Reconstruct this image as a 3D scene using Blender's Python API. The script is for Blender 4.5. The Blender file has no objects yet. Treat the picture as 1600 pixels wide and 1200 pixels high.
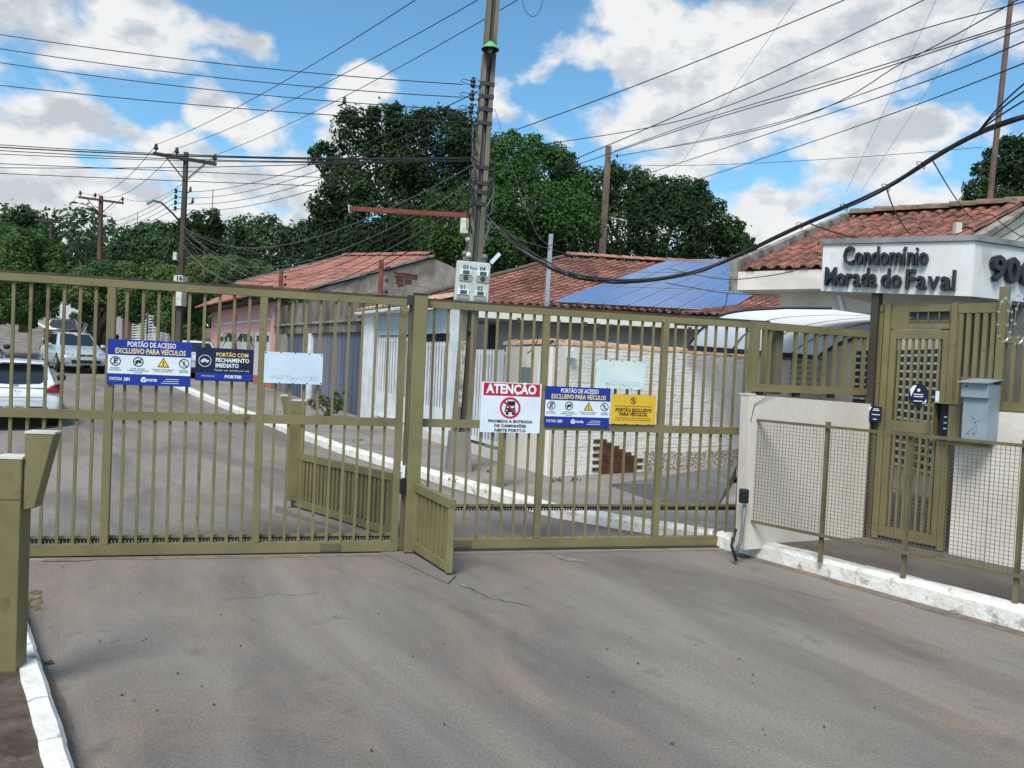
import bpy, bmesh, math, random
import numpy as np
from mathutils import Matrix, Vector
random.seed(7); RNG = np.random.default_rng(11)
SC = bpy.context.scene
COL = SC.collection
# ------------------------------------------------------------------ camera
FPX = 1202.0; ROLL = math.radians(2.7); PITCH = math.radians(1.6); EYE = 1.62
_f = Vector((0, math.cos(PITCH), -math.sin(PITCH)))
_r0 = Vector((1, 0, 0)); _u0 = _r0.cross(_f)
_r = math.cos(ROLL)*_r0 + math.sin(ROLL)*_u0
_u = -math.sin(ROLL)*_r0 + math.cos(ROLL)*_u0
CAMP = Vector((0, 0, EYE))
cd = bpy.data.cameras.new('camera'); cam = bpy.data.objects.new('camera', cd); COL.objects.link(cam)
cd.sensor_fit = 'HORIZONTAL'; cd.sensor_width = 36.0; cd.lens = FPX/1600*36.0
cd.clip_start = 0.05; cd.clip_end = 5000
M = Matrix((_r, _u, -_f)).transposed().to_4x4(); M.translation = CAMP
cam.matrix_world = M; SC.camera = cam

def ray(x, y): return _f + ((x-800)/FPX)*_r - ((y-600)/FPX)*_u
def D(x, y, Y):
    d = ray(x, y); return CAMP + d*(Y/d.y)
_S = [-400, 0, 15, 20, 33.4, 54.6, 106, 200, 400, 900]; _Z = [0, 0, 0, .1, .5, 1.3, 4.0, 7.0, 9.0, 10.0]
def zt(x, y):
    s = -.545*x+.839*y; far = 4.5-(.839*x+.545*y)      # the road falls away to the left just beyond the gate
    dip = .38*min(1, max(0, (far-.8)/3.2))*float(np.interp(s, [6.5, 12, 21, 29], [0, 1, 1, 0]))
    return float(np.interp(s, _S, _Z))-dip
def G(x, y, dz=0.0):
    """the point of the ground (raised by dz) seen along a line of sight"""
    d = ray(x, y); prev = 1.0
    for i in range(1, 20000):
        Y = 1.0*1.004**i
        p = CAMP + d*(Y/d.y)
        if p.z < zt(p.x, p.y)+dz: return Vector((p.x, p.y, zt(p.x, p.y)+dz))
        if Y > 400: return p
class VP:
    """a vertical plane through P along the horizontal direction dr; local frame x = along, y = away, z = up"""
    def __init__(s, P, dr):
        s.P = Vector((P[0], P[1], 0)); s.d = Vector((dr[0], dr[1], 0)).normalized()
        s.n = Vector((-s.d.y, s.d.x, 0))
        if s.n.dot(s.P) < 0: s.n = -s.n
        s.M = Matrix((s.d, s.n, Vector((0, 0, 1)))).transposed().to_4x4(); s.M.translation = s.P
    def px(s, x, y, off=0.0):
        d = ray(x, y); t = ((s.P+s.n*off-CAMP).dot(s.n))/d.dot(s.n); p = CAMP + d*t
        return ((p-s.P).dot(s.d), p.z)
    def q(s, x, y, off=0.0): return s.px(x, y, off)[0]
    def z(s, x, y, off=0.0): return s.px(x, y, off)[1]
    def pt(s, q, z, off=0.0): return s.P + s.d*q + s.n*off + Vector((0, 0, z))
# ------------------------------------------------------------------ sky, sun, exposure
SUN_AZ = math.radians(198)      # compass bearing of the sun, measured clockwise from +Y
SUN_EL = math.radians(54)
w = bpy.data.worlds.new('World'); SC.world = w; w.use_nodes = True
nt = w.node_tree; nt.nodes.clear()
def N(t, kind, **kw):
    n = t.nodes.new(kind)
    for k, v in kw.items():
        if k.startswith('i_'): n.inputs[k[2:].replace('_', ' ')].default_value = v
        else: setattr(n, k, v)
    return n
def LK(t, a, b): t.links.new(a, b)
def MATH(t, op, a, b=None, c=None, clamp=False):
    n = t.nodes.new('ShaderNodeMath'); n.operation = op; n.use_clamp = clamp
    for i, v in enumerate((a, b, c)):
        if v is None: continue
        if isinstance(v, (int, float)): n.inputs[i].default_value = v
        else: t.links.new(v, n.inputs[i])
    return n.outputs[0]
out = N(nt, 'ShaderNodeOutputWorld'); bg = N(nt, 'ShaderNodeBackground'); LK(nt, bg.outputs[0], out.inputs[0])
bg.inputs['Strength'].default_value = 0.1
sky = N(nt, 'ShaderNodeTexSky', sky_type='NISHITA', sun_disc=False, sun_elevation=SUN_EL, sun_rotation=SUN_AZ,
        altitude=300, air_density=1.0, dust_density=0.6, ozone_density=1.6)
tc = N(nt, 'ShaderNodeTexCoord'); DIR = tc.outputs['Generated']
sep = N(nt, 'ShaderNodeSeparateXYZ'); LK(nt, DIR, sep.inputs[0])
AZ = MATH(nt, 'ARCTAN2', sep.outputs[0], sep.outputs[1]); EL = MATH(nt, 'ARCSINE', sep.outputs[2])
def vmul(v, m):
    n = N(nt, 'ShaderNodeVectorMath', operation='MULTIPLY'); LK(nt, v, n.inputs[0]); n.inputs[1].default_value = m; return n.outputs[0]
def vadd(v, m):
    n = N(nt, 'ShaderNodeVectorMath', operation='ADD'); LK(nt, v, n.inputs[0])
    if isinstance(m, tuple): n.inputs[1].default_value = m
    else: LK(nt, m, n.inputs[1])
    return n.outputs[0]
def noise(t, vec, scale, detail=6, rough=.55, dist=0.0):
    n = N(t, 'ShaderNodeTexNoise'); n.inputs['Scale'].default_value = scale; n.inputs['Detail'].default_value = detail
    n.inputs['Roughness'].default_value = rough; n.inputs['Distortion'].default_value = dist
    if vec is not None: LK(t, vec, n.inputs['Vector'])
    return n
cvec = vmul(DIR, (1, 1, 1.5))
fb = noise(nt, cvec, 8.5, 12, .56, .2).outputs['Fac']
fb_up = noise(nt, vadd(cvec, (-.010, 0, .030)), 9.0, 7, .56, .15).outputs['Fac']
fb_lo = noise(nt, cvec, 9.0, 7, .56, .15).outputs['Fac']
low = noise(nt, vadd(cvec, (3.1, 1.7, .4)), 3.2, 3, .5).outputs['Fac']
warp = noise(nt, cvec, 9.0, 3, .5)
cmb = N(nt, 'ShaderNodeCombineXYZ'); LK(nt, AZ, cmb.inputs[0]); LK(nt, EL, cmb.inputs[1])
wv = vmul(vadd(warp.outputs['Color'], (-.5, -.5, -.5)), (.10, .07, 0))
AE = vadd(cmb.outputs[0], wv)
def azel(x, y):
    d = ray(x, y).normalized(); return math.atan2(d.x, d.y), math.asin(d.z)
# where the cumulus clouds stand in the sky: bearing and height of each, its half width and half height (in degrees / 21)
CLOUDS = [(50,30,130,70,1.0),(215,40,110,55,1.0),(45,175,135,85,1.05),(-80,140,150,120,1.0),(20,285,150,75,1.0),(150,330,200,75,1.0),
          (215,215,80,34,.85),(335,170,55,42,1.0),(390,195,85,50,1.0),(560,140,62,48,1.0),(545,190,75,40,.95),(330,265,230,60,.9),(470,300,220,70,1.0),(560,240,120,60,.9),
          (40,370,300,80,1.0),(380,360,260,60,1.0),(1120,110,210,120,1.1),(960,95,115,50,1.0),(1000,25,100,60,1.0),(1250,60,180,100,1.05),(1300,30,140,70,1.0),(1390,95,120,60,1.0),
          (1060,190,170,80,1.0),(1480,45,180,70,1.0),(1040,260,90,45,.7),(1230,310,130,60,1.0),(1350,270,120,75,1.05),(1390,215,75,35,.9),
          (1470,320,170,50,1.0),(790,170,40,30,.45),(870,205,60,30,.55),(385,60,45,24,.45),(1700,280,130,90,.9),(1180,370,250,60,.8),
          (900,330,400,60,.8)]
cov = None
for (x, y, wx, wy, k) in CLOUDS:
    a, e = azel(x, y)
    s = N(nt, 'ShaderNodeVectorMath', operation='SUBTRACT'); LK(nt, AE, s.inputs[0]); s.inputs[1].default_value = (a, e, 0)
    m = vmul(s.outputs[0], (1202/wx*.95, 1202/wy*.95, 0))
    l = N(nt, 'ShaderNodeVectorMath', operation='LENGTH'); LK(nt, m, l.inputs[0])
    v = MATH(nt, 'MULTIPLY_ADD', l.outputs['Value'], -k, k)
    cov = v if cov is None else MATH(nt, 'MAXIMUM', cov, v)
cov = MATH(nt, 'MAXIMUM', cov, -.6)
# the same broken cumulus goes on over the rest of the sky
ax = N(nt, 'ShaderNodeVectorMath', operation='DOT_PRODUCT'); LK(nt, DIR, ax.inputs[0]); ax.inputs[1].default_value = tuple(Vector((0, 1, .22)).normalized())
outside = N(nt, 'ShaderNodeMapRange'); outside.inputs['From Min'].default_value = .80; outside.inputs['From Max'].default_value = .66
LK(nt, ax.outputs['Value'], outside.inputs['Value'])
gen = MATH(nt, 'MULTIPLY_ADD', low, 5.0, -2.55)
gen = MATH(nt, 'MINIMUM', MATH(nt, 'MAXIMUM', gen, -.6), .9)
mixc = N(nt, 'ShaderNodeMix', data_type='FLOAT'); LK(nt, outside.outputs[0], mixc.inputs[0]); LK(nt, cov, mixc.inputs[2]); LK(nt, gen, mixc.inputs[3])
cov = mixc.outputs[0]
dens = MATH(nt, 'ADD', cov, MATH(nt, 'MULTIPLY_ADD', fb, 2.9, -1.48))
mr = N(nt, 'ShaderNodeMapRange', interpolation_type='SMOOTHSTEP'); mr.inputs['From Min'].default_value = .0; mr.inputs['From Max'].default_value = .46
LK(nt, dens, mr.inputs['Value']); ALPHA = mr.outputs[0]
sh = MATH(nt, 'MULTIPLY_ADD', MATH(nt, 'SUBTRACT', fb_lo, fb_up), 7.0, .84)
sh = MATH(nt, 'SUBTRACT', sh, MATH(nt, 'MULTIPLY', MATH(nt, 'MAXIMUM', MATH(nt, 'SUBTRACT', dens, .30), 0), .62), clamp=True)
sh = MATH(nt, 'ADD', sh, MATH(nt, 'MULTIPLY_ADD', low, 1.1, -.5), clamp=True)
ccol = N(nt, 'ShaderNodeMix', data_type='RGBA'); LK(nt, sh, ccol.inputs[0])
ccol.inputs[6].default_value = (4.5, 5.0, 5.5, 1); ccol.inputs[7].default_value = (7.4, 7.45, 7.5, 1)
skyg = N(nt, 'ShaderNodeMix', data_type='RGBA', blend_type='MULTIPLY'); skyg.inputs[0].default_value = 1.0
LK(nt, sky.outputs[0], skyg.inputs[6]); skyg.inputs[7].default_value = (1.0, 1.50, 1.56, 1)
fin = N(nt, 'ShaderNodeMix', data_type='RGBA'); LK(nt, ALPHA, fin.inputs[0]); LK(nt, skyg.outputs[2], fin.inputs[6]); LK(nt, ccol.outputs[2], fin.inputs[7])
LK(nt, fin.outputs[2], bg.inputs['Color'])
sd = bpy.data.lights.new('sun', 'SUN'); sun = bpy.data.objects.new('sun', sd); COL.objects.link(sun)
sd.energy = 3.1; sd.angle = math.radians(24); sd.color = (1.0, .965, .91)
sdir = Vector((math.sin(SUN_AZ)*math.cos(SUN_EL), math.cos(SUN_AZ)*math.cos(SUN_EL), math.sin(SUN_EL)))
sun.rotation_euler = sdir.to_track_quat('Z', 'Y').to_euler(); sun.location = sdir*50
vs = SC.view_settings; SC.display_settings.display_device = 'sRGB'
vs.view_transform = 'Standard'; vs.look = 'None'; vs.gamma = 1; vs.use_curve_mapping = False
vs.exposure = 0.27
SC.render.engine = 'CYCLES'; SC.cycles.max_bounces = 6; SC.cycles.diffuse_bounces = 3; SC.cycles.glossy_bounces = 3
SC.cycles.transmission_bounces = 4; SC.cycles.transparent_max_bounces = 8; SC.cycles.caustics_reflective = False; SC.cycles.caustics_refractive = False
# ------------------------------------------------------------------ materials
MATS = {}
def srgb(r, g, b):
    f = lambda c: (c/12.92 if c <= .04045 else ((c+.055)/1.055)**2.4)
    return (f(r/255), f(g/255), f(b/255), 1)
def mat(name, col, rough=.6, metal=0.0, c2=None, scale=3.0, lo=.4, hi=.65, bump=0.0, bscale=60.0, c3=None, scale3=.8, lo3=.55, hi3=.7, stretch=None, island=False, spec=.4, emit=None, trans=0, alpha=None):
    """a procedural surface: base colour, worn to c2 in blotches and to c3 in wider ones, fine relief from noise; coordinates in metres"""
    if name in MATS: return MATS[name]
    m = bpy.data.materials.new(name); m.use_nodes = True; t = m.node_tree
    b = t.nodes['Principled BSDF']; b.inputs['Roughness'].default_value = rough; b.inputs['Metallic'].default_value = metal
    b.inputs['Specular IOR Level'].default_value = spec
    col = tuple(col)[:3]+(1,)
    g = N(t, 'ShaderNodeNewGeometry'); vec = g.outputs['Position']
    if stretch:
        v = N(t, 'ShaderNodeVectorMath', operation='MULTIPLY'); LK(t, vec, v.inputs[0]); v.inputs[1].default_value = stretch; vec = v.outputs[0]
    cur = None
    def layer(cur, c, sc, lo, hi, det):
        n = noise(t, vec, sc, det, .62, .3)
        r = N(t, 'ShaderNodeMapRange'); r.inputs['From Min'].default_value = lo; r.inputs['From Max'].default_value = hi
        LK(t, n.outputs['Fac'], r.inputs['Value'])
        x = N(t, 'ShaderNodeMix', data_type='RGBA'); LK(t, r.outputs[0], x.inputs[0])
        if cur is None: x.inputs[6].default_value = col
        else: LK(t, cur, x.inputs[6])
        x.inputs[7].default_value = tuple(c)[:3]+(1,)
        return x.outputs[2]
    if c2 is not None: cur = layer(cur, c2, scale, lo, hi, 6)
    if c3 is not None: cur = layer(cur, c3, scale3, lo3, hi3, 8)
    if island:
        x = N(t, 'ShaderNodeHueSaturation'); r = N(t, 'ShaderNodeMapRange'); r.inputs['To Min'].default_value = 1-island; r.inputs['To Max'].default_value = 1+island
        LK(t, g.outputs['Random Per Island'], r.inputs['Value']); LK(t, r.outputs[0], x.inputs['Value'])
        if cur is None: x.inputs['Color'].default_value = col
        else: LK(t, cur, x.inputs['Color'])
        cur = x.outputs[0]
    if cur is None: b.inputs['Base Color'].default_value = col
    else: LK(t, cur, b.inputs['Base Color'])
    if bump:
        n = noise(t, vec, bscale, 4, .6); bp = N(t, 'ShaderNodeBump'); bp.inputs['Strength'].default_value = bump; bp.inputs['Distance'].default_value = .02
        LK(t, n.outputs['Fac'], bp.inputs['Height']); LK(t, bp.outputs[0], b.inputs['Normal'])
    if trans: b.inputs['Transmission Weight'].default_value = trans
    if alpha is not None: b.inputs['Alpha'].default_value = alpha
    MATS[name] = m; return m
# ------------------------------------------------------------------ mesh helpers
class MB:
    def __init__(s, M=None): s.v = []; s.f = []; s.M = M
    def add(s, vs, fs):
        k = len(s.v)
        s.v += [Vector(v) if s.M is None else s.M @ Vector(v) for v in vs]
        s.f += [tuple(i+k for i in f) for f in fs]
    def quad(s, *p): s.add(p, [tuple(range(len(p)))])
    def box(s, a, b, taper=None):
        (x0, y0, z0), (x1, y1, z1) = a, b
        s.add([(x0,y0,z0),(x1,y0,z0),(x1,y1,z0),(x0,y1,z0),(x0,y0,z1),(x1,y0,z1),(x1,y1,z1),(x0,y1,z1)],
              [(0,3,2,1),(4,5,6,7),(0,1,5,4),(1,2,6,5),(2,3,7,6),(3,0,4,7)])
    def hexa(s, p): s.add(p, [(0,3,2,1),(4,5,6,7),(0,1,5,4),(1,2,6,5),(2,3,7,6),(3,0,4,7)])
    def prism(s, poly, y0, y1):
        """polygon in local x, z pushed from y0 to y1"""
        n = len(poly)
        vs = [(x, y0, z) for x, z in poly]+[(x, y1, z) for x, z in poly]
        s.add(vs, [tuple(range(n)), tuple(range(2*n-1, n-1, -1))]+[(i, i+n, (i+1) % n+n, (i+1) % n) for i in range(n)])
    def bar(s, p0, p1, w, h, up=(0, 0, 1)):
        p0 = Vector(p0); p1 = Vector(p1); d = (p1-p0).normalized(); sd_ = d.cross(Vector(up))
        if sd_.length < 1e-4: sd_ = d.cross(Vector((1, 0, 0)))
        sd_.normalize(); u = sd_.cross(d)
        a, b = sd_*w/2, u*h/2
        s.hexa([p0-a-b, p0+a-b, p0+a+b, p0-a+b, p1-a-b, p1+a-b, p1+a+b, p1-a+b])
    def tube(s, pts, r, n=6, caps=True):
        pts = [Vector(p) for p in pts]; rs = r if isinstance(r, (list, tuple)) else [r]*len(pts)
        vs = []; prev = None
        for i, p in enumerate(pts):
            d = (pts[min(i+1, len(pts)-1)]-pts[max(i-1, 0)]).normalized()
            ref = Vector((0, 0, 1)) if abs(d.z) < .9 else Vector((1, 0, 0))
            a = d.cross(ref).normalized() if prev is None else (prev-d*prev.dot(d)).normalized()
            prev = a; b = d.cross(a)
            vs += [p+(a*math.cos(2*math.pi*j/n)+b*math.sin(2*math.pi*j/n))*rs[i] for j in range(n)]
        fs = [(i*n+j, i*n+(j+1) % n, (i+1)*n+(j+1) % n, (i+1)*n+j) for i in range(len(pts)-1) for j in range(n)]
        if caps: fs += [tuple(range(n-1, -1, -1)), tuple((len(pts)-1)*n+j for j in range(n))]
        s.add(vs, fs)
    def cyl(s, p0, p1, r0, r1=None, n=12): s.tube([p0, p1], [r0, r0 if r1 is None else r1], n)
    def lathe(s, c, prof, n=16, axis='z', caps=True):
        vs = []
        for r, z in prof:
            for j in range(n):
                a = 2*math.pi*j/n; q = (r*math.cos(a), r*math.sin(a), z)
                if axis == 'y': q = (q[0], q[2], q[1])
                if axis == 'x': q = (q[2], q[0], q[1])
                vs.append((c[0]+q[0], c[1]+q[1], c[2]+q[2]))
        fs = [(i*n+j, i*n+(j+1) % n, (i+1)*n+(j+1) % n, (i+1)*n+j) for i in range(len(prof)-1) for j in range(n)]
        if caps: fs += [tuple(range(n-1, -1, -1)), tuple((len(prof)-1)*n+j for j in range(n))]
        s.add(vs, fs)
    def ring(s, cx, cz, r0, r1, y, n=24, a0=0, a1=2*math.pi):
        vs = []
        for j in range(n+1):
            a = a0+(a1-a0)*j/n; vs += [(cx+r0*math.cos(a), y, cz+r0*math.sin(a)), (cx+r1*math.cos(a), y, cz+r1*math.sin(a))]
        s.add(vs, [(2*j, 2*j+1, 2*j+3, 2*j+2) for j in range(n)])
    def disc(s, cx, cz, r, y, n=20, kx=1.0):
        s.add([(cx+kx*r*math.cos(2*math.pi*j/n), y, cz+r*math.sin(2*math.pi*j/n)) for j in range(n)], [tuple(range(n))])
    def mesh(s, name, c=None):
        me = bpy.data.meshes.new(name); c = c or Vector((0, 0, 0))
        me.from_pydata([tuple(v-c) for v in s.v], [], s.f)
        bm = bmesh.new(); bm.from_mesh(me); bmesh.ops.recalc_face_normals(bm, faces=bm.faces); bm.to_mesh(me); bm.free()
        me.update(); return me
WL = {}
def wl(o): return WL.get(o.name, Vector((0, 0, 0)))
def link(name, me, m, parent=None, loc=None, kind=None, smooth=False):
    o = bpy.data.objects.new(name, me); COL.objects.link(o)
    if m is not None and not me.materials: me.materials.append(m)
    if smooth: me.shade_smooth()
    loc = Vector(loc) if loc is not None else Vector((0, 0, 0))
    o.location = loc; WL[o.name] = loc
    if parent is not None:
        o.parent = parent; o.matrix_parent_inverse = Matrix.Translation(-wl(parent))
    if kind: o['kind'] = kind
    return o
def obj(name, mb, m, parent=None, kind=None, smooth=False, local=False, angle=None):
    if local: c = Vector((0, 0, 0))
    else:
        xs = [v.x for v in mb.v]; ys = [v.y for v in mb.v]; zs = [v.z for v in mb.v]
        c = Vector(((min(xs)+max(xs))/2, (min(ys)+max(ys))/2, min(zs)))
    me = mb.mesh(name, c)
    o = link(name, me, m, parent, c, kind)
    if angle is not None:
        me.shade_smooth(); me.set_sharp_from_angle(angle=math.radians(angle))
    elif smooth: me.shade_smooth()
    return o
def tag(o, label, cat, group=None, kind=None):
    o['label'] = label; o['category'] = cat
    if group: o['group'] = group
    if kind: o['kind'] = kind
    return o
def thing(name, label, cat, loc=(0, 0, 0), group=None):
    o = bpy.data.objects.new(name, None); COL.objects.link(o); o.location = loc; o.empty_display_size = .2
    WL[o.name] = Vector(loc)
    return tag(o, label, cat, group)
def single(name, mb, m, label, cat, group=None, **kw): return tag(obj(name, mb, m, None, **kw), label, cat, group)
def dup(root, parent=None):
    c = root.copy(); COL.objects.link(c); WL[c.name] = wl(root)
    if parent is not None: c.parent = parent
    for ch in list(root.children): dup(ch, c)
    return c
def bevel(o, w_=.01, seg=2):
    b = o.modifiers.new('edge', 'BEVEL'); b.width = w_; b.segments = seg; b.limit_method = 'ANGLE'; return o
def text_mb(s, size, M, bold=0.0, ext=0.0, align='CENTER', width=None, mb=None):
    """lettering as geometry: local x = reading direction, z = up, lies in the plane y = 0 of M"""
    cu = bpy.data.curves.new('t', 'FONT'); cu.body = s; cu.size = size; cu.offset = bold; cu.extrude = ext; cu.align_x = align; cu.align_y = 'CENTER'
    cu.resolution_u = 2
    o = bpy.data.objects.new('t', cu); COL.objects.link(o)
    dg = bpy.context.evaluated_depsgraph_get(); me = bpy.data.meshes.new_from_object(o.evaluated_get(dg))
    k = 1.0
    xs = [v.co.x for v in me.vertices]
    if width and xs: k = width/max(1e-6, max(xs)-min(xs))
    mb = mb or MB()
    i0 = len(mb.v)
    mb.v += [M @ Vector((v.co.x*k, -v.co.z, v.co.y)) for v in me.vertices]
    mb.f += [tuple(i0+i for i in p.vertices) for p in me.polygons]
    bpy.data.objects.remove(o); bpy.data.curves.remove(cu); bpy.data.meshes.remove(me)
    return mb
# ------------------------------------------------------------------ palette
OLIVE = mat('olive_paint', srgb(128,119,83), .5, c2=srgb(113,104,72), scale=2.5, c3=srgb(92,76,56), scale3=8, lo3=.60, hi3=.76, bump=.06, bscale=40)
OLIVE_D = mat('olive_paint_weathered', srgb(104,97,74), .55, c2=srgb(90,82,63), scale=4, c3=srgb(82,60,42), scale3=12, lo3=.6, hi3=.74, bump=.08)
BLACK = mat('black_metal', (.012,.012,.014), .5)
DGREY = mat('dark_grey', (.04,.042,.046), .55)
ASPH = mat('asphalt', srgb(122,119,117), .85, c2=srgb(102,100,101), scale=.8, lo=.42, hi=.62, c3=srgb(146,131,118), scale3=.8, lo3=.52, hi3=.78, bump=.55, bscale=90, stretch=(1,.75,1), spec=.25)
CONC = mat('pavement_concrete', srgb(146,141,134), .9, c2=srgb(120,116,110), scale=1.3, lo=.4, hi=.65, c3=srgb(148,132,118), scale3=.7, lo3=.52, hi3=.7, bump=.4, bscale=50, spec=.2)
CONC_D = mat('dark_pavement', srgb(112,104,97), .9, c2=srgb(96,88,81), scale=1.6, c3=srgb(124,108,92), scale3=1.2, lo3=.55, hi3=.72, bump=.4, bscale=45, spec=.2)
RAMP = mat('grey_ramp_concrete', srgb(112,112,112), .9, c2=srgb(90,92,94), scale=2, bump=.3, spec=.2)
WASH = mat('whitewashed_kerb', srgb(230,227,219), .85, c2=srgb(202,194,180), scale=5, lo=.45, hi=.7, c3=srgb(128,112,98), scale3=9, lo3=.57, hi3=.72, bump=.5, bscale=25, spec=.2)
SOIL = mat('soil', srgb(120,96,72), .95, c2=srgb(84,92,58), scale=.25, c3=srgb(100,84,66), scale3=1.0, bump=.3, bscale=10)
WHITE = mat('white_wall', srgb(226,220,210), .8, c2=srgb(205,196,184), scale=1.2, c3=srgb(170,158,142), scale3=3, lo3=.62, hi3=.8, bump=.12, bscale=30, spec=.25)
CREAM = mat('cream_wall', srgb(220,210,198), .85, c2=srgb(206,196,184), scale=1.1, c3=srgb(160,148,132), scale3=2.6, lo3=.58, hi3=.8, stretch=(1,1,.3), bump=.25, bscale=26, spec=.2)
SIGNW = mat('sign_white', srgb(226,232,240), .45, c2=srgb(212,222,232), scale=4)
def asphalt(n):
    m = bpy.data.materials.new(n); m.use_nodes = True; t = m.node_tree; b = t.nodes['Principled BSDF']; b.inputs['Roughness'].default_value = .88; b.inputs['Specular IOR Level'].default_value = .25
    g = N(t, 'ShaderNodeNewGeometry'); mp = N(t, 'ShaderNodeMapping'); mp.inputs['Rotation'].default_value = (0, 0, math.radians(-124)); LK(t, g.outputs['Position'], mp.inputs['Vector'])
    def stretched(k): v = N(t, 'ShaderNodeVectorMath', operation='MULTIPLY'); LK(t, mp.outputs[0], v.inputs[0]); v.inputs[1].default_value = k; return v.outputs[0]
    def rng_(fac, a, b_): r = N(t, 'ShaderNodeMapRange'); r.inputs['From Min'].default_value = a; r.inputs['From Max'].default_value = b_; LK(t, fac, r.inputs['Value']); return r.outputs[0]
    def mix(f, a, c):
        x = N(t, 'ShaderNodeMix', data_type='RGBA'); LK(t, f, x.inputs[0])
        if isinstance(a, tuple): x.inputs[6].default_value = a
        else: LK(t, a, x.inputs[6])
        x.inputs[7].default_value = c; return x.outputs[2]
    s1 = noise(t, stretched((.22, .95, 1)), 1.5, 7, .6, .5).outputs['Fac']; s2 = noise(t, stretched((.5, 1.2, 1)), .9, 9, .68, .8).outputs['Fac']; s3 = noise(t, stretched((1, 1, 1)), 2.6, 8, .65, .6).outputs['Fac']
    c = mix(rng_(s1, .36, .63), srgb(107,101,95), srgb(136,129,120)); c = mix(rng_(s2, .52, .78), c, srgb(146,127,110)); c = mix(rng_(s3, .60, .74), c, srgb(104,98,92))
    sp = noise(t, g.outputs['Position'], 14, 3, .6).outputs['Fac']; c = mix(rng_(sp, .62, .78), c, srgb(122,112,103))
    gr = noise(t, g.outputs['Position'], 75, 4, .75).outputs['Fac']; hv = N(t, 'ShaderNodeHueSaturation'); LK(t, c, hv.inputs['Color']); r = N(t, 'ShaderNodeMapRange'); r.inputs['From Min'].default_value = .3; r.inputs['From Max'].default_value = .7; r.inputs['To Min'].default_value = .68; r.inputs['To Max'].default_value = 1.32; LK(t, gr, r.inputs['Value']); LK(t, r.outputs[0], hv.inputs['Value'])
    LK(t, hv.outputs[0], b.inputs['Base Color']); bp = N(t, 'ShaderNodeBump'); bp.inputs['Strength'].default_value = .5; bp.inputs['Distance'].default_value = .01; LK(t, gr, bp.inputs['Height']); LK(t, bp.outputs[0], b.inputs['Normal']); return m
ASPH = asphalt('asphalt_road')
def flat(n, c, r=.5): return mat(n, srgb(*c), r, c2=tuple(x*.93 for x in srgb(*c)[:3]), scale=8)
# ------------------------------------------------------------------ terrain, road, pavements, kerbs
def grid_axis():
    a = [0]; s = 2.0
    while a[-1] < 900: a.append(a[-1]+s); s *= 1.13
    return [-x for x in a[:0:-1]]+a
def build_ground():
    ax = grid_axis(); n = len(ax); mb = MB()
    mb.v = [Vector((x, y+20, zt(x, y+20)-(.30 if abs(x) < 60 and y < 60 else .05))) for y in ax for x in ax]
    mb.f = [(j*n+i, j*n+i+1, (j+1)*n+i+1, (j+1)*n+i) for j in range(n-1) for i in range(n-1)]
    obj('ground', mb, SOIL, kind='structure', smooth=True)
build_ground()
KERB_R = [(5.6,2.05),(3.44,5.01),(2.06,6.93),(1.93,7.15),(1.15,7.62),(.47,8.06),(-.75,9.69),(-2.61,12.31),(-4.83,15.83),(-8.05,20.63),(-11.1,25.17),(-25.2,45.2),(-60.3,95),(-95,144)]
EDGE_L = [(.5,.1),(-1.61,2.88),(-3.3,5.15),(-5.2,5.3),(-7.0,5.8),(-7.6,6.3),(-8.4,7.2),(-10.4,9.5),(-12.7,12.5),(-16.1,17),(-19.5,21.6),(-33.5,41.5),(-68,91),(-103,140)]
def resample(pts, step):
    out = [Vector(pts[0])]
    for a, b in zip(pts, pts[1:]):
        a, b = Vector(a), Vector(b); k = max(1, round((b-a).length/step))
        out += [a+(b-a)*i/k for i in range(1, k+1)]
    return out
def strip(name, A, B, m, dz, nx=8, sub=4, kind='structure'):
    mb = MB(); rows = []
    for i in range(len(A)-1):
        for k in range(sub): rows.append((Vector(A[i]).lerp(Vector(A[i+1]), k/sub), Vector(B[i]).lerp(Vector(B[i+1]), k/sub)))
    rows.append((Vector(A[-1]), Vector(B[-1])))
    for a, b in rows:
        for j in range(nx+1):
            p = a.lerp(b, j/nx); mb.v.append(Vector((p.x, p.y, zt(p.x, p.y)+dz)))
    mb.f = [(i*(nx+1)+j, i*(nx+1)+j+1, (i+1)*(nx+1)+j+1, (i+1)*(nx+1)+j) for i in range(len(rows)-1) for j in range(nx)]
    return obj(name, mb, m, kind=kind)
strip('road', KERB_R, EDGE_L, ASPH, 0.0)
def offs(pts, d):
    out = []
    for i, p in enumerate(pts):
        a = Vector(pts[max(i-1, 0)]); b = Vector(pts[min(i+1, len(pts)-1)]); t = (b-a).normalized()
        out.append(Vector(p)+Vector((t.y, -t.x))*d)
    return out
KI = 2
strip('pavement', offs(KERB_R[2:], .145), offs(KERB_R[2:], 7.5), CONC, .12, nx=8)
strip('pavement', offs(KERB_R[:3], .155), [(9.8,5.2),(7.2,8.2),(5.2,9.8)], CONC_D, .14, nx=6)
LK0 = [(-.6,1.54),(-1.61,2.88),(-2.91,4.6),(-3.42,5.27)]
strip('pavement', offs(LK0, -.105), [(p[0]-2.4, p[1]-1.8) for p in LK0], mat('brown_pavement', srgb(104,90,78), .92, c2=srgb(74,64,56), scale=3.5, lo=.42, hi=.62, c3=srgb(140,118,98), scale3=2.4, lo3=.55, hi3=.72, bump=.5, bscale=40, spec=.15), .13, nx=5)
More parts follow.
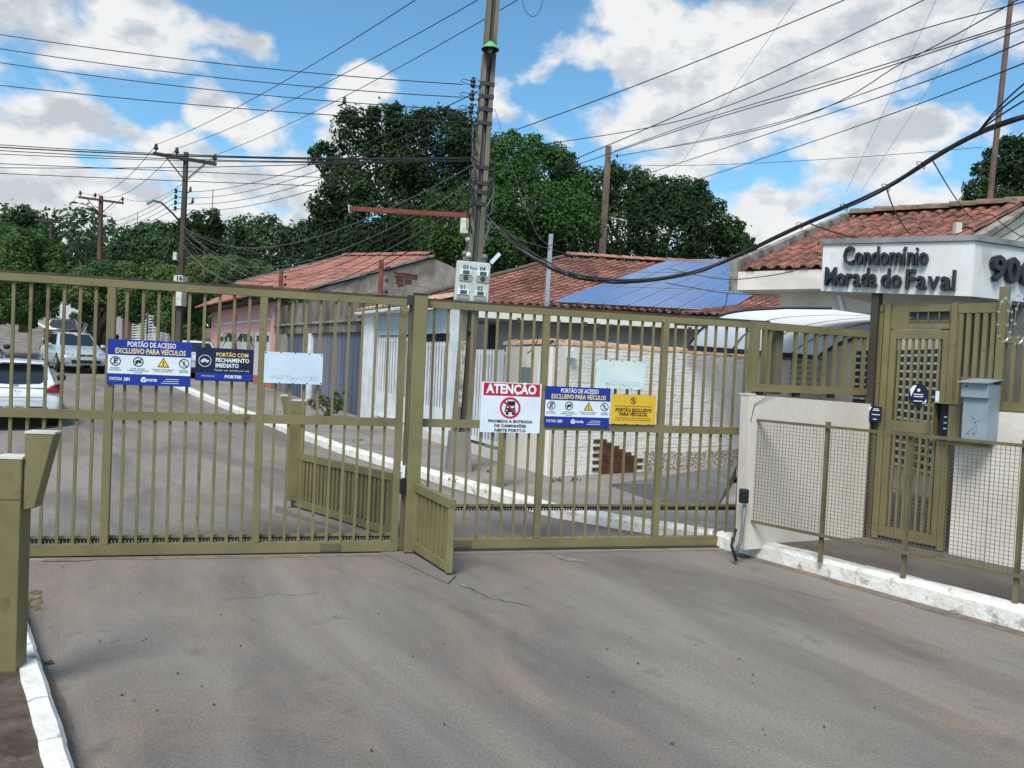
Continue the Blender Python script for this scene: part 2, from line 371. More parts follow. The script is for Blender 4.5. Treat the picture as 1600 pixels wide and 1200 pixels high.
def kerb(name, pts, side, h, wid, step, far, label_parts):
    """a run of kerb stones; side = +1 when the pavement lies to the right of the run"""
    root = bpy.data.objects.new(name, None); COL.objects.link(root); root['kind'] = 'structure'
    P = resample(pts, step); n = 0; rest = MB()
    for i in range(len(P)-1):
        a, b = P[i], P[i+1]; t = (b-a).normalized(); nn = Vector((t.y, -t.x))*side
        hh = h+random.uniform(-.005, .005); j = random.uniform(-.0015, .0015)
        a2 = a+t*.002; b2 = b-t*.002
        za, zb = zt(*a), zt(*b); mb = MB() if n < far else rest
        prof = [(0, -.05), (.012, hh-.03), (.035, hh), (wid, hh), (wid, -.05)]
        k0 = len(mb.v)
        segs = 7
        for s in range(segs+1):
            p = a2.lerp(b2, s/segs); z0 = za+(zb-za)*s/segs
            for (d, z) in prof:
                wob = random.uniform(-.004, .004) if 0 < z else 0
                q = p+nn*(d+j+wob); mb.v.append(Vector((q.x, q.y, z0+z+wob)))
        m_ = len(prof)
        mb.f += [(k0+s*m_+q, k0+s*m_+q+1, k0+(s+1)*m_+q+1, k0+(s+1)*m_+q) for s in range(segs) for q in range(m_-1)]
        mb.f += [tuple(k0+q for q in range(m_)), tuple(k0+segs*m_+q for q in range(m_-1, -1, -1))]
        if n < far: obj('kerb_stone', mb, WASH, root)
        n += 1
    if rest.v: obj('kerb_stone', rest, WASH, root, kind='stuff')
    return root
kerb('kerb', KERB_R[:3], 1, .15, .16, .95, 60, '')
kerb('kerb', KERB_R[2:], 1, .13, .15, .95, 34, '')
kerb('kerb', LK0, -1, .14, .11, .9, 60, '')
# flat marks on the road: worn repair patches and reddish silt, 4 mm up
def blot(name, pts, m, dz=.004, rough=.25):
    mb = MB(); c = sum((Vector(p) for p in pts), Vector((0, 0)))/len(pts); vs = []
    n = 40; P = [Vector(p) for p in pts]
    for i in range(n):
        k = i/n*len(P); a = P[int(k) % len(P)]; b = P[(int(k)+1) % len(P)]; q = a.lerp(b, k-int(k))
        q = c+(q-c)*(1+random.uniform(-rough, rough)); vs.append((q.x, q.y, zt(q.x, q.y)+dz))
    mb.add([(c.x, c.y, zt(c.x, c.y)+dz)]+vs, [(0, 1+i, 1+(i+1) % n) for i in range(n)])
    return obj(name, mb, m, kind='structure')
SILT = mat('silt', srgb(150,128,110), .95, c2=srgb(128,118,110), scale=3, lo=.45, hi=.62, bump=.3, spec=.15)
PALE = mat('pale_patch', srgb(150,142,134), .9, c2=srgb(120,116,112), scale=5, bump=.4, spec=.15)
SEAL = mat('dark_patch', srgb(112,108,106), .85, c2=srgb(98,95,94), scale=2, bump=.5, bscale=80, spec=.25)
g2 = lambda x, y: G(x, y).to_2d()
blot('road_patch', [g2(865,868), g2(905,876), g2(920,880), g2(880,876)], PALE, rough=.3)
blot('road_patch', [g2(715,912), g2(728,916), g2(742,922), g2(722,918)], PALE, .006, rough=.4)
def drift(pts, side, wmin, wmax):
    P = resample(pts, .06); mb = MB(); wv = random.uniform(wmin, wmax)
    for i, p in enumerate(P):
        t = (P[min(i+1, len(P)-1)]-P[max(i-1, 0)]).normalized(); n = Vector((t.y, -t.x))*-side; wv = min(wmax, max(wmin, wv+random.uniform(-.018, .018)))
        a = p+n*.0; b = p+n*wv; mb.v += [Vector((a.x, a.y, zt(*a)+.012)), Vector((b.x, b.y, zt(*b)+.002))]
    mb.f = [(2*i, 2*i+1, 2*i+3, 2*i+2) for i in range(len(P)-1)]; obj('sand_drift', mb, DRIFT, kind='structure')
DRIFT = mat('road_sand', srgb(132,116,102), .95, c2=srgb(112,104,98), scale=9, lo=.42, hi=.6, c3=srgb(150,126,104), scale3=5, lo3=.55, hi3=.7, bump=.8, bscale=60, spec=.1)
drift(KERB_R[:3], 1, .015, .11); drift(KERB_R[3:8], 1, .02, .14); drift(LK0, -1, .01, .06)
drift([tuple(GP_(q)) for q in (-3.5, .9, 3.0)] if False else [(-3.4,5.64),(-.9,6.26),(1.95,6.98)], -1, .01, .05)
# cracks: thin dark grooves as slivers of tar
TAR = mat('tar', srgb(84,80,77), .85)
def crack(pts, wmax=.010):
    P = [g2(*p) for p in pts]; Q = []
    for a, b in zip(P, P[1:]):
        for k in range(6): Q.append(a.lerp(b, k/6)+Vector((random.uniform(-.02, .02), random.uniform(-.03, .03))))
    Q.append(P[-1]); mb = MB()
    for i, q in enumerate(Q):
        t = (Q[min(i+1, len(Q)-1)]-Q[max(i-1, 0)]).normalized(); n = Vector((-t.y, t.x))*wmax*.5*random.uniform(.25, 1)
        z = zt(*q)+.005; mb.v += [Vector((q.x+n.x, q.y+n.y, z)), Vector((q.x-n.x, q.y-n.y, z))]
    mb.f = [(2*i, 2*i+1, 2*i+3, 2*i+2) for i in range(len(Q)-1)]
    obj('road_crack', mb, TAR, kind='structure')
crack([(340,940),(420,932),(500,928)], .006)
crack([(725,915),(770,938),(830,948)], .010); crack([(1240,925),(1300,940)], .008)
LEAF_DRY = mat('dry_leaf', srgb(92,74,52), .9, c2=srgb(60,52,42), scale=30)
def litter():
    mb = MB()
    for i in range(46):
        x = random.choice([random.uniform(60, 1500), random.uniform(40, 400), random.uniform(900,1400)]); y = random.uniform(880, 1195)
        if x < 160 and y > 900+2.2*(x-20): continue
        p = G(x, y); 
        if x > 1130 and y < 870+.3*(x-1140): continue
        r = random.uniform(.003, .007); a = random.uniform(0, 6.28); z = .012
        mb.add([(p.x+r*1.7*math.cos(a), p.y+r*1.7*math.sin(a), .006), (p.x-r*math.sin(a), p.y+r*math.cos(a), z), (p.x-r*1.7*math.cos(a), p.y-r*1.7*math.sin(a), .007), (p.x+r*math.sin(a), p.y-r*math.cos(a), .005)], [(0,1,2,3)])
    tag(obj('leaf_litter', mb, LEAF_DRY), 'tiny dry leaves and grit scattered over the grey asphalt', 'leaf litter', kind='stuff')
    p = G(75, 1040); m2 = MB()
    m2.add([(p.x-.03,p.y,.004),(p.x,p.y-.012,.012),(p.x+.03,p.y+.004,.006),(p.x+.005,p.y+.02,.02)], [(0,1,2,3)])
    single('fallen_leaf', m2, LEAF_DRY, 'curled dark brown leaf on the asphalt beside the left white kerb', 'leaf')
litter()
# driveway ramp behind the right gate
A = G(1025,786,.12); B = G(1122,793,.12); Bk = G(1150,748,.12); Ak = G(955,760,.12)
mb = MB(); mb.hexa([A, B, Bk, Ak, A+Vector((0,0,.20)), B+Vector((0,0,.02)), Bk+Vector((0,0,.20)), Ak+Vector((0,0,.03))])
mb.v[4] += Vector((.05,.05,0))
obj('driveway_ramp', mb, RAMP, kind='structure')
# ------------------------------------------------------------------ the sliding gates
GP = VP((-.89, 6.35), (.969, .247))
def gate(name, label, t0, t1, posts, bars, off, rack, boxes, stubs=()):
    L = GP.pt(t0, 0, off); r = thing(name, label, 'gate', L); Mx = GP.M @ Matrix.Translation((0, off, 0))
    def bx(n, a, b, m=OLIVE): mb = MB(Mx); mb.box(a, b); return obj(n, mb, m, r)
    bx('top_rail', (t0, -.03, 2.044), (t1, .03, 2.100)); bx('guide_channel', (t0, -.031, 2.1015), (t1, .031, 2.119), mat('guide_grime', srgb(58,52,44), .7, c2=srgb(84,76,58), scale=6))
    bx('middle_rail', (t0, -.026, 1.048), (t1, .026, 1.114)); bx('bottom_rail', (t0, -.03, .018), (t1, .03, .10))
    for p in posts: bx('post', (p-.028, -.031, .102), (p+.028, .022, 2.042))
    mb = MB(Mx); mb.box((0, -.008, .1), (.021, .008, 2.045)); c = mb.v[0]; me = mb.mesh('bar', c); me.materials.append(OLIVE)
    for b in bars: link('bar', me, None, r, GP.pt(b-.0105, .1, off-.008)).rotation_euler = (random.gauss(0, .0012), random.gauss(0, .0018), random.gauss(0, .03))
    z = rack; m1 = MB(Mx); m1.box((t0, .036, z+.014), (t1, .06, z+.034)); obj('rack_rail', m1, OLIVE, r)
    m2 = MB(Mx); m2.box((t0, .037, z), (t1, .058, z+.012)); k = t0
    while k < t1-.02: m2.box((k, .037, z-.022), (k+.012, .058, z)); k += .024
    obj('gear_rack', m2, BLACK, r, kind='stuff')
    for (a, b) in boxes: bx('wheel_box', (a, -.037, .03), (b, -.031, .085), OLIVE_D)
    return r
def bars_between(P): return [a+(b-a)*k/10 for a, b in zip(P, P[1:]) for k in range(1, 10)]
PL_ = [-4.40, -3.305, -2.214, -1.124, -.03]
GATE_L = gate('sliding_gate', 'long olive sliding gate left of the centre post, carrying a blue, navy and blank sign', -4.45, .0, PL_, bars_between(PL_), 0.0, .118, [(-.62, -.46)])
PR_ = [.135, 1.211, 2.334, 3.36]
GATE_R = gate('sliding_gate', 'olive sliding gate right of the double centre post with the red ATENÇÃO board', .11, 3.38, PR_, bars_between(PR_)[:27], .045, .352, [(.46, .63)])
# centre post with latch
x0, x1 = GP.q(635,750,-.06), GP.q(656,750,-.06)
r = thing('gate_post', 'broad olive steel post between the two sliding gates', 'post', GP.pt(x0, 0, -.06))
Mx = GP.M
mb = MB(Mx); mb.box((x0, -.10, .02), (x1, .012, 2.14)); bevel(obj('column', mb, OLIVE, r), .006)
mb = MB(Mx); mb.box((x0-.01, -.11, 2.142), (x1+.01, .02, 2.15)); obj('cap_plate', mb, OLIVE_D, r)
q = GP.q(629,757,-.05); mb = MB(Mx); mb.box((q-.022, -.09, GP.z(629,769)), (q+.022, -.035, GP.z(629,747))); obj('latch_box', mb, BLACK, r)
q = GP.q(630,735,-.05); mb = MB(Mx); mb.box((q-.012, -.06, GP.z(630,745)), (q+.014, -.04, GP.z(630,726))); obj('latch_plate', mb, SIGNW, r)
mb = MB(Mx); mb.box((x0-.03, -.02, .02), (x0-.004, .012, 2.10)); obj('guide_angle', mb, OLIVE_D, r)
mb = MB(Mx); mb.box((x0-.055, -.06, 2.05), (x0-.004, -.034, 2.13)); obj('roller_bracket', mb, DGREY, r)
# ground track
mb = MB(GP.M); mb.box((-4.5, -.02, .002), (3.3, .02, .014)); obj('gate_track', mb, DGREY, kind='structure')
mb = MB(GP.M); mb.box((-4.5, -.07, -.05), (3.3, .07, .003)); obj('gate_sill', mb, PALE, kind='structure')
# islands under the low barriers
def slab(name, pts, z, m):
    mb = MB(); n = len(pts); mb.add([(p[0], p[1], -.05) for p in pts]+[(p[0], p[1], z) for p in pts], [tuple(range(n, 2*n))]+[(i, (i+1) % n, (i+1) % n+n, i+n) for i in range(n)])
    return obj(name, mb, m, kind='structure')
slab('barrier_kerb', [g2(588,862), g2(632,860), g2(712,903), g2(700,914)], .014, ASPH)
slab('barrier_kerb', [g2(430,800), g2(478,800), g2(622,848), g2(605,856)], .02, ASPH)
def low_barrier(label, a, b, zt0, zt1, n, wpost, zb0=.05, zb1=.04):
    a = Vector((a[0], a[1], 0)); b = Vector((b[0], b[1], 0)); r = thing('low_barrier', label, 'barrier', a)
    up = Vector((0, 0, 1)); d = (b-a).normalized()
    mb = MB(); mb.bar(a+up*zt0, b+up*zt1, .05, .065); obj('top_rail', mb, OLIVE, r)
    mb = MB(); mb.bar(a+up*(zb0+.03), b+up*(zb1+.03), .05, .065); obj('bottom_rail', mb, OLIVE, r)
    for e, z in ((a+d*.02, zt0), (b-d*.02, zt1)):
        mb = MB(); mb.box((e.x-.025, e.y-.025, .03), (e.x+.025, e.y+.025, z-.034)); obj('end_post', mb, OLIVE, r)
    for i in range(1, n+1):
        p = a.lerp(b, i/(n+1)); z = zt0+(zt1-zt0)*i/(n+1); mb = MB(); mb.bar(p+up*.11, p+up*(z-.033), .026, .03, d); obj('bar', mb, OLIVE, r)
    return r
p0 = G(645,866); p1 = G(703,902)
low_barrier('short low olive barrier sticking out towards the camera from the centre post', p0, p1, .56, .545, 8, 0)
p0 = G(457,800); p1 = G(612,843)
low_barrier('low olive barrier behind the left gate, running from the card post to the centre post', p0, p1, .56, .555, 24, 0)
# ------------------------------------------------------------------ card-reader posts
CAPW = mat('white_and_lit_top', srgb(214,214,204), .5, c2=srgb(180,178,164), scale=8)  # white fittings; on post caps and lids it paints in the overhead light
def totem(label, base, d, hgt, w_, dep, bw, ztop, zbot, slant, side):
    d = Vector((d[0], d[1], 0)).normalized(); n = Vector((-d.y, d.x, 0)); Mx = Matrix((d, n, Vector((0, 0, 1)))).transposed().to_4x4(); Mx.translation = Vector((base[0], base[1], 0))
    r = thing('card_reader_post', label, 'access post', base)
    mb = MB(Mx); mb.box((-w_/2, 0, .1), (w_/2, dep, hgt)); bevel(obj('column', mb, OLIVE, r), .006)
    mb = MB(Mx); mb.box((-w_/2-.003, -.003, hgt+.001), (w_/2+.003, dep+.003, hgt+.012)); obj('cap', mb, CAPW, r)
    x0 = side*(w_/2+.002); x1 = side*(w_/2+bw)
    mb = MB(Mx); mb.prism([(x0, zbot), (x1-side*slant, zbot+.01), (x1, ztop), (x0, ztop)], .015, dep-.01); bevel(obj('reader_box', mb, OLIVE, r), .005)
    mb = MB(Mx); mb.prism([(x0, ztop+.001), (x1+side*.004, ztop+.001), (x1+side*.004, ztop+.011), (x0, ztop+.011)], .012, dep-.006); obj('lid', mb, CAPW, r)
    mb = MB(Mx); mb.prism([(-w_/2-.002, hgt-.18), (w_/2+.002, hgt-.18), (w_/2+.002, hgt-.176), (-w_/2-.002, hgt-.176)], -.003, dep+.002); obj('seam', mb, OLIVE_D, r)
    return r
b = G(18,1052,.13); b.z = .13
totem('olive card reader post with side box on the left pavement, nearest the camera', (b.x-.045, b.y, .13), (1, .12), 1.085, .118, .10, .125, 1.20, .855, .075, 1)
b = G(459,803); 
t2 = totem('olive card reader post standing behind the left gate at the end of the low barrier', (b.x, b.y, 0), (1, .25), 1.12, .15, .15, .10, 1.165, .92, .05, -1)
def dirt():  # soil at the foot of the near post
    mb = MB()
    for i in range(60):
        p = G(random.uniform(32, 66), random.uniform(925, 955)); r_ = random.uniform(.008, .02)
        mb.lathe((p.x, p.y, .0), [(r_, 0), (r_*.6, r_*.5), (0.001, r_*.6)], 5)
    tag(obj('loose_soil', mb, SOIL), 'loose brown soil and pebbles gathered at the left end of the gate', 'soil', kind='stuff')
dirt()
# ------------------------------------------------------------------ signs hung on the gates
BLUE = flat('sign_blue', (26,52,150), .4); NAVY = flat('sign_navy', (22,30,62), .4); RED = flat('sign_red', (186,26,52), .4); YEL = flat('sign_yellow', (222,180,52), .45)
INK = flat('print_black', (30,30,34), .5); PWHITE = flat('print_white', (236,240,246), .45); PYEL = flat('print_yellow', (248,222,130), .45); WARN = flat('warn_yellow', (244,200,40), .45); GREYP = flat('print_grey', (205,214,222), .5)
def board(name, label, cat, c4, off, m, group=None, rounded=0):
    x0 = (GP.q(*c4[0], off)+GP.q(*c4[3], off))/2; x1 = (GP.q(*c4[1], off)+GP.q(*c4[2], off))/2
    z1 = (GP.z(*c4[0], off)+GP.z(*c4[1], off))/2; z0 = (GP.z(*c4[2], off)+GP.z(*c4[3], off))/2
    r = thing(name, label, cat, GP.pt((x0+x1)/2, z0, off), group)
    mb = MB(GP.M); mb.box((x0, off-.003, z0), (x1, off+.003, z1)); obj('plate', mb, m, r)
    W, Hh = x1-x0, z1-z0
    class S: pass
    s = S(); s.r = r; s.W = W; s.H = Hh
    def P(u, v, lift=1): return (x0+u*W, off-.003-.0014*lift, z0+v*Hh)
    def rect(n, u0, v0, u1, v1, m, lift=1):
        mb = MB(GP.M); mb.quad(P(u0, v0, lift), P(u1, v0, lift), P(u1, v1, lift), P(u0, v1, lift)); return obj(n, mb, m, r)
    def txt(n, t, u, v, h, m, bold=0.0, width=None, align='CENTER', lift=2):
        Mx = GP.M @ Matrix.Translation(P(u, v, lift)); mb = text_mb(t, h*Hh*1.37, Mx, bold*.38*h*Hh, 0, align, width*W if width else None); return obj(n, mb, m, r)
    def shapes(n, fn, m, lift=2):
        mb = MB(GP.M @ Matrix.Translation(P(0, 0, lift))); fn(mb, W, Hh); return obj(n, mb, m, r)
    s.rect, s.txt, s.shapes = rect, txt, shapes
    def bolt(us):
        for u, v in us:
            mb = MB(GP.M @ Matrix.Translation(P(u, v, 1))); mb.disc(0, 0, .006, 0, 8); obj('bolt', mb, DGREY, r)
    s.bolt = bolt
    return s
def thick(mb, a, b, w_):
    a, b = Vector((a[0], 0, a[1])), Vector((b[0], 0, b[1])); d = (b-a).normalized(); n = Vector((-d.z, 0, d.x))*w_/2
    mb.quad(a-n, b-n, b+n, a+n)
def icon_car(mb, cx, cz, k):
    mb.quad((cx-k,0,cz-.25*k),(cx+k,0,cz-.25*k),(cx+.95*k,0,cz+.15*k),(cx+.5*k,0,cz+.2*k),(cx+.2*k,0,cz+.55*k),(cx-.45*k,0,cz+.55*k),(cx-.8*k,0,cz+.15*k),(cx-k,0,cz+.1*k))
    mb.disc(cx-.55*k, cz-.3*k, .22*k, -.0002, 10); mb.disc(cx+.55*k, cz-.3*k, .22*k, -.0002, 10)
def icon_walker(mb, cx, cz, k):
    mb.disc(cx, cz+.75*k, .18*k, 0, 10)
    for a, b in (((0,.55),(0,-.05)),((0,.45),(-.35,.1)),((0,.45),(.35,.15)),((0,-.05),(-.35,-.75)),((0,-.05),(.38,-.7))): thick(mb, (cx+a[0]*k, cz+a[1]*k), (cx+b[0]*k, cz+b[1]*k), .16*k)
def access_board(label, c4, off):
    s = board('access_sign', label, 'sign', c4, off, BLUE)
    s.rect('white_band', .004, .245, .996, .655, SIGNW)
    s.txt('lettering', 'PORTÃO DE ACESSO', .52, .895, .115, PWHITE, .06, .58)
    s.txt('lettering', 'EXCLUSIVO PARA VEÍCULOS', .51, .745, .115, PYEL, .08, .84)
    us = (.095, .365, .665, .915)
    for i, u in enumerate(us):
        if i != 2: s.shapes('symbol_ring', lambda mb, W, H, u=u: mb.ring(u*W, .52*H, .088*H, .108*H, 0), INK)
    s.txt('symbol', 'E', .095, .52, .12, INK, .12)
    s.shapes('symbol', lambda mb, W, H: icon_car(mb, .365*W, .52*H, .07*H), INK)
    s.shapes('symbol', lambda mb, W, H: icon_walker(mb, .915*W, .515*H, .075*H), INK)
    def slash(mb, W, H):
        thick(mb, (.095*W-.07*H, .52*H-.07*H), (.095*W+.07*H, .52*H+.07*H), .012*H)
        thick(mb, (.365*W-.075*H, .52*H-.075*H), (.365*W+.075*H, .52*H+.075*H), .02*H)
        thick(mb, (.915*W-.075*H, .52*H+.075*H), (.915*W+.075*H, .52*H-.075*H), .016*H)
    s.shapes('symbol_slash', slash, INK, 3)
    s.shapes('warning_triangle', lambda mb, W, H: mb.quad((.665*W-.125*H,0,.42*H),(.665*W+.125*H,0,.42*H),(.665*W,0,.64*H)), INK)
    s.shapes('warning_triangle', lambda mb, W, H: mb.quad((.665*W-.095*H,0,.438*H),(.665*W+.095*H,0,.438*H),(.665*W,0,.605*H)), WARN, 3)
    s.txt('symbol', '!', .665, .497, .10, INK, .12, lift=4)
    for u, ls in ((.095, ('PROIBIDO', 'ESTACIONAR')), (.365, ('EVITE CARONA', 'SOMENTE UM VEÍCULO', 'POR VEZ')), (.665, ('CUIDADO! FECHAMENTO', 'TOTAL DO PORTÃO')), (.915, ('PROIBIDO', 'PEDESTRES'))):
        for k, l in enumerate(ls): s.txt('small_print', l, u, .365-.042*k, .03, INK, .02)
    s.txt('lettering', 'PORTARIA', .105, .125, .075, PWHITE, .02, .15); s.txt('lettering', '24H', .235, .125, .075, PWHITE, .12, .07)
    def hexa(mb, W, H): mb.add([(.435*W+.066*H*math.sin(k*math.pi/3), 0, .125*H+.066*H*math.cos(k*math.pi/3)) for k in range(6)], [tuple(range(6))])
    s.shapes('logo_hexagon', hexa, PWHITE)
    def hexin(mb, W, H):
        thick(mb, (.435*W, .125*H), (.435*W+.055*H, .157*H), .012*H); thick(mb, (.435*W, .125*H), (.435*W-.055*H, .157*H), .012*H); thick(mb, (.435*W, .125*H), (.435*W, .062*H), .012*H)
    s.shapes('logo_lines', hexin, BLUE, 3)
    s.txt('lettering', 'PORTER', .535, .118, .055, PWHITE, .12, .125)
    for k, (u0, u1) in enumerate(((.70, .86), (.67, .86), (.645, .86))): s.shapes('fine_print', lambda mb, W, H, k=k, u0=u0, u1=u1: thick(mb, (u0*W, (.155-.045*k)*H), (u1*W, (.155-.045*k)*H), .014*H), GREYP)
    s.bolt([(.01, .97), (.99, .97), (.01, .03), (.99, .03)])
access_board('blue sign PORTÃO DE ACESSO on the left gate, beside the navy sign', [(169,529.5),(300,535),(297,605),(167,600)], -.042)
access_board('blue sign PORTÃO DE ACESSO on the right gate, beside the ATENÇÃO board', [(854,602),(954,608),(951,670),(849,663)], .005)
s = board('closing_sign', 'navy sign PORTÃO COM FECHAMENTO IMEDIATO on the left gate', 'sign', [(307,543),(397,546),(395,597),(304,594)], -.042, NAVY)
s.txt('lettering', 'PORTÃO COM', .35, .80, .125, PYEL, .05, .55, 'LEFT'); s.txt('lettering', 'FECHAMENTO', .34, .635, .125, PWHITE, .10, .58, 'LEFT'); s.txt('lettering', 'IMEDIATO', .34, .47, .125, PWHITE, .10, .40, 'LEFT')
s.txt('small_print', 'Passar um veículo por vez', .33, .33, .06, GREYP, .02, .60, 'LEFT')
s.rect('blue_band', .01, .03, .99, .24, BLUE); s.txt('lettering', 'PORTER', .655, .135, .09, PWHITE, .12, .30); s.txt('small_print', 'PORTARIA 24H', .22, .14, .045, GREYP, .03, .22)
s.shapes('symbol_ring', lambda mb, W, H: mb.ring(.16*W, .60*H, .165*H, .185*H, 0), GREYP); s.shapes('symbol', lambda mb, W, H: icon_car(mb, .16*W, .60*H, .12*H), GREYP)
s.bolt([(.02, .95), (.98, .95), (.02, .05), (.98, .05)])
BLANK = mat('sun_bleached_white', srgb(206,222,236), .5, c2=srgb(196,212,226), scale=5, c3=srgb(176,190,200), scale3=14, lo3=.66, hi3=.8)
FADE = flat('faded_print', (204,220,233), .5)
s = board('blank_sign', 'bleached blank white sign wired onto the left gate near its centre', 'sign', [(413.5,548),(505.5,554),(502.5,602),(412,597)], -.042, BLANK)
s.txt('faded_lettering', 'VISITANTES', .5, .2, .13, FADE, .05, .84)
s.bolt([(.02, .96), (.28, .99), (.52, .985), (.76, .98), (.98, .95), (.27, .02), (.5, .01), (.74, .02), (.98, .04)])
GREENP = flat('faded_green', (178,204,190), .5); FADEB = mat('faded_greenish', srgb(214,226,224), .4, c2=srgb(196,214,208), scale=4, c3=srgb(160,190,172), scale3=5, lo3=.58, hi3=.72)
s = board('faded_sign', 'washed-out pale green sign on the right gate, above the yellow sign', 'sign', [(931,562),(1008,565),(1007,609),(930,606)], .005, FADEB)
s.txt('faded_lettering', 'MORADOR', .55, .2, .17, FADE, .1, .72)
s.bolt([(.02, .98), (.28, .99), (.52, .99), (.77, .99), (.97, .97), (.25, .01), (.5, .01), (.74, .01), (.95, .02)])
s = board('warning_board', 'tall white board with red ATENÇÃO banner forbidding trucks', 'sign', [(752,596),(847,600),(842,678),(750,674)], .005, SIGNW)
s.rect('red_banner', .035, .735, .975, .985, RED); s.txt('lettering', 'ATENÇÃO', .5, .862, .185, PWHITE, .14, .84)
s.shapes('red_ring', lambda mb, W, H: mb.ring(.485*W, .50*H, .175*H, .212*H, 0, 36), RED, 3)
def truck(mb, W, H):
    cx, cz, k = .485*W, .50*H, .17*H
    q = lambda *p: mb.quad(*[(cx+a*k, 0, cz+b*k) for a, b in p])
    q((-.45,.28),(.55,.28),(.62,.78),(-.35,.78)); q((-.6,-.2),(.62,-.2),(.55,.22),(-.5,.22)); q((-.65,-.5),(.68,-.5),(.68,-.22),(-.65,-.22)); q((-.5,-.82),(-.15,-.82),(-.15,-.52),(-.5,-.52)); q((.25,-.82),(.58,-.82),(.58,-.52),(.25,-.52))
s.shapes('truck_symbol', truck, INK)
def trlight(mb, W, H):
    cx, cz, k = .485*W, .50*H, .17*H
    q = lambda *p: mb.quad(*[(cx+a*k, 0, cz+b*k) for a, b in p])
    q((-.42,-.02),(.48,-.02),(.42,.16),(-.35,.16)); mb.disc(cx-.42*k, cz-.34*k, .09*k, 0, 8); mb.disc(cx+.45*k, cz-.34*k, .09*k, 0, 8)
s.shapes('truck_symbol', trlight, PWHITE, 3)
s.shapes('red_slash', lambda mb, W, H: thick(mb, (.485*W-.138*H, .638*H), (.485*W+.138*H, .362*H), .036*H), RED, 4)
for k, l in enumerate(('PROIBIDO A ENTRADA', 'DE CAMINHÕES', 'NESTE PORTÃO')): s.txt('lettering', l, .5, .225-.09*k, .055, INK, .12, (.74, .53, .52)[k])
s = board('yellow_sign', 'yellow sign PORTÃO EXCLUSIVO PARA VEÍCULOS on the right gate', 'sign', [(956.5,615),(1026,619),(1022,665),(954,660)], .005, YEL)
s.shapes('symbol_ring', lambda mb, W, H: mb.ring(.48*W, .80*H, .095*H, .112*H, 0), INK); s.shapes('symbol', lambda mb, W, H: icon_walker(mb, .48*W, .80*H, .085*H), INK); s.shapes('symbol_slash', lambda mb, W, H: thick(mb, (.48*W-.07*H, .87*H), (.48*W+.07*H, .73*H), .016*H), INK, 3)
s.shapes('rule', lambda mb, W, H: thick(mb, (.06*W, .61*H), (.92*W, .61*H), .012*H), INK)
s.txt('lettering', 'PORTÃO EXCLUSIVO', .5, .47, .12, INK, .1, .82); s.txt('lettering', 'PARA VEÍCULOS.', .5, .33, .12, INK, .1, .64)
s.txt('small_print', 'PARA PEDESTRES, USAR O PORTÃO SOCIAL', .49, .20, .035, INK, .02, .78); s.txt('small_print', 'E NÃO ARRISQUE-SE AO ATRAVESSAR', .49, .13, .035, INK, .02, .80)
# ------------------------------------------------------------------ entrance: low wall, railing, gate, mesh fence
UPV = Vector((0, 0, 1))
W1 = VP((2.07, 6.60), (.91, .41))
r = thing('low_wall', 'cream low wall carrying an olive railing, beside the right end of the gate', 'wall', W1.pt(0, .14))
mb = MB(W1.M); mb.hexa([(0,0,.10),(1.43,0,.10),(1.43,.14,.10),(0,.12,.10),(-.045,0,1.44),(1.43,0,1.39),(1.43,.14,1.39),(-.045,.10,1.44)]); obj('wall_body', mb, CREAM, r)
mb = MB(W1.M); mb.box((-.05, -.004, 1.438), (.03, .12, 1.449)); obj('wall_cap', mb, WHITE, r)
def rail_panel(label, P, px0, px1, ytop, ybot, bars, off=0.05, posts=()):
    q0, q1 = P.q(px0, (ytop[0]+ybot[0])/2, off), P.q(px1, (ytop[1]+ybot[1])/2, off)
    za0, zb0 = P.z(px0, ytop[0], off), P.z(px0, ybot[0], off); za1, zb1 = P.z(px1, ytop[1], off), P.z(px1, ybot[1], off)
    zt_, zb_ = (za0+za1)/2, (zb0+zb1)/2
    r = thing('railing', label, 'railing', P.pt(q0, zb_, off)); h = .065
    def bx(n, a, b, m=OLIVE): mb = MB(P.M); mb.box(a, b); return obj(n, mb, m, r)
    bx('top_rail', (q0, off-.025, zt_-h), (q1, off+.025, zt_)); bx('bottom_rail', (q0, off-.025, zb_), (q1, off+.025, zb_+h))
    bx('end_post', (q0, off-.026, zb_+h+.001), (q0+.085, off+.026, zt_-h-.001))
    for b in bars:
        q = P.q(b, (ytop[0]+ybot[0])/2, off); bx('bar', (q-.014, off-.014, zb_+h), (q+.014, off+.014, zt_-h))
    for p in posts:
        q = P.q(p, (ytop[0]+ybot[0])/2, off); bx('back_post', (q-.04, off+.03, zb_-.02), (q+.04, off+.11, zt_-.01), OLIVE_D)
    k = q0+.1
    while k < q1-.1: bx('support_foot', (k, off-.02, zb_-.035), (k+.06, off+.02, zb_-.001), BLACK); k += .42
    return r, q0, q1, zt_, zb_
rail_panel('olive railing of square bars bolted on the cream low wall left of the pedestrian gate', W1, 1171, 1358, (506, 513), (611, 618), (1201, 1242, 1258, 1274, 1288.5, 1304, 1319, 1334, 1349), .07, (1221,))
mb = MB(W1.M); q = .22
mb.tube([(q, -.02, 1.47), (q-.12, -.012, 1.40), (q-.2, -.006, 1.36), (q-.23, .0, 1.2)], .003, 5); single('loose_wire', mb, DGREY, 'thin wire hanging over the left top corner of the cream wall', 'wire')
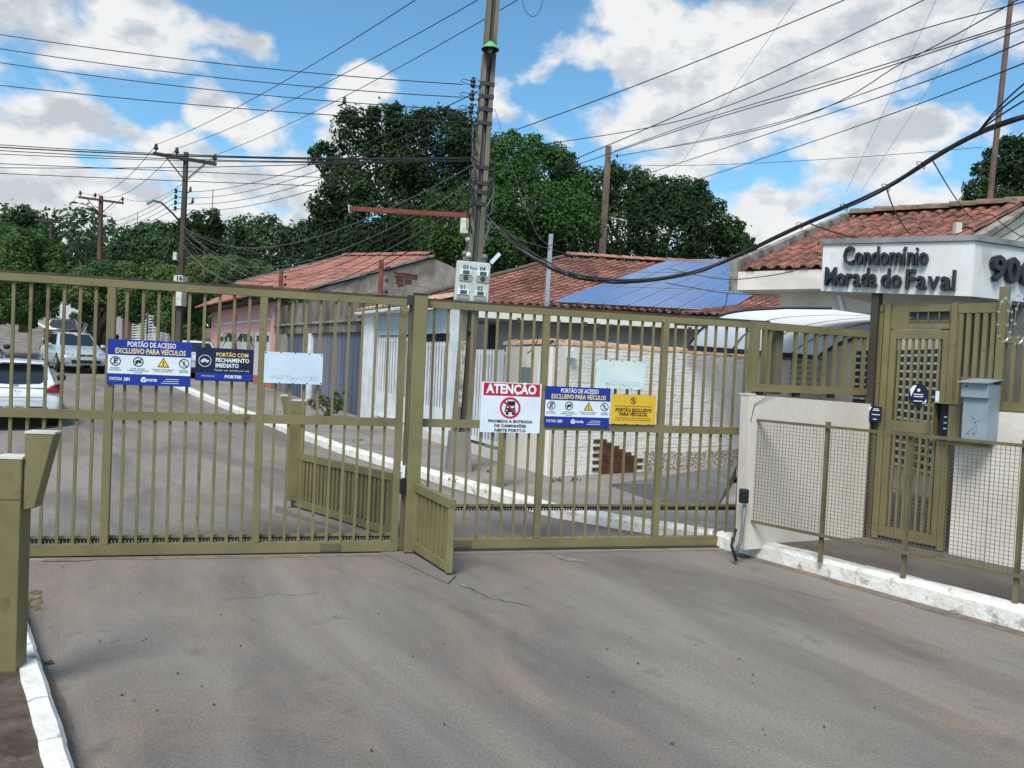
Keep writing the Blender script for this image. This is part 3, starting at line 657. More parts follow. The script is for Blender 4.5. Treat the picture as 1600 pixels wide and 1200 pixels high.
# switch and conduit at the wall end
p = Vector(W1.pt(-.09, 0, -.05)); r = thing('conduit', 'grey conduit with a black switch box on the left end of the cream wall', 'conduit', (p.x, p.y, .13))
GREYPL = mat('grey_plastic', srgb(110,112,114), .5)
mb = MB(); mb.tube([(p.x+.02,p.y,.50),(p.x+.01,p.y,.30),(p.x-.01,p.y-.03,.2),(p.x-.06,p.y-.05,.06)], .016, 8); obj('pipe', mb, GREYPL, r, smooth=True)
mb = MB(); mb.box((p.x-.03, p.y-.04, .52), (p.x+.04, p.y+.03, .64)); bevel(obj('switch_box', mb, BLACK, r), .01)
mb = MB(); mb.tube([(p.x-.05,p.y-.02,.30),(p.x-.09,p.y-.05,.16),(p.x-.05,p.y-.08,.04)], .012, 6); obj('cable', mb, BLACK, r, smooth=True)
EP = VP((3.40, 7.22), (.65, -.76))
GATE_R2 = EP
def ebox(n, x0, y0, x1, y1, o0, o1, m, r, ym=None):
    """a box standing in the entrance plane, sized from where its edges are seen"""
    ym = ym or (y0+y1)/2; xm = (x0+x1)/2
    q0, q1 = EP.q(x0, ym), EP.q(x1, ym); z0, z1 = EP.z(xm, y1), EP.z(xm, y0)
    if n is None: return q0, q1, z0, z1
    mb = MB(EP.M); mb.box((q0, o0, z0), (q1, o1, z1)); return obj(n, mb, m, r)
EDL = thing('pedestrian_gate', 'olive pedestrian gate with vertical bars and a round navy sticker, between pole and mailbox', 'gate', EP.pt(0, .14))
r = EDL
zf = .15
q0 = EP.q(1388, 600); q1 = EP.q(1481, 600); zt2 = (EP.z(1388, 514)+EP.z(1481, 518))/2
def pb(n, a, b, m=OLIVE, rr=None): mb = MB(EP.M); mb.box(a, b); return obj(n, mb, m, rr or r)
st = .055
pb('stile', (q0, -.02, zf+.03), (q0+st, .02, zt2)); pb('stile', (q1-st, -.02, zf+.03), (q1, .02, zt2))
pb('top_rail', (q0+st+.001, -.019, zt2-.08), (q1-st-.001, .019, zt2)); pb('bottom_rail', (q0+st+.001, -.019, zf+.03), (q1-st-.001, .019, zf+.12))
zm = EP.z(1430, 668); pb('middle_rail', (q0+st+.001, -.019, zm-.05), (q1-st-.001, .019, zm+.05))
nb = 7
for i in range(nb):
    q = q0+st+(q1-q0-2*st)*(i+.5)/nb
    pb('bar', (q-.011, -.010, zm+.051), (q+.011, .010, zt2-.081)); pb('bar', (q-.011, -.010, zf+.121), (q+.011, .010, zm-.051))
mb = MB(EP.M @ Matrix.Translation((EP.q(1437,617), -.024, EP.z(1437,617)))); mb.disc(0, 0, .10, 0, 20, .85); stk = obj('sticker', mb, NAVY, r)
mb = MB(EP.M @ Matrix.Translation((EP.q(1437,617), -.0255, EP.z(1437,617)))); mb.quad((-.075,0,.05),(-.065,0,-.02),(-.02,0,.085),(-.045,0,.085)); mb.quad((.03,0,-.085),(.07,0,-.06),(.07,0,-.035)); mb.quad((-.012,0,.03),(.012,0,.03),(.012,0,.055),(-.012,0,.055))
for z in (.0, -.02, -.06): mb.quad((-.04,0,z),(.04,0,z),(.04,0,z+.008),(-.04,0,z+.008))
obj('sticker_print', mb, PWHITE, r)
pb('lock_plate', (q1-st-.03, -.028, zm+.12), (q1-st+.0, -.021, zm+.34), SIGNW)
pb('jamb', (EP.q(1378,600), -.035, zf), (q0-.004, .035, 2.32)); pb('jamb', (q1+.004, -.035, zf), (EP.q(1491,600), .035, 2.32))
zl = zt2+.012
pb('head_panel', (q0-.003, -.012, zl), (EP.q(1420.5,498), .012, 2.31)); 
xa, xb = EP.q(1421,498), q1+.003; za, zb = EP.z(1450,505), EP.z(1450,487)
pb('head_rail', (xa, -.012, zl), (xb, .012, za)); pb('head_rail', (xa, -.012, zb), (xb, .012, 2.31))
pb('dark_backing', (xa, .014, za-.01), (xb, .02, zb+.01), DGREY)  # dark sheet added behind the head window in place of porch darkness
for i in range(4):
    u = xa+(xb-xa)*(i+.5)/4; pb('grille_step', (u-.05, -.006, za+.004), (u+.02, .006, za+.03), OLIVE_D); pb('grille_step', (u+.021, -.006, za+.004), (u+.035, .006, zb-.004), OLIVE_D)
pb('threshold', (q0, -.03, .132), (q1, .05, zf+.01), DGREY)
# tall pole and side lattice with notices
mb = MB(EP.M); qa = EP.q(1360.5, 560); qb = EP.q(1371.5, 560)
mb.box((qa, -.06, .13), (qb, .03, 2.44)); t = single('canopy_pole', mb, mat('dark_olive', srgb(66,63,53), .5), 'slim dark olive pole holding up the sign box left of the pedestrian gate', 'pole')
r = thing('side_lattice', 'narrow olive lattice panel between the pole and the pedestrian gate', 'panel', EP.pt(qb, .14))
qc = EP.q(1377.5, 560)
pb('top_rail', (qb+.002, -.02, EP.z(1375,487)), (qc, .02, EP.z(1375,477)))
for x in (1373.2, 1376.6): q = EP.q(x, 540); pb('bar', (q-.012, -.012, EP.z(1375,599)), (q+.012, .012, EP.z(1375,487.5)))
pb('sheet', (qb+.002, -.012, EP.z(1372,634)), (qc, .012, EP.z(1372,599.5))); pb('sheet', (qb+.002, -.013, .15), (qc, .011, EP.z(1372,636)), OLIVE_D)
x0, x1 = EP.q(1356.5,646,-.07), EP.q(1377.5,646,-.07); z0, z1 = EP.z(1366,659,-.07), EP.z(1366,635,-.07)
r = thing('notice', 'small navy notice with a white corner, left of the pedestrian gate', 'notice', EP.pt(x0, z0, -.07))
pb('plate', (x0, -.074, z0), (x1, -.068, z1), NAVY); W_, H_ = x1-x0, z1-z0
mb = MB(EP.M @ Matrix.Translation((x0, -.0755, z0))); mb.quad((W_*.03,0,H_*.55),(W_*.28,0,H_*.97),(W_*.03,0,H_*.97))
for v, (a, b) in ((.82,(.4,.8)),(.73,(.35,.85)),(.45,(.3,.9)),(.15,(.4,.7))): mb.quad((W_*a,0,H_*v),(W_*b,0,H_*v),(W_*b,0,H_*(v+.05)),(W_*a,0,H_*(v+.05)))
obj('print', mb, PWHITE, r)
# right hand grille over the half wall
r = thing('window_grille', 'tall olive grille of vertical bars above the grey mailbox', 'grille', EP.pt(EP.q(1491,600), 1.1))
qg0, qg1 = EP.q(1491.5,560), EP.q(1556,560); zg1 = EP.z(1520,489); zg0 = EP.z(1530,594)
pb('top_rail', (qg0, -.02, zg1), (qg1, .02, 2.31)); pb('bottom_rail', (EP.q(1503,592), -.02, zg0-.02), (qg1, .02, zg0+.02))
for x in (1494.5, 1500, 1512, 1525, 1538, 1551):
    q = EP.q(x, 550); zz = EP.z(x, 631) if x < 1503 else zg0+.021; pb('bar', (q-.02, -.016, zz), (q+.014, .016, zg1-.001))
# half wall right of the gate
r = thing('half_wall', 'cream half wall right of the pedestrian gate behind the mesh fence', 'wall', EP.pt(EP.q(1491,750), .14))
qs = EP.q(1553,700); ze = EP.z(1515,696); zr = EP.z(1575,644); qend = EP.q(1640,700)
pb('wall_body', (EP.q(1491.5,750), -.03, .10), (qs, .12, ze), WHITE); pb('wall_body', (qs+.001, -.045, .10), (qend, .125, zr), WHITE)
pb('ledge', (EP.q(1487,690), -.10, ze+.002), (qs-.002, .10, ze+.06), OLIVE)
# grey mailbox
MAILG = mat('grey_blue_paint', srgb(146,158,166), .5, c2=srgb(132,144,152), scale=5, c3=srgb(70,70,70), scale3=14, lo3=.72, hi3=.76)
r = thing('mailbox', 'grey-blue steel mailbox with a sloping flap on the half wall', 'mailbox', EP.pt(EP.q(1523,683), ze+.06))
qm0, qm1 = EP.q(1504,650,-.3), EP.q(1543.5,650,-.3)
zb_, zc_, zd_ = EP.z(1523,683,-.3), EP.z(1523,621,-.3), EP.z(1523,598,-.3)
pb('body', (qm0, -.30, ze+.062), (qm1, .02, zd_-.01), MAILG)
pb('hood', (qm0-.012, -.33, zc_), (qm1+.003, -.302, zd_-.004), MAILG)
mb = MB(EP.M); mb.hexa([(qm0-.03,-.37,zd_-.002),(qm1+.01,-.37,zd_-.002),(qm1+.01,.02,zd_+.03),(qm0-.03,.02,zd_+.03),(qm0-.03,-.37,zd_+.006),(qm1+.01,-.37,zd_+.006),(qm1+.01,.02,zd_+.04),(qm0-.03,.02,zd_+.04)]); obj('flap', mb, MAILG, r)
pb('keyhole', (qm0+.02, -.332, zd_-.035), (qm0+.032, -.3305, zd_-.02), BLACK)
mb = MB(EP.M)
for i in range(26):
    x = qm0+.06+random.gauss(0, .022)+.02; z = ze+.17+random.gauss(0, .05); s_ = random.uniform(.003, .011)
    if ze+.07 < z < zc_-.03: mb.quad((x,-.3012,z),(x+s_,-.3012,z+.002),(x+s_*.8,-.3012,z+s_),(x-.001,-.3012,z+s_*.7))
obj('chipped_paint', mb, BLACK, r)
# intercom in its hood
r = thing('intercom', 'dark navy intercom in an open olive hood beside the mailbox', 'intercom', EP.pt(EP.q(1475,660), 1.1))
a0, a1 = EP.q(1464,655,-.12), EP.q(1484,655,-.12); zz0, zz1 = EP.z(1474,685,-.12), EP.z(1474,631,-.12)
pb('unit', (a0+.02, -.10, zz0), (a1, -.02, zz1-.005), NAVY); pb('hood_side', (a1+.002, -.16, zz0-.01), (EP.q(1503,655,-.12), -.148, zz1)); pb('hood_side', (a0-.025, -.17, zz0-.03), (a0-.012, -.02, zz1)); pb('hood_back', (a0-.01, -.018, zz0-.01), (a1, -.006, zz1))
pb('hood_roof', (a0-.03, -.17, zz1+.002), (EP.q(1503,655,-.12), -.02, zz1+.012))
mb = MB(EP.M); 
for k in range(3): mb.box((a0+.05, -.103, zz0+.08+.05*k), (a0+.075, -.1005, zz0+.09+.05*k))
obj('button', mb, GREYP, r)
# right post, right railing
qp0, qp1 = EP.q(1558,560), EP.q(1571,560)
mb = MB(EP.M); mb.box((qp0, -.05, zr+.002), (qp1, .03, 2.44)); single('corner_post', mb, OLIVE, 'olive square post right of the grille under the house number', 'post')
r = thing('railing', 'olive railing on the half wall at the right edge, under the razor wire', 'railing', EP.pt(qp1, zr))
zz1, zz0 = EP.z(1585,525), EP.z(1585,642)
pb('top_rail', (qp1+.002, -.025, zz1-.06), (qend, .025, zz1)); pb('bottom_rail', (qp1+.002, -.025, zz0), (qend, .025, zz0+.07)); 
for k in range(6): q = qp1+.06+k*.085; pb('bar', (q-.016, -.016, zz0+.071), (q+.016, .016, zz1-.061))
# dark sheet behind grille and railing: the porch's inner wall
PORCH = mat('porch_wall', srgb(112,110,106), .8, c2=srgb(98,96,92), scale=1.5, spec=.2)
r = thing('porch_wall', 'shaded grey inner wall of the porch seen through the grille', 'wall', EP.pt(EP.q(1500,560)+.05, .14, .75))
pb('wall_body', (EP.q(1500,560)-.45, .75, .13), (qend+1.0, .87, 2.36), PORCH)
# razor wire
r = thing('razor_wire', 'coil of shiny razor wire hanging at the right edge over the railing', 'razor wire', D(1590, 500, 6.3))
STEEL = mat('bright_steel', srgb(190,190,190), .35, .7)
for i, (x, y, rw, rh) in enumerate([(1570,500,11,34),(1590,500,16,38),(1606,498,20,40)]):
    pts = []
    for k in range(33):
        a = 2*math.pi*k/32; pts.append(D(x+rw*math.cos(a)-.1*rh*math.sin(a)*.5, y+rh*math.sin(a), 6.25-.12*i+.08*math.sin(a+.6)))
    mb = MB(); mb.tube(pts, .0035, 4, False)
    for k in range(0, 32, 3):
        p = pts[k]; mb.add([p+Vector((-.014,0,.004)), p+Vector((.014,0,-.004)), p+Vector((.004,0,.014)), p+Vector((-.004,0,-.014))], [(0,2,1,3)])
    obj('coil', mb, STEEL, r)
# mesh fence along the kerb
FPn = VP((2.11, 6.65), (.668, -.744))
FW = mat('fence_paint', srgb(112,104,78), .5, c2=srgb(96,86,62), scale=5, c3=srgb(110,72,46), scale3=14, lo3=.62, hi3=.74)
qs_ = [FPn.q(1168,750), FPn.q(1285,775), FPn.q(1415,800), FPn.q(1592,820), FPn.q(1592,820)+.85]
ztp = sum(FPn.z(x, y) for x, y in ((1168,655),(1285,667),(1415,682),(1592,701)))/4
zbt = sum(FPn.z(x, y) for x, y in ((1168,804),(1285,834),(1415,866),(1592,903)))/4
r = thing('mesh_fence', 'low olive wire mesh fence on posts behind the right whitewashed kerb', 'fence', FPn.pt(0, .14))
def fb_(n, a, b, m=FW): mb = MB(FPn.M); mb.box(a, b); return obj(n, mb, m, r)
fb_('top_rail', (qs_[0]-.02, -.012, ztp), (qs_[-1], .012, ztp+.022)); fb_('bottom_rail', (qs_[0]-.02, -.012, zbt-.022), (qs_[-1], .012, zbt))
for i, q in enumerate(qs_): fb_('post', (q-.016, .014, .12), (q+.016, .042, ztp+(.035 if i % 2 == 0 else .05)))
for a, b in zip(qs_, qs_[1:]):
    mb = MB(FPn.M); n = round((b-a-.04)/.0285)
    for i in range(n+1):
        q = a+.02+(b-a-.04)*i/n; mb.box((q-.0014, -.0014, zbt), (q+.0014, .0014, ztp))
    nz = round((ztp-zbt)/.0285)
    for i in range(1, nz):
        z = zbt+(ztp-zbt)*i/nz; mb.box((a+.02, -.0044, z-.0014), (b-.02, -.0016, z+.0014))
    obj('mesh_panel', mb, FW, r, kind='stuff')
# ------------------------------------------------------------------ sign box with raised letters
SB = mat('sign_box_white', srgb(226,227,225), .75, c2=srgb(210,211,209), scale=2, c3=srgb(150,146,138), scale3=5, lo3=.58, hi3=.80, stretch=(1,1,.35), bump=.05, spec=.3)
SBC = mat('sign_box_coping', srgb(150,152,152), .8, c2=srgb(120,122,120), scale=4)
LET = mat('dark_letter', srgb(44,47,52), .45, c2=srgb(38,42,48), scale=6)
F0b, F0t = D(1284,454.5,7.52), D(1285,382,7.52); F1b, F1t = D(1518,463,6.62), D(1524,376.5,6.62)
F0b.x = F0t.x = (F0b.x+F0t.x)/2; F1b.x = F1t.x = (F1b.x+F1t.x)/2; F0b.y = F0t.y = 7.52; F1b.y = F1t.y = 6.62
dF = Vector((F1b.x-F0b.x, F1b.y-F0b.y, 0)).normalized(); bF = Vector((-dF.y, dF.x, 0))
bS = Vector((.90, .43, 0)).normalized(); nS = Vector((bS.y, -bS.x, 0))
F2b, F2t = F1b+bS*2.1+UPV*.02, F1t+bS*2.1+UPV*.03
F3b, F3t = F0b+bF*2.1, F0t+bF*2.1
SGN = thing('sign_box', 'white concrete sign box with dark raised letters Condomínio Morada do Faval over the entrance', 'sign', F0b)
mb = MB(); mb.hexa([F0b, F1b, F2b, F3b, F0t, F1t, F2t, F3t]); obj('box', mb, SB, SGN)
ov = (-bF+dF)*.02
k = UPV*.05
mb = MB(); mb.hexa([F0t-bF*.02-dF*.02+UPV*.002, F1t-bF*.02+dF*.02+UPV*.002, F2t+dF*.02+UPV*.002, F3t-dF*.02+UPV*.002, F0t-bF*.02-dF*.02+k, F1t-bF*.02+dF*.02+k, F2t+dF*.02+k, F3t-dF*.02+k]); obj('coping', mb, SBC, SGN)
def letters(s, size, width, bold, ext, M0, group=None):
    """each letter its own raised piece; M0 puts the middle of the line"""
    items = []; x = 0
    for ch in s:
        if ch == ' ': x += size*.22; continue
        mb = text_mb(ch, size, Matrix(), bold, ext, 'LEFT'); xs = [v.x for v in mb.v]; a, b = min(xs), max(xs)
        items.append((ch, mb, x)); x += (b-a)+size*.045
    k = width/x; xo = 0
    for ch, mb, dx in items:
        m2 = MB(); m2.v = [M0 @ Vector(((v.x-min(q.x for q in mb.v)+dx+xo-x/2)*k, v.y*.7, v.z)) for v in mb.v]; m2.f = mb.f
        obj('letter', m2, LET, SGN)
tilt = Vector(F1b-F0b).normalized()
def face_M(u, z_off, dist=.03):
    p = F0b.lerp(F1b, u)+UPV*z_off-bF*dist
    m = Matrix((tilt, bF, UPV)).transposed().to_4x4(); m.translation = p; return m
Lf = (F1b-F0b).length; Hf = (F0t-F0b).length
letters('Condomínio', .24, Lf*.575, .0035, .03, face_M(.45, Hf*.735))
letters('Morada', .25, Lf*.375, .004, .03, face_M(.225, Hf*.285)); letters('do', .25, Lf*.145, .004, .03, face_M(.505, Hf*.275)); letters('Faval', .25, Lf*.315, .004, .03, face_M(.755, Hf*.265))
mN = Matrix((bS, -nS, UPV)).transposed().to_4x4(); mN.translation = F1b+bS*.49+UPV*(Hf*.56)+nS*.03
letters('906', .30, .60, .009, .03, mN)
p = D(1522, 466, 6.95); mb = MB(); mb.lathe((p.x, p.y, p.z), [(.02,.05),(.03,.02),(.045,-.01),(.035,-.03),(.001,-.035)], 12); single('porch_lamp', mb, SIGNW, 'small unlit round lamp under the white sign box near its corner', 'lamp', smooth=True)
# ------------------------------------------------------------------ clay tiles
CLAY = mat('clay_tile', srgb(158,106,90), .92, c2=srgb(116,82,72), scale=2.2, lo=.42, hi=.62, c3=srgb(92,80,72), scale3=3.5, lo3=.50, hi3=.68, island=.42, bump=.25, bscale=40, spec=.2)
CLAY_RED = mat('red_clay_tile', srgb(170,118,104), .92, c2=srgb(142,98,86), scale=1.6, lo=.45, hi=.65, c3=srgb(110,80,68), scale3=2.2, lo3=.6, hi3=.76, island=.2, spec=.2)
CLAY_DK = mat('weathered_clay_tile', srgb(168,122,108), .92, c2=srgb(136,98,88), scale=.9, lo=.42, hi=.62, c3=srgb(126,96,84), scale3=1.6, lo3=.55, hi3=.7, island=.24, spec=.2)
def tile_shape(mb, p, u, e, n, ln, wd, up=True, seg=5, taper=.85, th=.014):
    """half-pipe clay tile from p along u (towards the ridge), width along e, normal n"""
    rows = []
    for k, (s, w_, lift) in enumerate(((0, 1.0, .012), (1, taper, 0))):
        for j in range(seg+1):
            a = math.pi*j/seg; x = math.cos(a)*wd/2*w_; z = math.sin(a)*wd*.42*w_*(1 if up else -1)
            rows.append(p+u*(ln*s)+e*x+n*(z+lift+(.0 if up else wd*.30)))
    f = [(j, j+1, seg+2+j, seg+1+j) for j in range(seg)]
    mb.add(rows, f)
    # thickness seen at the lower end
    low = [p+e*math.cos(math.pi*j/seg)*wd/2*.86+n*(math.sin(math.pi*j/seg)*(wd*.42-th)*(1 if up else -1)+.012+(.0 if up else wd*.30)) for j in range(seg+1)]
    mb.add(rows[:seg+1]+low, [(j, j+1, seg+2+j, seg+1+j) for j in range(seg)])
def tile_roof(E0, ev, W, uv, Lr, pitch, course, m, parent, single_parts=0, jitter=.01, name='tile'):
    ev = ev.normalized(); u = uv.normalized(); n = ev.cross(u).normalized()
    if n.z < 0: n = -n
    nc, nr = round(W/pitch), round(Lr/course); cnt = 0; rest = MB()
    under = MB(); under.quad(E0-n*.03, E0+ev*W-n*.03, E0+ev*W+u*Lr-n*.03, E0+u*Lr-n*.03); under.quad(E0-n*.06, E0+u*Lr-n*.06, E0+ev*W+u*Lr-n*.06, E0+ev*W-n*.06)
    obj('roof_deck', under, CLAY_DK, parent)
    for rr in range(nr):
        for c in range(nc):
            for up in (False, True):
                p = E0+ev*((c+(.5 if not up else 1.0))*pitch)+u*(rr*course-.05)+n*(random.uniform(-.004, .004))+ev*random.uniform(-jitter, jitter)+u*random.uniform(-jitter, jitter)*2
                if up and c == nc-1 and False: continue
                mb = MB() if cnt < single_parts else rest
                tile_shape(mb, p, (u+ev*random.uniform(-.012, .012)), ev, n, course*1.12, pitch*(.62 if up else .66), up, 5 if cnt < single_parts else 4)
                if cnt < single_parts: obj(name, mb, m, parent, smooth=False)
                cnt += 1
    if rest.v: obj(name, rest, m, parent, kind='stuff')
    return n
def ridge_tiles(a, b, wd, ln, m, parent, name='ridge_tile'):
    d = (b-a); k = max(1, round(d.length/ln)); u = d.normalized(); e = u.cross(UPV).normalized(); n = e.cross(u)
    for i in range(k):
        mb = MB(); tile_shape(mb, a+u*(ln*i)+n*random.uniform(-.01, .015), u, e, n, ln*1.1, wd, True, 6, .9, .02); obj(name, mb, m, parent)
# ------------------------------------------------------------------ gatehouse building
CONCW = mat('stained_concrete', srgb(150,144,136), .9, c2=srgb(92,86,80), scale=4, lo=.45, hi=.62, bump=.3, spec=.2)
E0 = D(1156, 421, 12.4); ev = Vector((.805, -.593, 0)); uh = Vector((.81, .59, 0)); LH = 3.18; WR = 2.55
R0 = E0+uh*LH; R0.z = 1.62+249*R0.y/1202
GHR = thing('gatehouse', 'white gatehouse with an old clay tile roof behind the sign box', 'building', (E0.x, E0.y, 0))
ur = (R0-E0); Lr = ur.length
tile_roof(E0, ev, WR, ur, Lr, .205, .36, CLAY, GHR, single_parts=300, jitter=.014)
CLAY_R = mat('mossy_ridge_tile', srgb(146,112,94), .92, c2=srgb(108,98,86), scale=4, lo=.40, hi=.58, c3=srgb(84,80,72), scale3=7, lo3=.52, hi3=.66, island=.25, bump=.4, spec=.15)
ridge_tiles(R0-ev*.05+UPV*.05, R0+ev*(WR+.1)+UPV*.05, .26, .40, CLAY_R, GHR)
ridge_tiles(E0+ev*(WR-.02)+UPV*.02, R0+ev*(WR-.02)+UPV*.02, .22, .40, CLAY, GHR, 'verge_tile')
nrm = ev.cross(ur.normalized()); nrm = nrm if nrm.z > 0 else -nrm
mb = MB(); a, b = E0-ev*.13-uh*.06, E0-ev*.01-uh*.06; a2, b2 = R0-ev*.13, R0-ev*.01
dz0, dz1 = UPV*-.36, UPV*.13
mb.hexa([a+dz0, b+dz0, b2+dz0, a2+dz0, a+dz1, b+dz1, b2+dz1, a2+dz1]); obj('verge_parapet', mb, CONCW, GHR)
zbnd = 1.62+129*E0.y/1202
GB = VP((E0.x, E0.y), (ev.x, ev.y))
mb = MB(GB.M); mb.box((-.125, -.02, zbnd), (WR+.5, .10, E0.z-.04)); obj('eave_band', mb, WHITE, GHR)
mb = MB(GB.M); mb.box((-.10, .102, zbnd+.01), (WR+.5, 1.2, zbnd+.07)); obj('soffit', mb, WHITE, GHR)
qw = GB.q(1219, 475, .55); mb = MB(GB.M); mb.box((qw, .55, 2.5), (WR+.5, .70, zbnd+.009)); obj('front_wall', mb, WHITE, GHR)
mb = MB(); e2 = E0+ev*WR; r2 = R0+ev*WR
mb.hexa([Vector((e2.x,e2.y,0)), Vector((e2.x,e2.y,0))+ev*.12, Vector((r2.x,r2.y,0))+ev*.12, Vector((r2.x,r2.y,0)), e2-UPV*.07, e2+ev*.12-UPV*.07, r2+ev*.12-UPV*.07, r2-UPV*.07]); obj('gable_wall', mb, WHITE, GHR)
mb = MB(); mb.hexa([e2+ev*.05-UPV*.06, e2+ev*.22-UPV*.06, r2+ev*.22-UPV*.06, r2+ev*.05-UPV*.06, e2+ev*.05+UPV*.01, e2+ev*.22+UPV*.01, r2+ev*.22+UPV*.01, r2+ev*.05+UPV*.01]); obj('gable_verge', mb, CONCW, GHR)
p = D(1495, 371, 11.6); mb = MB(); mb.box((p.x-.045, p.y-.045, p.z-.3), (p.x+.045, p.y+.045, p.z+.22)); obj('vent_pipe', mb, WHITE, GHR)
p = D(1313, 470, 12.0); mb = MB(GB.M); qq = GB.q(1313,470,.5); mb.bar((qq-.03,.50,GB.z(1309,461,.5)), (qq+.05,.50,GB.z(1318,486,.5)), .03, .05); obj('tube_light', mb, SIGNW, GHR)
# ------------------------------------------------------------------ arched canopy
POLY = mat('polycarbonate', srgb(228,236,244), .3, c2=srgb(214,224,236), scale=1.5, spec=.6)
_t = POLY.node_tree; _tr = _t.nodes.new('ShaderNodeBsdfTranslucent'); _tr.inputs[0].default_value = srgb(246,248,250); _mx = _t.nodes.new('ShaderNodeMixShader'); _mx.inputs[0].default_value = .74
_o = _t.nodes['Material Output']; _t.links.new(_t.nodes['Principled BSDF'].outputs[0], _mx.inputs[1]); _t.links.new(_tr.outputs[0], _mx.inputs[2]); _t.links.new(_mx.outputs[0], _o.inputs['Surface'])
Q0 = Vector((2.6, 11.45, 2.0)); Q1 = Vector((5.35, 13.5, 2.0)); arc = Vector((.57, -.82, 0)); NA, NS = 14, 20
def arch(s, q):
    A_ = np.interp(q, [0,.2,.45,.7,1.03,1.64,2.4], [0,.22,.38,.45,.48,.49,.46]); D_ = np.interp(q, [0,.39,.8,1.21,1.8,2.4], [0,.18,.33,.457,.56,.58])
    f = min(1, max(0, (s-.3)/.7)); return float(A_*(1-f)+D_*f)
def cpt(s, q, dz=0): p = Q0.lerp(Q1, s)+arc*q; p.z = 2.0+arch(s, q)+dz; return p
CAN = thing('arched_canopy', 'white translucent arched canopy with dark ribs behind the olive railing', 'canopy', Q0)
ribs = [0, .30, .53, .76, 1.0]
for s0, s1 in zip(ribs, ribs[1:]):
    mb = MB(); n = 4
    for i in range(n+1):
        for j in range(NA+1): mb.v.append(cpt(s0+(s1-s0)*i/n, 2.3*j/NA))
    mb.f = [(i*(NA+1)+j, i*(NA+1)+j+1, (i+1)*(NA+1)+j+1, (i+1)*(NA+1)+j) for i in range(n) for j in range(NA)]
    o = obj('sheet', mb, POLY, CAN, smooth=True)
for s in ribs: mb = MB(); mb.tube([cpt(s, 2.3*j/NA, .012) for j in range(NA+1)], .018, 6); obj('rib', mb, DGREY, CAN)
mb = MB(); mb.bar(Q0-UPV*.04, Q1-UPV*.04, .06, .08); obj('gutter', mb, DGREY, CAN)
for s in (.98,): p = cpt(s, .02); mb = MB(); mb.box((p.x-.03, p.y-.03, 0), (p.x+.03, p.y+.03, 1.9)); obj('column', mb, OLIVE_D, CAN)
# courtyard wall below the canopy, with its faded painted notice and the pigeonhole letter boxes
BEIGE = mat('beige_wall', srgb(206,196,184), .85, c2=srgb(194,184,172), scale=1.4, spec=.2)
r = thing('courtyard_wall', 'beige courtyard wall under the arched canopy with a dark sloping top', 'wall', (5.3, 13.3, 0))
c0, c1, c2_ = D(1222, 560, 13.35), D(1284, 560, 13.3), D(1500, 560, 9.4)
V1 = VP((c0.x, c0.y), (c1.x-c0.x, c1.y-c0.y)); V2 = VP((c1.x, c1.y), (c2_.x-c1.x, c2_.y-c1.y)); l1 = (c1-c0).to_2d().length; l2 = (c2_-c1).to_2d().length
mb = MB(V1.M); mb.box((0, 0, 0), (l1, .12, 1.92)); obj('wall_body', mb, BEIGE, r)
mb = MB(V2.M); 
top = [(V2.q(1284,556), V2.z(1284,556)), (V2.q(1308,541), V2.z(1308,541)), (V2.q(1350,526), V2.z(1350,526)), (V2.q(1381,516), V2.z(1381,516)), (V2.q(1420,508), V2.z(1420,508)), (l2, V2.z(1500,500))]
mb.prism([(0, 0), (l2, 0)]+top[::-1], 0, .12); obj('wall_body', mb, BEIGE, r)
for (a, b) in zip(top, top[1:]): mb = MB(V2.M); mb.bar((a[0], -.01, a[1]+.02), (b[0], -.01, b[1]+.02), .06, .05); obj('top_trim', mb, DGREY, r)
r = thing('painted_notice', 'faded notice board of grey lettering on the beige courtyard wall', 'notice', V1.pt(.2, 1.4, -.02))
x0, x1 = V1.q(1229,585,-.02), V1.q(1285,585,-.02); z0, z1 = V1.z(1255,607,-.02), V1.z(1255,561,-.02)
mb = MB(V1.M); mb.box((x0, -.024, z0), (x1, -.014, z1)); obj('board', mb, BEIGE, r)
PRN = mat('faded_letters', srgb(150,144,138), .8); mb = MB(V1.M)
for k in range(5):
    z = z1-(z1-z0)*(.14+.19*k); x = x0+(.03+.02*k)*(x1-x0)
    for wd in random.sample([.05,.11,.07,.15,.04,.12,.09], 6):
        if x+wd > x1-.02: break
        mb.quad((x,-.026,z),(x+wd,-.026,z),(x+wd,-.026,z+.035),(x,-.026,z+.035)); x += wd+.035
obj('print', mb, PRN, r)
r = thing('letter_box_rack', 'dark green rack of pigeonhole letter boxes seen through the pedestrian gate', 'letter boxes', V2.pt(V2.q(1400,600), .9, -.1))
RK = mat('rack_green', srgb(38,54,54), .6)
x0, x1 = V2.q(1334,590,-.1), V2.q(1485,590,-.1); z1 = V2.z(1400,547,-.1); z0 = .45
mb = MB(V2.M); mb.box((x0, -.10, z0), (x1, -.01, z1)); obj('rack', mb, RK, r)
nc_, nr_ = 12, 15; cw, ch_ = (x1-x0)/nc_, (z1-z0)/nr_
shl = MB(V2.M); shl.box((0, -.112, 0), (cw*.8, -.101, ch_*.30)); 
c = shl.v[0].copy(); me = shl.mesh('slot_flap', c); me.materials.append(mat('flap_pale', srgb(176,184,184), .5))
slt = MB(V2.M); slt.box((0, -.104, 0), (cw*.8, -.1005, ch_*.4)); cs = slt.v[0].copy(); mes = slt.mesh('slot', cs); mes.materials.append(BLACK)
for i in range(nc_):
    for j in range(nr_):
        b = V2.pt(x0+cw*(i+.1), z0+ch_*(j+.12), -.112); link('slot_flap', me, None, r, b)
        link('slot', mes, None, r, V2.pt(x0+cw*(i+.1), z0+ch_*(j+.5), -.104))
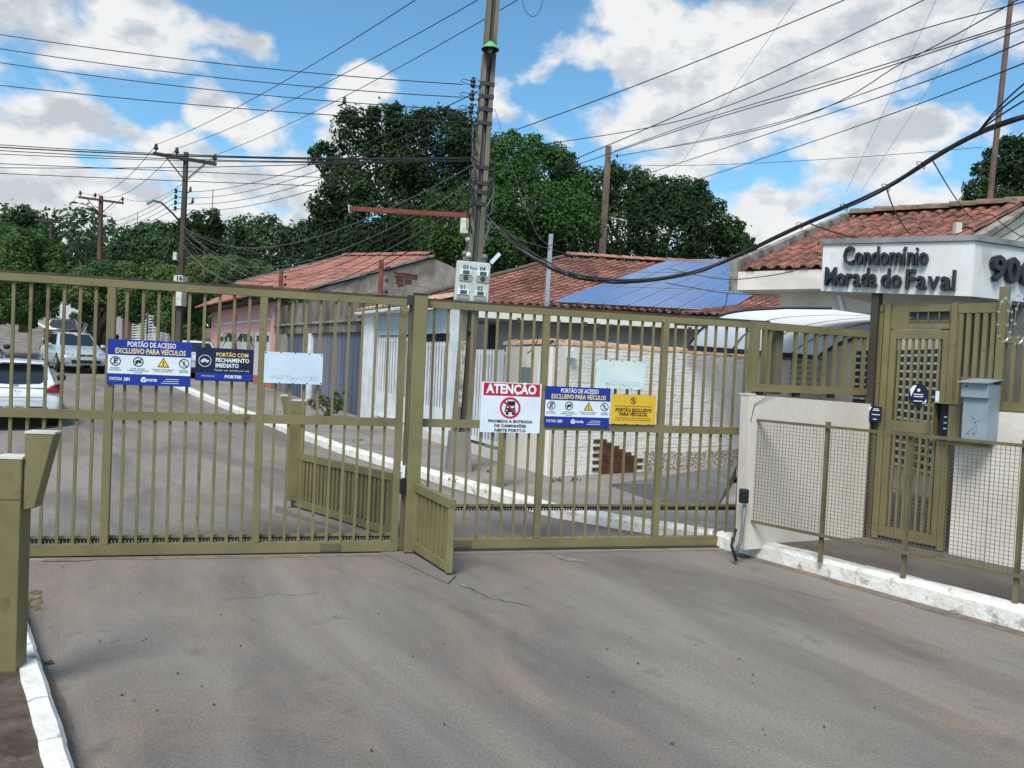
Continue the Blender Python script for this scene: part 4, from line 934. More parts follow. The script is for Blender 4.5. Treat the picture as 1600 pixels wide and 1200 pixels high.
# ------------------------------------------------------------------ white brick boundary wall with clay coping
BW = VP((.57, 10.2), (.82, .57)); BWL = 5.05
r = thing('boundary_wall', 'rough whitewashed brick wall with clay coping behind the right gate', 'wall', BW.pt(0, .12))
WB = mat('whitewashed_brick', srgb(244,238,230), .95, c2=srgb(230,222,212), scale=3, lo=.45, hi=.66, c3=srgb(190,176,162), scale3=7, lo3=.62, hi3=.78, bump=.6, bscale=38, spec=.15)
BRK = mat('bare_brick', srgb(104,68,56), .95, c2=srgb(78,54,46), scale=8, c3=srgb(130,100,86), scale3=10, lo3=.6, hi3=.75, bump=.8, bscale=30, island=.15, spec=.15)
PEB = mat('pebble_dash', srgb(206,198,188), .95, c2=srgb(128,116,104), scale=38, lo=.47, hi=.56, bump=1.0, bscale=22, spec=.15)
mb = MB(BW.M); mb.box((.012, .003, -.05), (BWL, .16, 1.86)); obj('core', mb, WB, r)
bh, bwid = .049, .24; cnt = 0; rest = MB(BW.M); z = .40; row = 0
def bare(q, z): return (.78 < q < 1.62) and z < .62-.42*max(0, (q-.9))
row = 0; z = .12
while z < 1.84:
    q = 0 if row % 2 else -bwid/2
    while q < BWL:
        a, b = max(q+.003, 0), min(q+bwid-.003, BWL)
        if b-a > .05:
            isb = bare((a+b)/2, z+.03)
            if not isb and z < .42 and a > 1.72: q += bwid; continue
            pr = random.uniform(-.006, .0)+(-.012 if isb else 0)
            m_ = BRK if isb else WB
            single_ = (a < 2.55 and cnt < 296) 
            mb = MB(BW.M) if (single_ or isb) else rest
            mb.box((a, pr, z+.0025), (b, .03, z+bh-.002+random.uniform(-.002, .002)))
            if single_ or isb: obj('brick', mb, m_, r); cnt += 1
        q += bwid
    z += bh; row += 1
if rest.v: obj('brick', rest, WB, r, kind='stuff')
mb = MB(BW.M); n = 60
for i in range(n+1):
    q = 1.70+(BWL-1.70)*i/n; mb.v += [BW.M @ Vector((q, -.012+random.uniform(-.012,.006), .05)), BW.M @ Vector((q, -.01+random.uniform(-.012,.004), .40+random.uniform(-.03,.03)))]
mb.f = [(2*i, 2*i+2, 2*i+3, 2*i+1) for i in range(n)]; obj('pebble_dash_base', mb, PEB, r)
CLAY_P = mat('pale_clay', srgb(204,172,142), .92, c2=srgb(176,140,112), scale=4, c3=srgb(210,196,178), scale3=5, lo3=.55, hi3=.7, bump=.4, island=.15, spec=.15)
ridge_tiles(BW.pt(-.02, 1.875, .08), BW.pt(BWL, 1.875, .08), .19, .26, CLAY_P, r, 'coping_tile')
FL = VP((.57, 10.2), (-.458, .889))
qe = FL.q(787, 630)
r = thing('plain_wall', 'smooth cream street wall with clay coping between white picket gate and brick wall', 'wall', FL.pt(0, .12))
mb = MB(FL.M); mb.box((.0, .0, -.05), (qe, .16, 1.86)); obj('wall_body', mb, CREAM, r)
ridge_tiles(FL.pt(.02, 1.875, .08), FL.pt(qe+.03, 1.875, .08), .19, .26, CLAY_P, r, 'coping_tile')
x0, x1 = FL.q(831,586), FL.q(817,586); mb = MB(FL.M); mb.box((x0, -.03, FL.z(824,597)), (x1, -.002, FL.z(824,574))); obj('meter_cover', mb, GREYPL, r)
x0, x1 = FL.q(853,590), FL.q(843,590); za, zb = FL.z(848,640), FL.z(848,568); mb = MB(FL.M)
mb.prism([(x0,za),(x1,za),(x1,zb)]+[((x0+x1)/2+(x1-x0)/2*math.cos(a), zb+.09*math.sin(a)) for a in [math.pi*k/8 for k in range(1, 8)]]+[(x0,zb)], -.03, -.002); obj('arched_plate', mb, SIGNW, r)
p = BW.pt(BW.q(873,553), BW.z(873,553), -.06); mb = MB(BW.M); q = BW.q(889,553); mb.box((q-.05, -.10, BW.z(889,559)), (q+.05, -.013, BW.z(889,548))); single('wall_camera', mb, SIGNW, 'small white camera box under the clay coping of the brick wall', 'camera')
p = G(781,760,.12); mb = MB(); mb.box((p.x-.045, p.y-.045, .12), (p.x+.045, p.y+.045, 1.05)); single('bollard', mb, OLIVE, 'olive square bollard on the pavement in front of the plain cream wall', 'bollard')
# ------------------------------------------------------------------ main utility pole
POLEC = mat('pole_concrete', srgb(134,124,110), .9, c2=srgb(104,96,88), scale=3, c3=srgb(96,88,80), scale3=6, lo3=.56, hi3=.72, stretch=(1,1,.3), bump=.25, spec=.2)
POLEW = mat('pole_whitewash', srgb(186,180,170), .95, c2=srgb(130,124,116), scale=9, lo=.46, hi=.6, bump=.6, spec=.2)
CERAM = mat('insulator', (.03,.02,.018), .3)
GREENP_ = mat('green_shade', srgb(96,176,112), .5, c2=srgb(80,156,100), scale=8)
CABLE = mat('cable', (.018,.018,.02), .6); CABLE_G = mat('cable_grey', (.12,.12,.125), .6)
RUST = mat('rust_red_steel', srgb(132,66,54), .7, c2=srgb(104,56,48), scale=5)
BOXG = mat('meter_box_grey', srgb(196,204,198), .5, c2=srgb(180,188,182), scale=4)
A0 = D(716,733,10.42); A0.z = .1; A1 = D(771,0,10.42); ax = (A1-A0)
def pole_at(y):  # point on the axis seen at picture height y
    return A0+ax*((733-y)/733)
MP = thing('utility_pole', 'tall concrete utility pole with green lamp and meter box in the middle', 'utility pole', A0)
ex = Vector((.975, .22, 0)); ey = Vector((-.22, .975, 0))
def pole_piece(n, x0, x1, y0, y1, t0, t1, m, parent):
    def pt(t, x, y): k = (.243-(.243-.156)*t/1.0)/.243; return A0+ax*t+ex*x*k+ey*y*k
    mb = MB(); mb.hexa([pt(t0,x0,y0),pt(t0,x1,y0),pt(t0,x1,y1),pt(t0,x0,y1),pt(t1,x0,y0),pt(t1,x1,y0),pt(t1,x1,y1),pt(t1,x0,y1)]); return obj(n, mb, m, parent)
TT = 1.32
for (a, b) in ((0, .21), (.2101, .36), (.3601, TT)):
    m_ = POLEW if a == .2101 and False else POLEC
    pole_piece('flange', -.12, -.045, -.10, .16, a, b, m_, MP); pole_piece('flange', .04, .12, -.10, .16, a, b, m_, MP)
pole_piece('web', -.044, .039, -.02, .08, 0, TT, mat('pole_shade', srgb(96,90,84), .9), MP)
pole_piece('whitewash', -.125, -.040, -.104, -.1005, .14, .28, POLEW, MP)
pole_piece('conduit_pipe', -.03, .0, -.075, -.03, .30, .90, DGREY, MP); pole_piece('conduit_pipe', .005, .03, -.06, -.022, .30, .72, CABLE_G, MP)
mb = MB(); p = A0; mb.hexa([p+ex*-.17+ey*-.15-UPV*.1, p+ex*.17+ey*-.15-UPV*.1, p+ex*.17+ey*.2-UPV*.1, p+ex*-.17+ey*.2-UPV*.1, p+ex*-.13+ey*-.11+UPV*.55, p+ex*.13+ey*-.11+UPV*.55, p+ex*.13+ey*.17+UPV*.55, p+ex*-.13+ey*.17+UPV*.55]); obj('footing', mb, CONC, MP)
def band(y, m=DGREY):
    t = (733-y)/733; pole_piece('clamp_band', -.13, .13, -.11, .17, t, t+.008, m, MP)
for y in (134, 153, 173, 194, 262, 286, 300, 318): band(y)
# lamp with green shade
p = pole_at(82)+ey*-.16+ex*-.02
L_ = [(.015,.10),(.035,.085),(.10,.0),(.112,-.035),(.105,-.037),(.09,-.005)]
mb = MB(); mb.lathe(p, [(.118,-.012),(.112,.004),(.072,.05),(.034,.085),(.014,.10),(.001,.103)], 20, caps=False); lamp = obj('lamp_shade', mb, GREENP_, MP, smooth=True)
mb = MB(); mb.lathe(p-UPV*.002, [(.1165,-.0125),(.110,.002),(.070,.047),(.032,.08),(.001,.09)], 20, caps=False); obj('shade_lining', mb, DGREY, lamp, smooth=True)
mb = MB(); mb.lathe(p, [(.001,-.065),(.022,-.055),(.034,-.03),(.030,0),(.018,.03),(.001,.04)], 14); obj('bulb', mb, mat('lamp_glass', srgb(120,120,118), .2), lamp, smooth=True)
mb = MB(); mb.cyl(p-UPV*.0+ey*.03, p-UPV*.2+ey*.08, .014, .014, 8); obj('lamp_stem', mb, DGREY, MP)
# insulator rack on the left face
for y in (131, 151, 171, 190):
    q = pole_at(y)+ex*-.20+ey*-.05
    mb = MB(); mb.lathe(q, [(.012,-.07),(.035,-.055),(.035,-.03),(.018,-.018),(.038,0),(.036,.025),(.018,.04),(.012,.07)], 10); obj('insulator', mb, CERAM, MP, smooth=True)
    mb = MB(); mb.tube([q+ex*.12, q+ex*.02+UPV*.07, q-UPV*.08, q+ex*.12-UPV*.03], .007, 4); obj('bracket', mb, DGREY, MP)
    mb = MB(); mb.tube([q+UPV*.01, q-ex*.13+UPV*.03, q-ex*.17-UPV*.0, q-ex*.10-UPV*.03, q+ex*.1-UPV*.04], .005, 4); obj('jumper_loop', mb, CABLE, MP)
for i in range(26):  # cable clutter strapped to the shaft
    y = random.uniform(195, 345); q = pole_at(y)+ey*-.13; s_ = random.choice((-1, 1))
    mb = MB(); mb.tube([q+ex*s_*.10, q+ex*s_*random.uniform(.14,.2)+UPV*random.uniform(-.1,.12), q+ex*s_*random.uniform(.1,.18)-UPV*random.uniform(.1,.3), q+ex*s_*.08-UPV*.35], random.choice((.006,.008,.011)), 5); obj('strapped_cable', mb, random.choice((CABLE, CABLE, CABLE_G)), MP)
r = thing('steel_girder', 'rust-red steel arm reaching left from the main concrete pole', 'steel arm', pole_at(332))
a_, b_ = pole_at(334)+ex*-.1+ey*-.05, D(548, 326, 11.2); mb = MB(); mb.bar(a_, b_, .06, .06); obj('beam', mb, RUST, r)
mb = MB(); d = (b_-a_).normalized(); mb.bar(b_-UPV*.06, b_+UPV*.05+d*.02, .07, .012); obj('end_plate', mb, CAPW, r)
p = pole_at(350)+ex*-.17+ey*-.06; r = thing('junction_box', 'small white junction box hanging left of the main pole under the red arm', 'junction box', p)
mb = MB(); mb.box((p.x-.055, p.y-.06, p.z-.11), (p.x+.055, p.y+.03, p.z+.09)); bevel(obj('case', mb, CAPW, r), .008)
mb = MB(); q = p+ex*.05-UPV*.18; mb.lathe(q, [(.001,-.035),(.03,-.025),(.035,0),(.03,.025),(.001,.03)], 10); obj('gland', mb, CAPW, r, smooth=True)
# meter box
MC = D(738,440,10.18); MV = VP((MC.x, MC.y), (.985, .15))
mz0, mz1 = MV.z(737,471), MV.z(740,409); mq0, mq1 = MV.q(712,440), MV.q(765,440)
r = thing('meter_box', 'pale grey box of four numbered electricity meters strapped to the main pole', 'meter box', MV.pt(0, mz0))
mw, mh = mq1-mq0, mz1-mz0
tl = Matrix.Translation(MV.pt((mq0+mq1)/2, (mz0+mz1)/2)) @ Matrix.Rotation(math.radians(1.6), 4, MV.n)
rot = MV.M.to_3x3().to_4x4(); MM = tl @ rot
def mbx(n, u0, v0, u1, v1, o0, o1, m):
    mb = MB(MM); mb.box((-mw/2+u0*mw, o0, -mh/2+v0*mh), (-mw/2+u1*mw, o1, -mh/2+v1*mh)); return obj(n, mb, m, r)
bevel(mbx('case', 0, 0, 1, 1, 0, .16, BOXG), .012)
for i, (u, v, t) in enumerate(((.12,.70,'03'),(.62,.70,'04'),(.08,.20,'01'),(.58,.20,'02'))):
    w_ = mbx('window_frame', u, v-.045, u+.32, v+.085, -.02, -.0005, SIGNW); mbx('window', u+.07, v-.035, u+.27, v+.065, -.0215, -.0205, mat('meter_glass', srgb(74,84,80), .3))
    if i < 2: mbx('meter', u-.02, v-.20, u+.36, v-.06, -.012, -.0005, mat('meter_face', srgb(150,150,144), .4)); mb = MB(MM @ Matrix.Translation((-mw/2+(u+.17)*mw, -.013, -mh/2+(v-.125)*mh))); mb.disc(0, 0, .035, 0, 14); obj('dial', mb, DGREY, r)
    else: mbx('meter', u-.02, v-.15, u+.36, v-.06, -.012, -.0005, mat('meter_face', srgb(150,150,144), .4))
    Mx = MM @ Matrix.Translation((-mw/2+(u+.15)*mw, -.002, -mh/2+(v+.14)*mh)); obj('number', text_mb(t, .075, Mx, .002, 0), INK, r)
Mx = MM @ Matrix.Translation((0, -.002, mh*.34)); obj('handwriting', text_mb('Bela', .06, Mx, .0, 0), INK, r)
for u, v in ((.5,.27),(.5,.47)): mb = MB(MM @ Matrix.Translation((-mw/2+u*mw, -.004, -mh/2+v*mh))); mb.disc(0, 0, .016, 0, 10); obj('lock', mb, CAPW, r)
for x, y, hgt in ((731, 408, .14), (757, 410, .12), (726, 408, .18)):
    q = D(x, y, 10.28); mb = MB(); mb.cyl(q-UPV*.02, q+UPV*hgt*.5, .03, .03, 10); pipe_ = obj('service_pipe', mb, GREYPL, r, smooth=True); mb = MB(); mb.lathe(q+UPV*hgt*.5, [(.042,-.02),(.044,.01),(.036,.035),(.018,.048),(.001,.05)], 12); obj('service_head', mb, CAPW if x == 731 else GREYPL, pipe_, smooth=True)
q0_, q1_ = D(767,411,10.2), D(781,396,10.2); mb = MB(); mb.bar(q0_, q1_, .05, .012, (0,1,.2)); obj('antenna_plate', mb, SIGNW, r)
# galvanised post rising from the plain wall
GALV = mat('galvanised', srgb(168,176,182), .45, .3, c2=srgb(140,148,154), scale=5)
b_, t_ = D(846,545,10.75), D(861,366,10.75); b_.z = .1; mb = MB(); mb.bar(b_, t_, .06, .06, (1,0,0)); single('steel_post', mb, GALV, 'galvanised square steel post with cables behind the corner of the cream wall', 'post')
# ------------------------------------------------------------------ distant poles
TARW = mat('dark_pole', srgb(84,74,66), .85, c2=srgb(64,58,54), scale=3, stretch=(1,1,.2))
REDW = mat('reddish_pole', srgb(112,76,64), .85, c2=srgb(86,62,54), scale=3, stretch=(1,1,.2))
ARMD = Vector((.84, .55, 0))
def far_pole(label, bx, by, tx, ty, Y, wd, arm, ins, m, lamp=False, low=True, zb=None):
    b = D(bx, by, Y); t = D(tx, ty, Y); b.z = zt(b.x, b.y)-.1 if zb is None else zb
    r = thing('utility_pole', label, 'utility pole', b)
    mb = MB(); mb.add([b+Vector((sx*wd*.62, sy*wd*.62, 0)) for sx, sy in ((-1,-1),(1,-1),(1,1),(-1,1))]+[t+Vector((sx*wd*.4, sy*wd*.4, 0)) for sx, sy in ((-1,-1),(1,-1),(1,1),(-1,1))], [(0,3,2,1),(4,5,6,7),(0,1,5,4),(1,2,6,5),(2,3,7,6),(3,0,4,7)]); obj('shaft', mb, m, r)
    A_, B_ = arm
    if A_:
        pa, pb_ = D(A_[0], A_[1], Y), D(B_[0], B_[1], Y); dd = ARMD; c = t-UPV*.25
        L1 = (pa-c).to_2d().length; L2 = (pb_-c).to_2d().length
        pa = c-dd*(L1/.93); pb_ = c+dd*(L2/.93); pa.z = pb_.z = c.z
        off = Vector((.3, -.95, 0))*wd*.55
        mb = MB(); mb.bar(pa+off, pb_+off, .10, .11); obj('crossarm', mb, m, r)
        for s_ in (-1, 1): mb = MB(); mb.bar(c+off-UPV*.75, c+off+dd*s_*.62-UPV*.06, .03, .04); obj('brace', mb, m, r)
        pts = []
        for u in ins:
            q = pa.lerp(pb_, u)+off+UPV*.06; mb = MB(); mb.lathe(q, [(.02,0),(.025,.08),(.075,.09),(.08,.14),(.045,.19),(.06,.22),(.03,.28),(.001,.29)], 10); obj('insulator', mb, CERAM, r, smooth=True); pts.append(q+UPV*.25)
    else: pts = []
    return r, b, t, pts
P2, b2, t2, ins2 = far_pole('dark utility pole with crossarm and curved street lamp left of the pink house', 276, 605, 291, 238, 27.0, .16, ((248,238),(333,249)), (.04, .36, .97), TARW)
def on(b, t, z): k = (z-b.z)/(t.z-b.z); return b.lerp(t, k)
ZY = lambda x, y, Y: D(x, y, Y).z
for y in (300, 309, 318, 327):
    q = on(b2, t2, ZY(285, y, 27)); mb = MB(); mb.lathe(q+Vector((-.26,-.1,0)), [(.02,-.08),(.06,-.06),(.03,0),(.06,.04),(.02,.08)], 8); obj('insulator', mb, CERAM, P2); mb = MB(); mb.bar(q, q+Vector((-.3,-.1,0)), .025, .025); obj('bracket', mb, DGREY, P2)
q = on(b2, t2, ZY(283, 352, 27)); hd = D(229, 316, 26.5)
pts = [q, q.lerp(hd, .3)+UPV*.18, q.lerp(hd, .6)+UPV*.30, q.lerp(hd, .82)+UPV*.20]; mb = MB(); mb.tube(pts, .035, 8); la = obj('lamp_arm', mb, TARW, P2, smooth=True)
hdir = (hd-pts[-1]).normalized(); mb = MB(); sd_ = hdir.cross(UPV).normalized()
e_ = pts[-1]; mb.hexa([e_-sd_*.06-UPV*.05, e_+sd_*.06-UPV*.05, hd+sd_*.10-UPV*.10, hd-sd_*.10-UPV*.10, e_-sd_*.07+UPV*.06, e_+sd_*.07+UPV*.06, hd+sd_*.08+UPV*.06, hd-sd_*.08+UPV*.06]); bevel(obj('lamp_head', mb, mat('lamp_green', srgb(126,168,150), .4), la), .04)
for (x, y0, y1, w_) in ((274.5,395,407,.12), (280,431,441,.32), (277.5,452,478,.28)):
    p0_, p1_ = on(b2, t2, ZY(x, y1, 27)), on(b2, t2, ZY(x, y0, 27)); dx = -.16 if y0 == 395 else 0
    mb = MB(); mb.box((p0_.x-w_/2+dx, p0_.y-.22, p0_.z), (p0_.x+w_/2+dx, p0_.y+.2, p1_.z)); obj('number_plate' if y0 == 431 else 'white_band' if y0 == 452 else 'box', mb, CAPW, P2)
p0_ = on(b2, t2, ZY(281, 436, 27)); mb = text_mb('16', .22, Matrix.Translation((p0_.x+.03, p0_.y-.226, p0_.z)), .01); obj('plate_number', mb, INK, P2)
P3, b3, t3, ins3 = far_pole('reddish utility pole with crossarm above the clipped street tree at the left', 152, 560, 158, 306, 42.0, .20, ((130,306),(188,313)), (.04, .36, .97), REDW)
for y in (350, 356, 363): q = on(b3, t3, ZY(155, y, 42)); mb = MB(); mb.lathe(q+Vector((-.26,-.1,0)), [(.02,-.08),(.06,-.06),(.03,0),(.06,.04),(.02,.08)], 8); obj('insulator', mb, CERAM, P3); mb = MB(); mb.bar(q, q+Vector((-.3,-.1,0)), .03, .03); obj('bracket', mb, DGREY, P3)
P4, b4, t4, ins4 = far_pole('farthest small utility pole with crossarm over the left trees', 78, 540, 80, 341, 56.0, .17, ((62,342),(101,345)), (.04, .36, .97), TARW)
WOODP = mat('grey_wood_pole', srgb(128,108,92), .9, c2=srgb(98,84,74), scale=3, stretch=(1,1,.2))
P5, b5, t5, _ = far_pole('slim weathered wooden pole standing against the dark right trees', 934, 470, 951, 229, 37.0, .32, (None, None), (), WOODP, zb=0)
mb = MB(); q = t5+Vector((.42,-.1,-.45)); mb.lathe(q, [(.01,-.1),(.05,-.05),(.05,.04),(.01,.08)], 8); obj('insulator', mb, CERAM, P5); mb = MB(); mb.bar(t5-UPV*.32, q, .02, .02); obj('bracket', mb, DGREY, P5)
for k in (.35, .55): mb = MB(); c = t5-UPV*k; mb.box((c.x-.10, c.y-.10, c.z), (c.x+.10, c.y+.10, c.z+.03)); obj('clamp_band', mb, DGREY, P5)
b_, t_ = D(1541,365,15), D(1586,-60,15); k = (b_.z-.1)/(t_.z-b_.z); b_ = b_-(t_-b_)*k
mb = MB(); mb.tube([b_, t_], [.065, .045], 8); ms = single('antenna_mast', mb, mat('rusty_mast', srgb(120,92,80), .7, c2=srgb(84,66,60), scale=2), 'thin leaning rusty mast rising behind the gatehouse roof', 'mast')
for y in (275, 290): t = b_.lerp(t_, 0); 
# ------------------------------------------------------------------ white street house with slatted gates
TRIM = mat('white_trim', srgb(230,232,232), .6, c2=srgb(206,208,208), scale=3)
SHEET = mat('blue_grey_sheet', srgb(176,192,202), .5, c2=srgb(160,178,190), scale=1.2, stretch=(1,1,.3))
def fbox(P, n, xa, xb, z0, z1, o0, o1, m, r, y=600):
    q0, q1 = sorted((P.q(xa, y), P.q(xb, y))); mb = MB(P.M); mb.box((q0, o0, z0), (q1, o1, z1)); return obj(n, mb, m, r)
H2 = thing('white_house_front', 'white street front with tall slatted gates behind the centre post', 'house front', FL.pt(6, .12))
zs = lambda x, y, P=FL: P.z(x, y)
z_lint = zs(620, 486); z_sh0 = zs(620, 523); z_sh1 = zs(620, 489)
fbox(FL, 'pillar', 572, 587, -.05, zs(580, 484), -.12, .15, TRIM, H2)
fbox(FL, 'end_pillar', 702.5, 708, -.05, z_lint, -.04, .10, TRIM, H2)
def corrug(name, P, xa, xb, z0, z1, m, r, pitch=.12, off=.0, y=600):
    q0, q1 = sorted((P.q(xa, y), P.q(xb, y))); n = round((q1-q0)/pitch)*2; mb = MB(P.M)
    for i in range(n+1): q = q0+(q1-q0)*i/n; o = off+(.016 if i % 2 else -.016); mb.v += [mb.M @ Vector((q, o, z0)), mb.M @ Vector((q, o, z1))]
    mb.f = [(2*i, 2*i+2, 2*i+3, 2*i+1) for i in range(n)]; return obj(name, mb, m, r)
corrug('corrugated_sheet', FL, 588, 702, z_sh0, z_sh1, SHEET, H2, .2)
q0, q1 = sorted((FL.q(574, 486), FL.q(704, 486))); mb = MB(FL.M); n = round((q1-q0)/.07)
for i in range(n+1): q = q0+(q1-q0)*i/n; mb.v += [mb.M @ Vector((q, -.28, z_lint-.05+.035*(i % 2))), mb.M @ Vector((q, .05, z_lint+.06)), ]
mb.f = [(2*i, 2*i+2, 2*i+3, 2*i+1) for i in range(n)]; obj('scalloped_awning', mb, TRIM, H2)
mb = MB(FL.M); mb.box((q0, -.30, z_lint-.012), (q1, -.285, z_lint+.03)); obj('awning_edge', mb, TRIM, H2)
E_ = FL.pt(q1, z_lint+.07, -.2); tile_roof(E_, -FL.d, q1-q0, FL.n+UPV*.30, .75, .2, .36, CLAY_P, H2)
def slat_gate(label, P, xa, xb, z0, zsolid, ztop, n, m, curved=False, dark=None, back=True):
    qa, qb = sorted((P.q(xa, 600), P.q(xb, 600))); r = thing('slatted_gate', label, 'gate', P.pt(qa, z0))
    def bx(n_, a, b, mm=m): mb = MB(P.M); mb.box(a, b); return obj(n_, mb, mm, r)
    if zsolid > z0+.05: bx('lower_panel', (qa, -.01, z0), (qb, .01, zsolid))
    bx('bottom_rail', (qa, -.025, z0-.001), (qb, -.0105, z0+.06)); bx('top_rail', (qa, .012, ztop-.08), (qb, .03, ztop-.03))
    s_ = (qb-qa)/n
    for i in range(n): q = qa+s_*(i+.5); bx('slat', (q-s_*.25, -.008, max(zsolid, z0)+.001), (q+s_*.25, .008, ztop))
    return r
z0g = .30
slat_gate('far white slatted gate leaf beside the white pillar', FL, 589, 642, z0g, zs(612, 616), zs(612, 527), 13, TRIM)
slat_gate('near white slatted gate leaf, left of the main pole', FL, 644, 702, z0g-.06, zs(686, 637), zs(686, 534), 14, TRIM)
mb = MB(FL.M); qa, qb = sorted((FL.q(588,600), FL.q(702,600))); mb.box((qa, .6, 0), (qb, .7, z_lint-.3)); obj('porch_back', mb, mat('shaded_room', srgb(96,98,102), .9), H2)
zp = zs(765, 546)
slat_gate('white picket gate with tall square pickets right of the main pole', FL, 709, 786, .34, .30, zp, 18, TRIM)
mb = MB(FL.M); qa, qb = sorted((FL.q(588,600), FL.q(786,600))); mb.box((qa, -.03, -.05), (qb, .10, .27)); obj('plinth', mb, CREAM, H2)
# ------------------------------------------------------------------ house with solar array
GREYW = mat('grey_house_wall', srgb(164,162,160), .85, c2=srgb(148,146,144), scale=.8, spec=.2)
SHY = 24.0
S0 = D(862, 478, SHY); es = Vector((.995, .10, 0)); us = Vector((.81, .59, 0))
def sq(x, y): # along-eave distance of the eave point seen at x
    t = (x-800)/FPX; return None
scl = SHY/15.6
qL = -2.73*scl; Lk = 3.8*scl
zr_ = 1.62+(570-402)*(S0.y+qL*.1+Lk*.59)/1202
slope = (zr_-S0.z)/Lk; uu = us+UPV*slope
SH = thing('tiled_house', 'grey-walled house with a wide clay tile roof carrying blue solar panels', 'house', (S0.x, S0.y, 0))
Wd = 9.5*scl*.62-qL
tile_roof(S0+es*qL, es, Wd, uu, uu.length*Lk, .27, .46, CLAY_DK, SH, jitter=.02)
ridge_tiles(S0+es*qL+uu*Lk+UPV*.06, S0+es*(qL+Wd)+uu*Lk+UPV*.06, .28, .40, CLAY_DK, SH)
ridge_tiles(S0+es*qL+UPV*.03, S0+es*qL+uu*Lk+UPV*.03, .2, .5, mat('dark_mortar', srgb(96,84,76), .9), SH, 'verge_tile')
mb = MB(); bk = S0+es*qL+uu*Lk; mb.quad(bk, bk+es*Wd, bk+es*Wd+us*5-UPV*1.8, bk+us*5-UPV*1.8); obj('rear_roof', mb, CLAY_DK, SH)
SVp = VP((S0.x, S0.y), (es.x, es.y))
mb = MB(SVp.M); zb0 = SVp.z(870, 503); mb.box((qL, -.03, zb0), (qL+Wd, .12, S0.z-.07)); obj('eave_band', mb, WHITE, SH)
mb = MB(SVp.M); mb.box((qL, .121, zb0+.03), (qL+Wd, 1.0, zb0+.1)); obj('soffit', mb, WHITE, SH)
mb = MB(SVp.M); mb.box((qL, .7, 0), (qL+Wd, .9, zb0+.029)); obj('front_wall', mb, GREYW, SH)
qa, qb = SVp.q(735, 520), SVp.q(778, 520); mb = MB(SVp.M); mb.box((qa, .66, 0), (qb, .698, SVp.z(760, 505))); obj('opening_shade', mb, mat('opening_shade', (.03,.033,.038), .8), SH)  # dark panel on the wall, its colour standing in for the porch shade
mb = MB(SVp.M); mb.box((qa-.2, -.08, SVp.z(760,502)), (SVp.q(800,500), -.031, SVp.z(760,497))); obj('beam', mb, DGREY, SH)
mb = MB(SVp.M)
for i in range(16): q = SVp.q(765, 500)+i*.42; mb.box((q, -.10, SVp.z(770,503)), (q+.10, -.032, SVp.z(770,500)+random.uniform(0,.12)))
mb.box((SVp.q(765,500), -.06, SVp.z(770,504)), (SVp.q(900,500), -.032, SVp.z(770,502.5))); obj('cable_tray', mb, DGREY, SH)
# lower lean-to with red tiles right of the array
a_ = D(1062, 489, 19.0); tile_roof(a_, Vector((.99,.1,0)), 3.0, us+UPV*.16, 2.4, .2, .4, CLAY, SH)
mb = MB(); mb.hexa([a_+Vector((-.1,-.02,-.30)), a_+Vector((3.1,.3,-.30)), a_+Vector((3.1,.4,-.30)), a_+Vector((-.1,.1,-.30)), a_+Vector((-.1,-.02,-.08)), a_+Vector((3.1,.3,-.08)), a_+Vector((3.1,.4,-.08)), a_+Vector((-.1,.1,-.08))]); obj('lower_eave', mb, DGREY, SH)
# solar array
PV = mat('solar_cell', srgb(96,123,166), .12, c2=srgb(86,113,154), scale=.5, spec=.9)
PVF = mat('panel_frame', srgb(170,184,204), .35, .5)
nR = es.cross(uu).normalized()
if nR.z < 0: nR = -nR
def on_roof(x, y, lift): # where a line of sight meets the roof plane raised by lift
    d = ray(x, y); o = S0+nR*lift; t = (o-CAMP).dot(nR)/d.dot(nR); return CAMP+d*t
c00, c10, c01, c11 = on_roof(862,471,.14), on_roof(1135,486,.14), on_roof(1048,405,.14), on_roof(1272,403,.14)
AR = thing('solar_array', 'array of blue solar panels on the clay tile roof right of the steel post', 'solar panels', c00)
ncol, nrow = 7, 3
def bil(u, v): return c00.lerp(c10, u).lerp(c01.lerp(c11, u), v)
for i in range(ncol):
    for j in range(nrow):
        u0, u1, v0, v1 = i/ncol+.004, (i+1)/ncol-.004, j/nrow+.006, (j+1)/nrow-.006
        mb = MB(); P4_ = [bil(u0,v0), bil(u1,v0), bil(u1,v1), bil(u0,v1)]; mb.hexa([p-nR*.035 for p in P4_]+P4_); fr = obj('solar_panel', mb, PVF, AR)
        mb = MB(); du, dv = .006, .010; Q4 = [bil(u0+du,v0+dv), bil(u1-du,v0+dv), bil(u1-du,v1-dv), bil(u0+du,v1-dv)]; mb.hexa([p+nR*.001 for p in Q4]+[p+nR*.004 for p in Q4]); obj('cell_glass', mb, PV, fr)
for v in (.12, .5, .88): mb = MB(); mb.bar(bil(0,v)-nR*.07, bil(1,v)-nR*.07, .05, .05); obj('mounting_rail', mb, PVF, AR)
for i in range(ncol+1): p = bil(i/ncol, 0)-nR*.02; mb = MB(); mb.box((p.x-.04,p.y-.06,p.z-.04),(p.x+.04,p.y+.02,p.z+.03)); obj('clamp', mb, DGREY, AR)
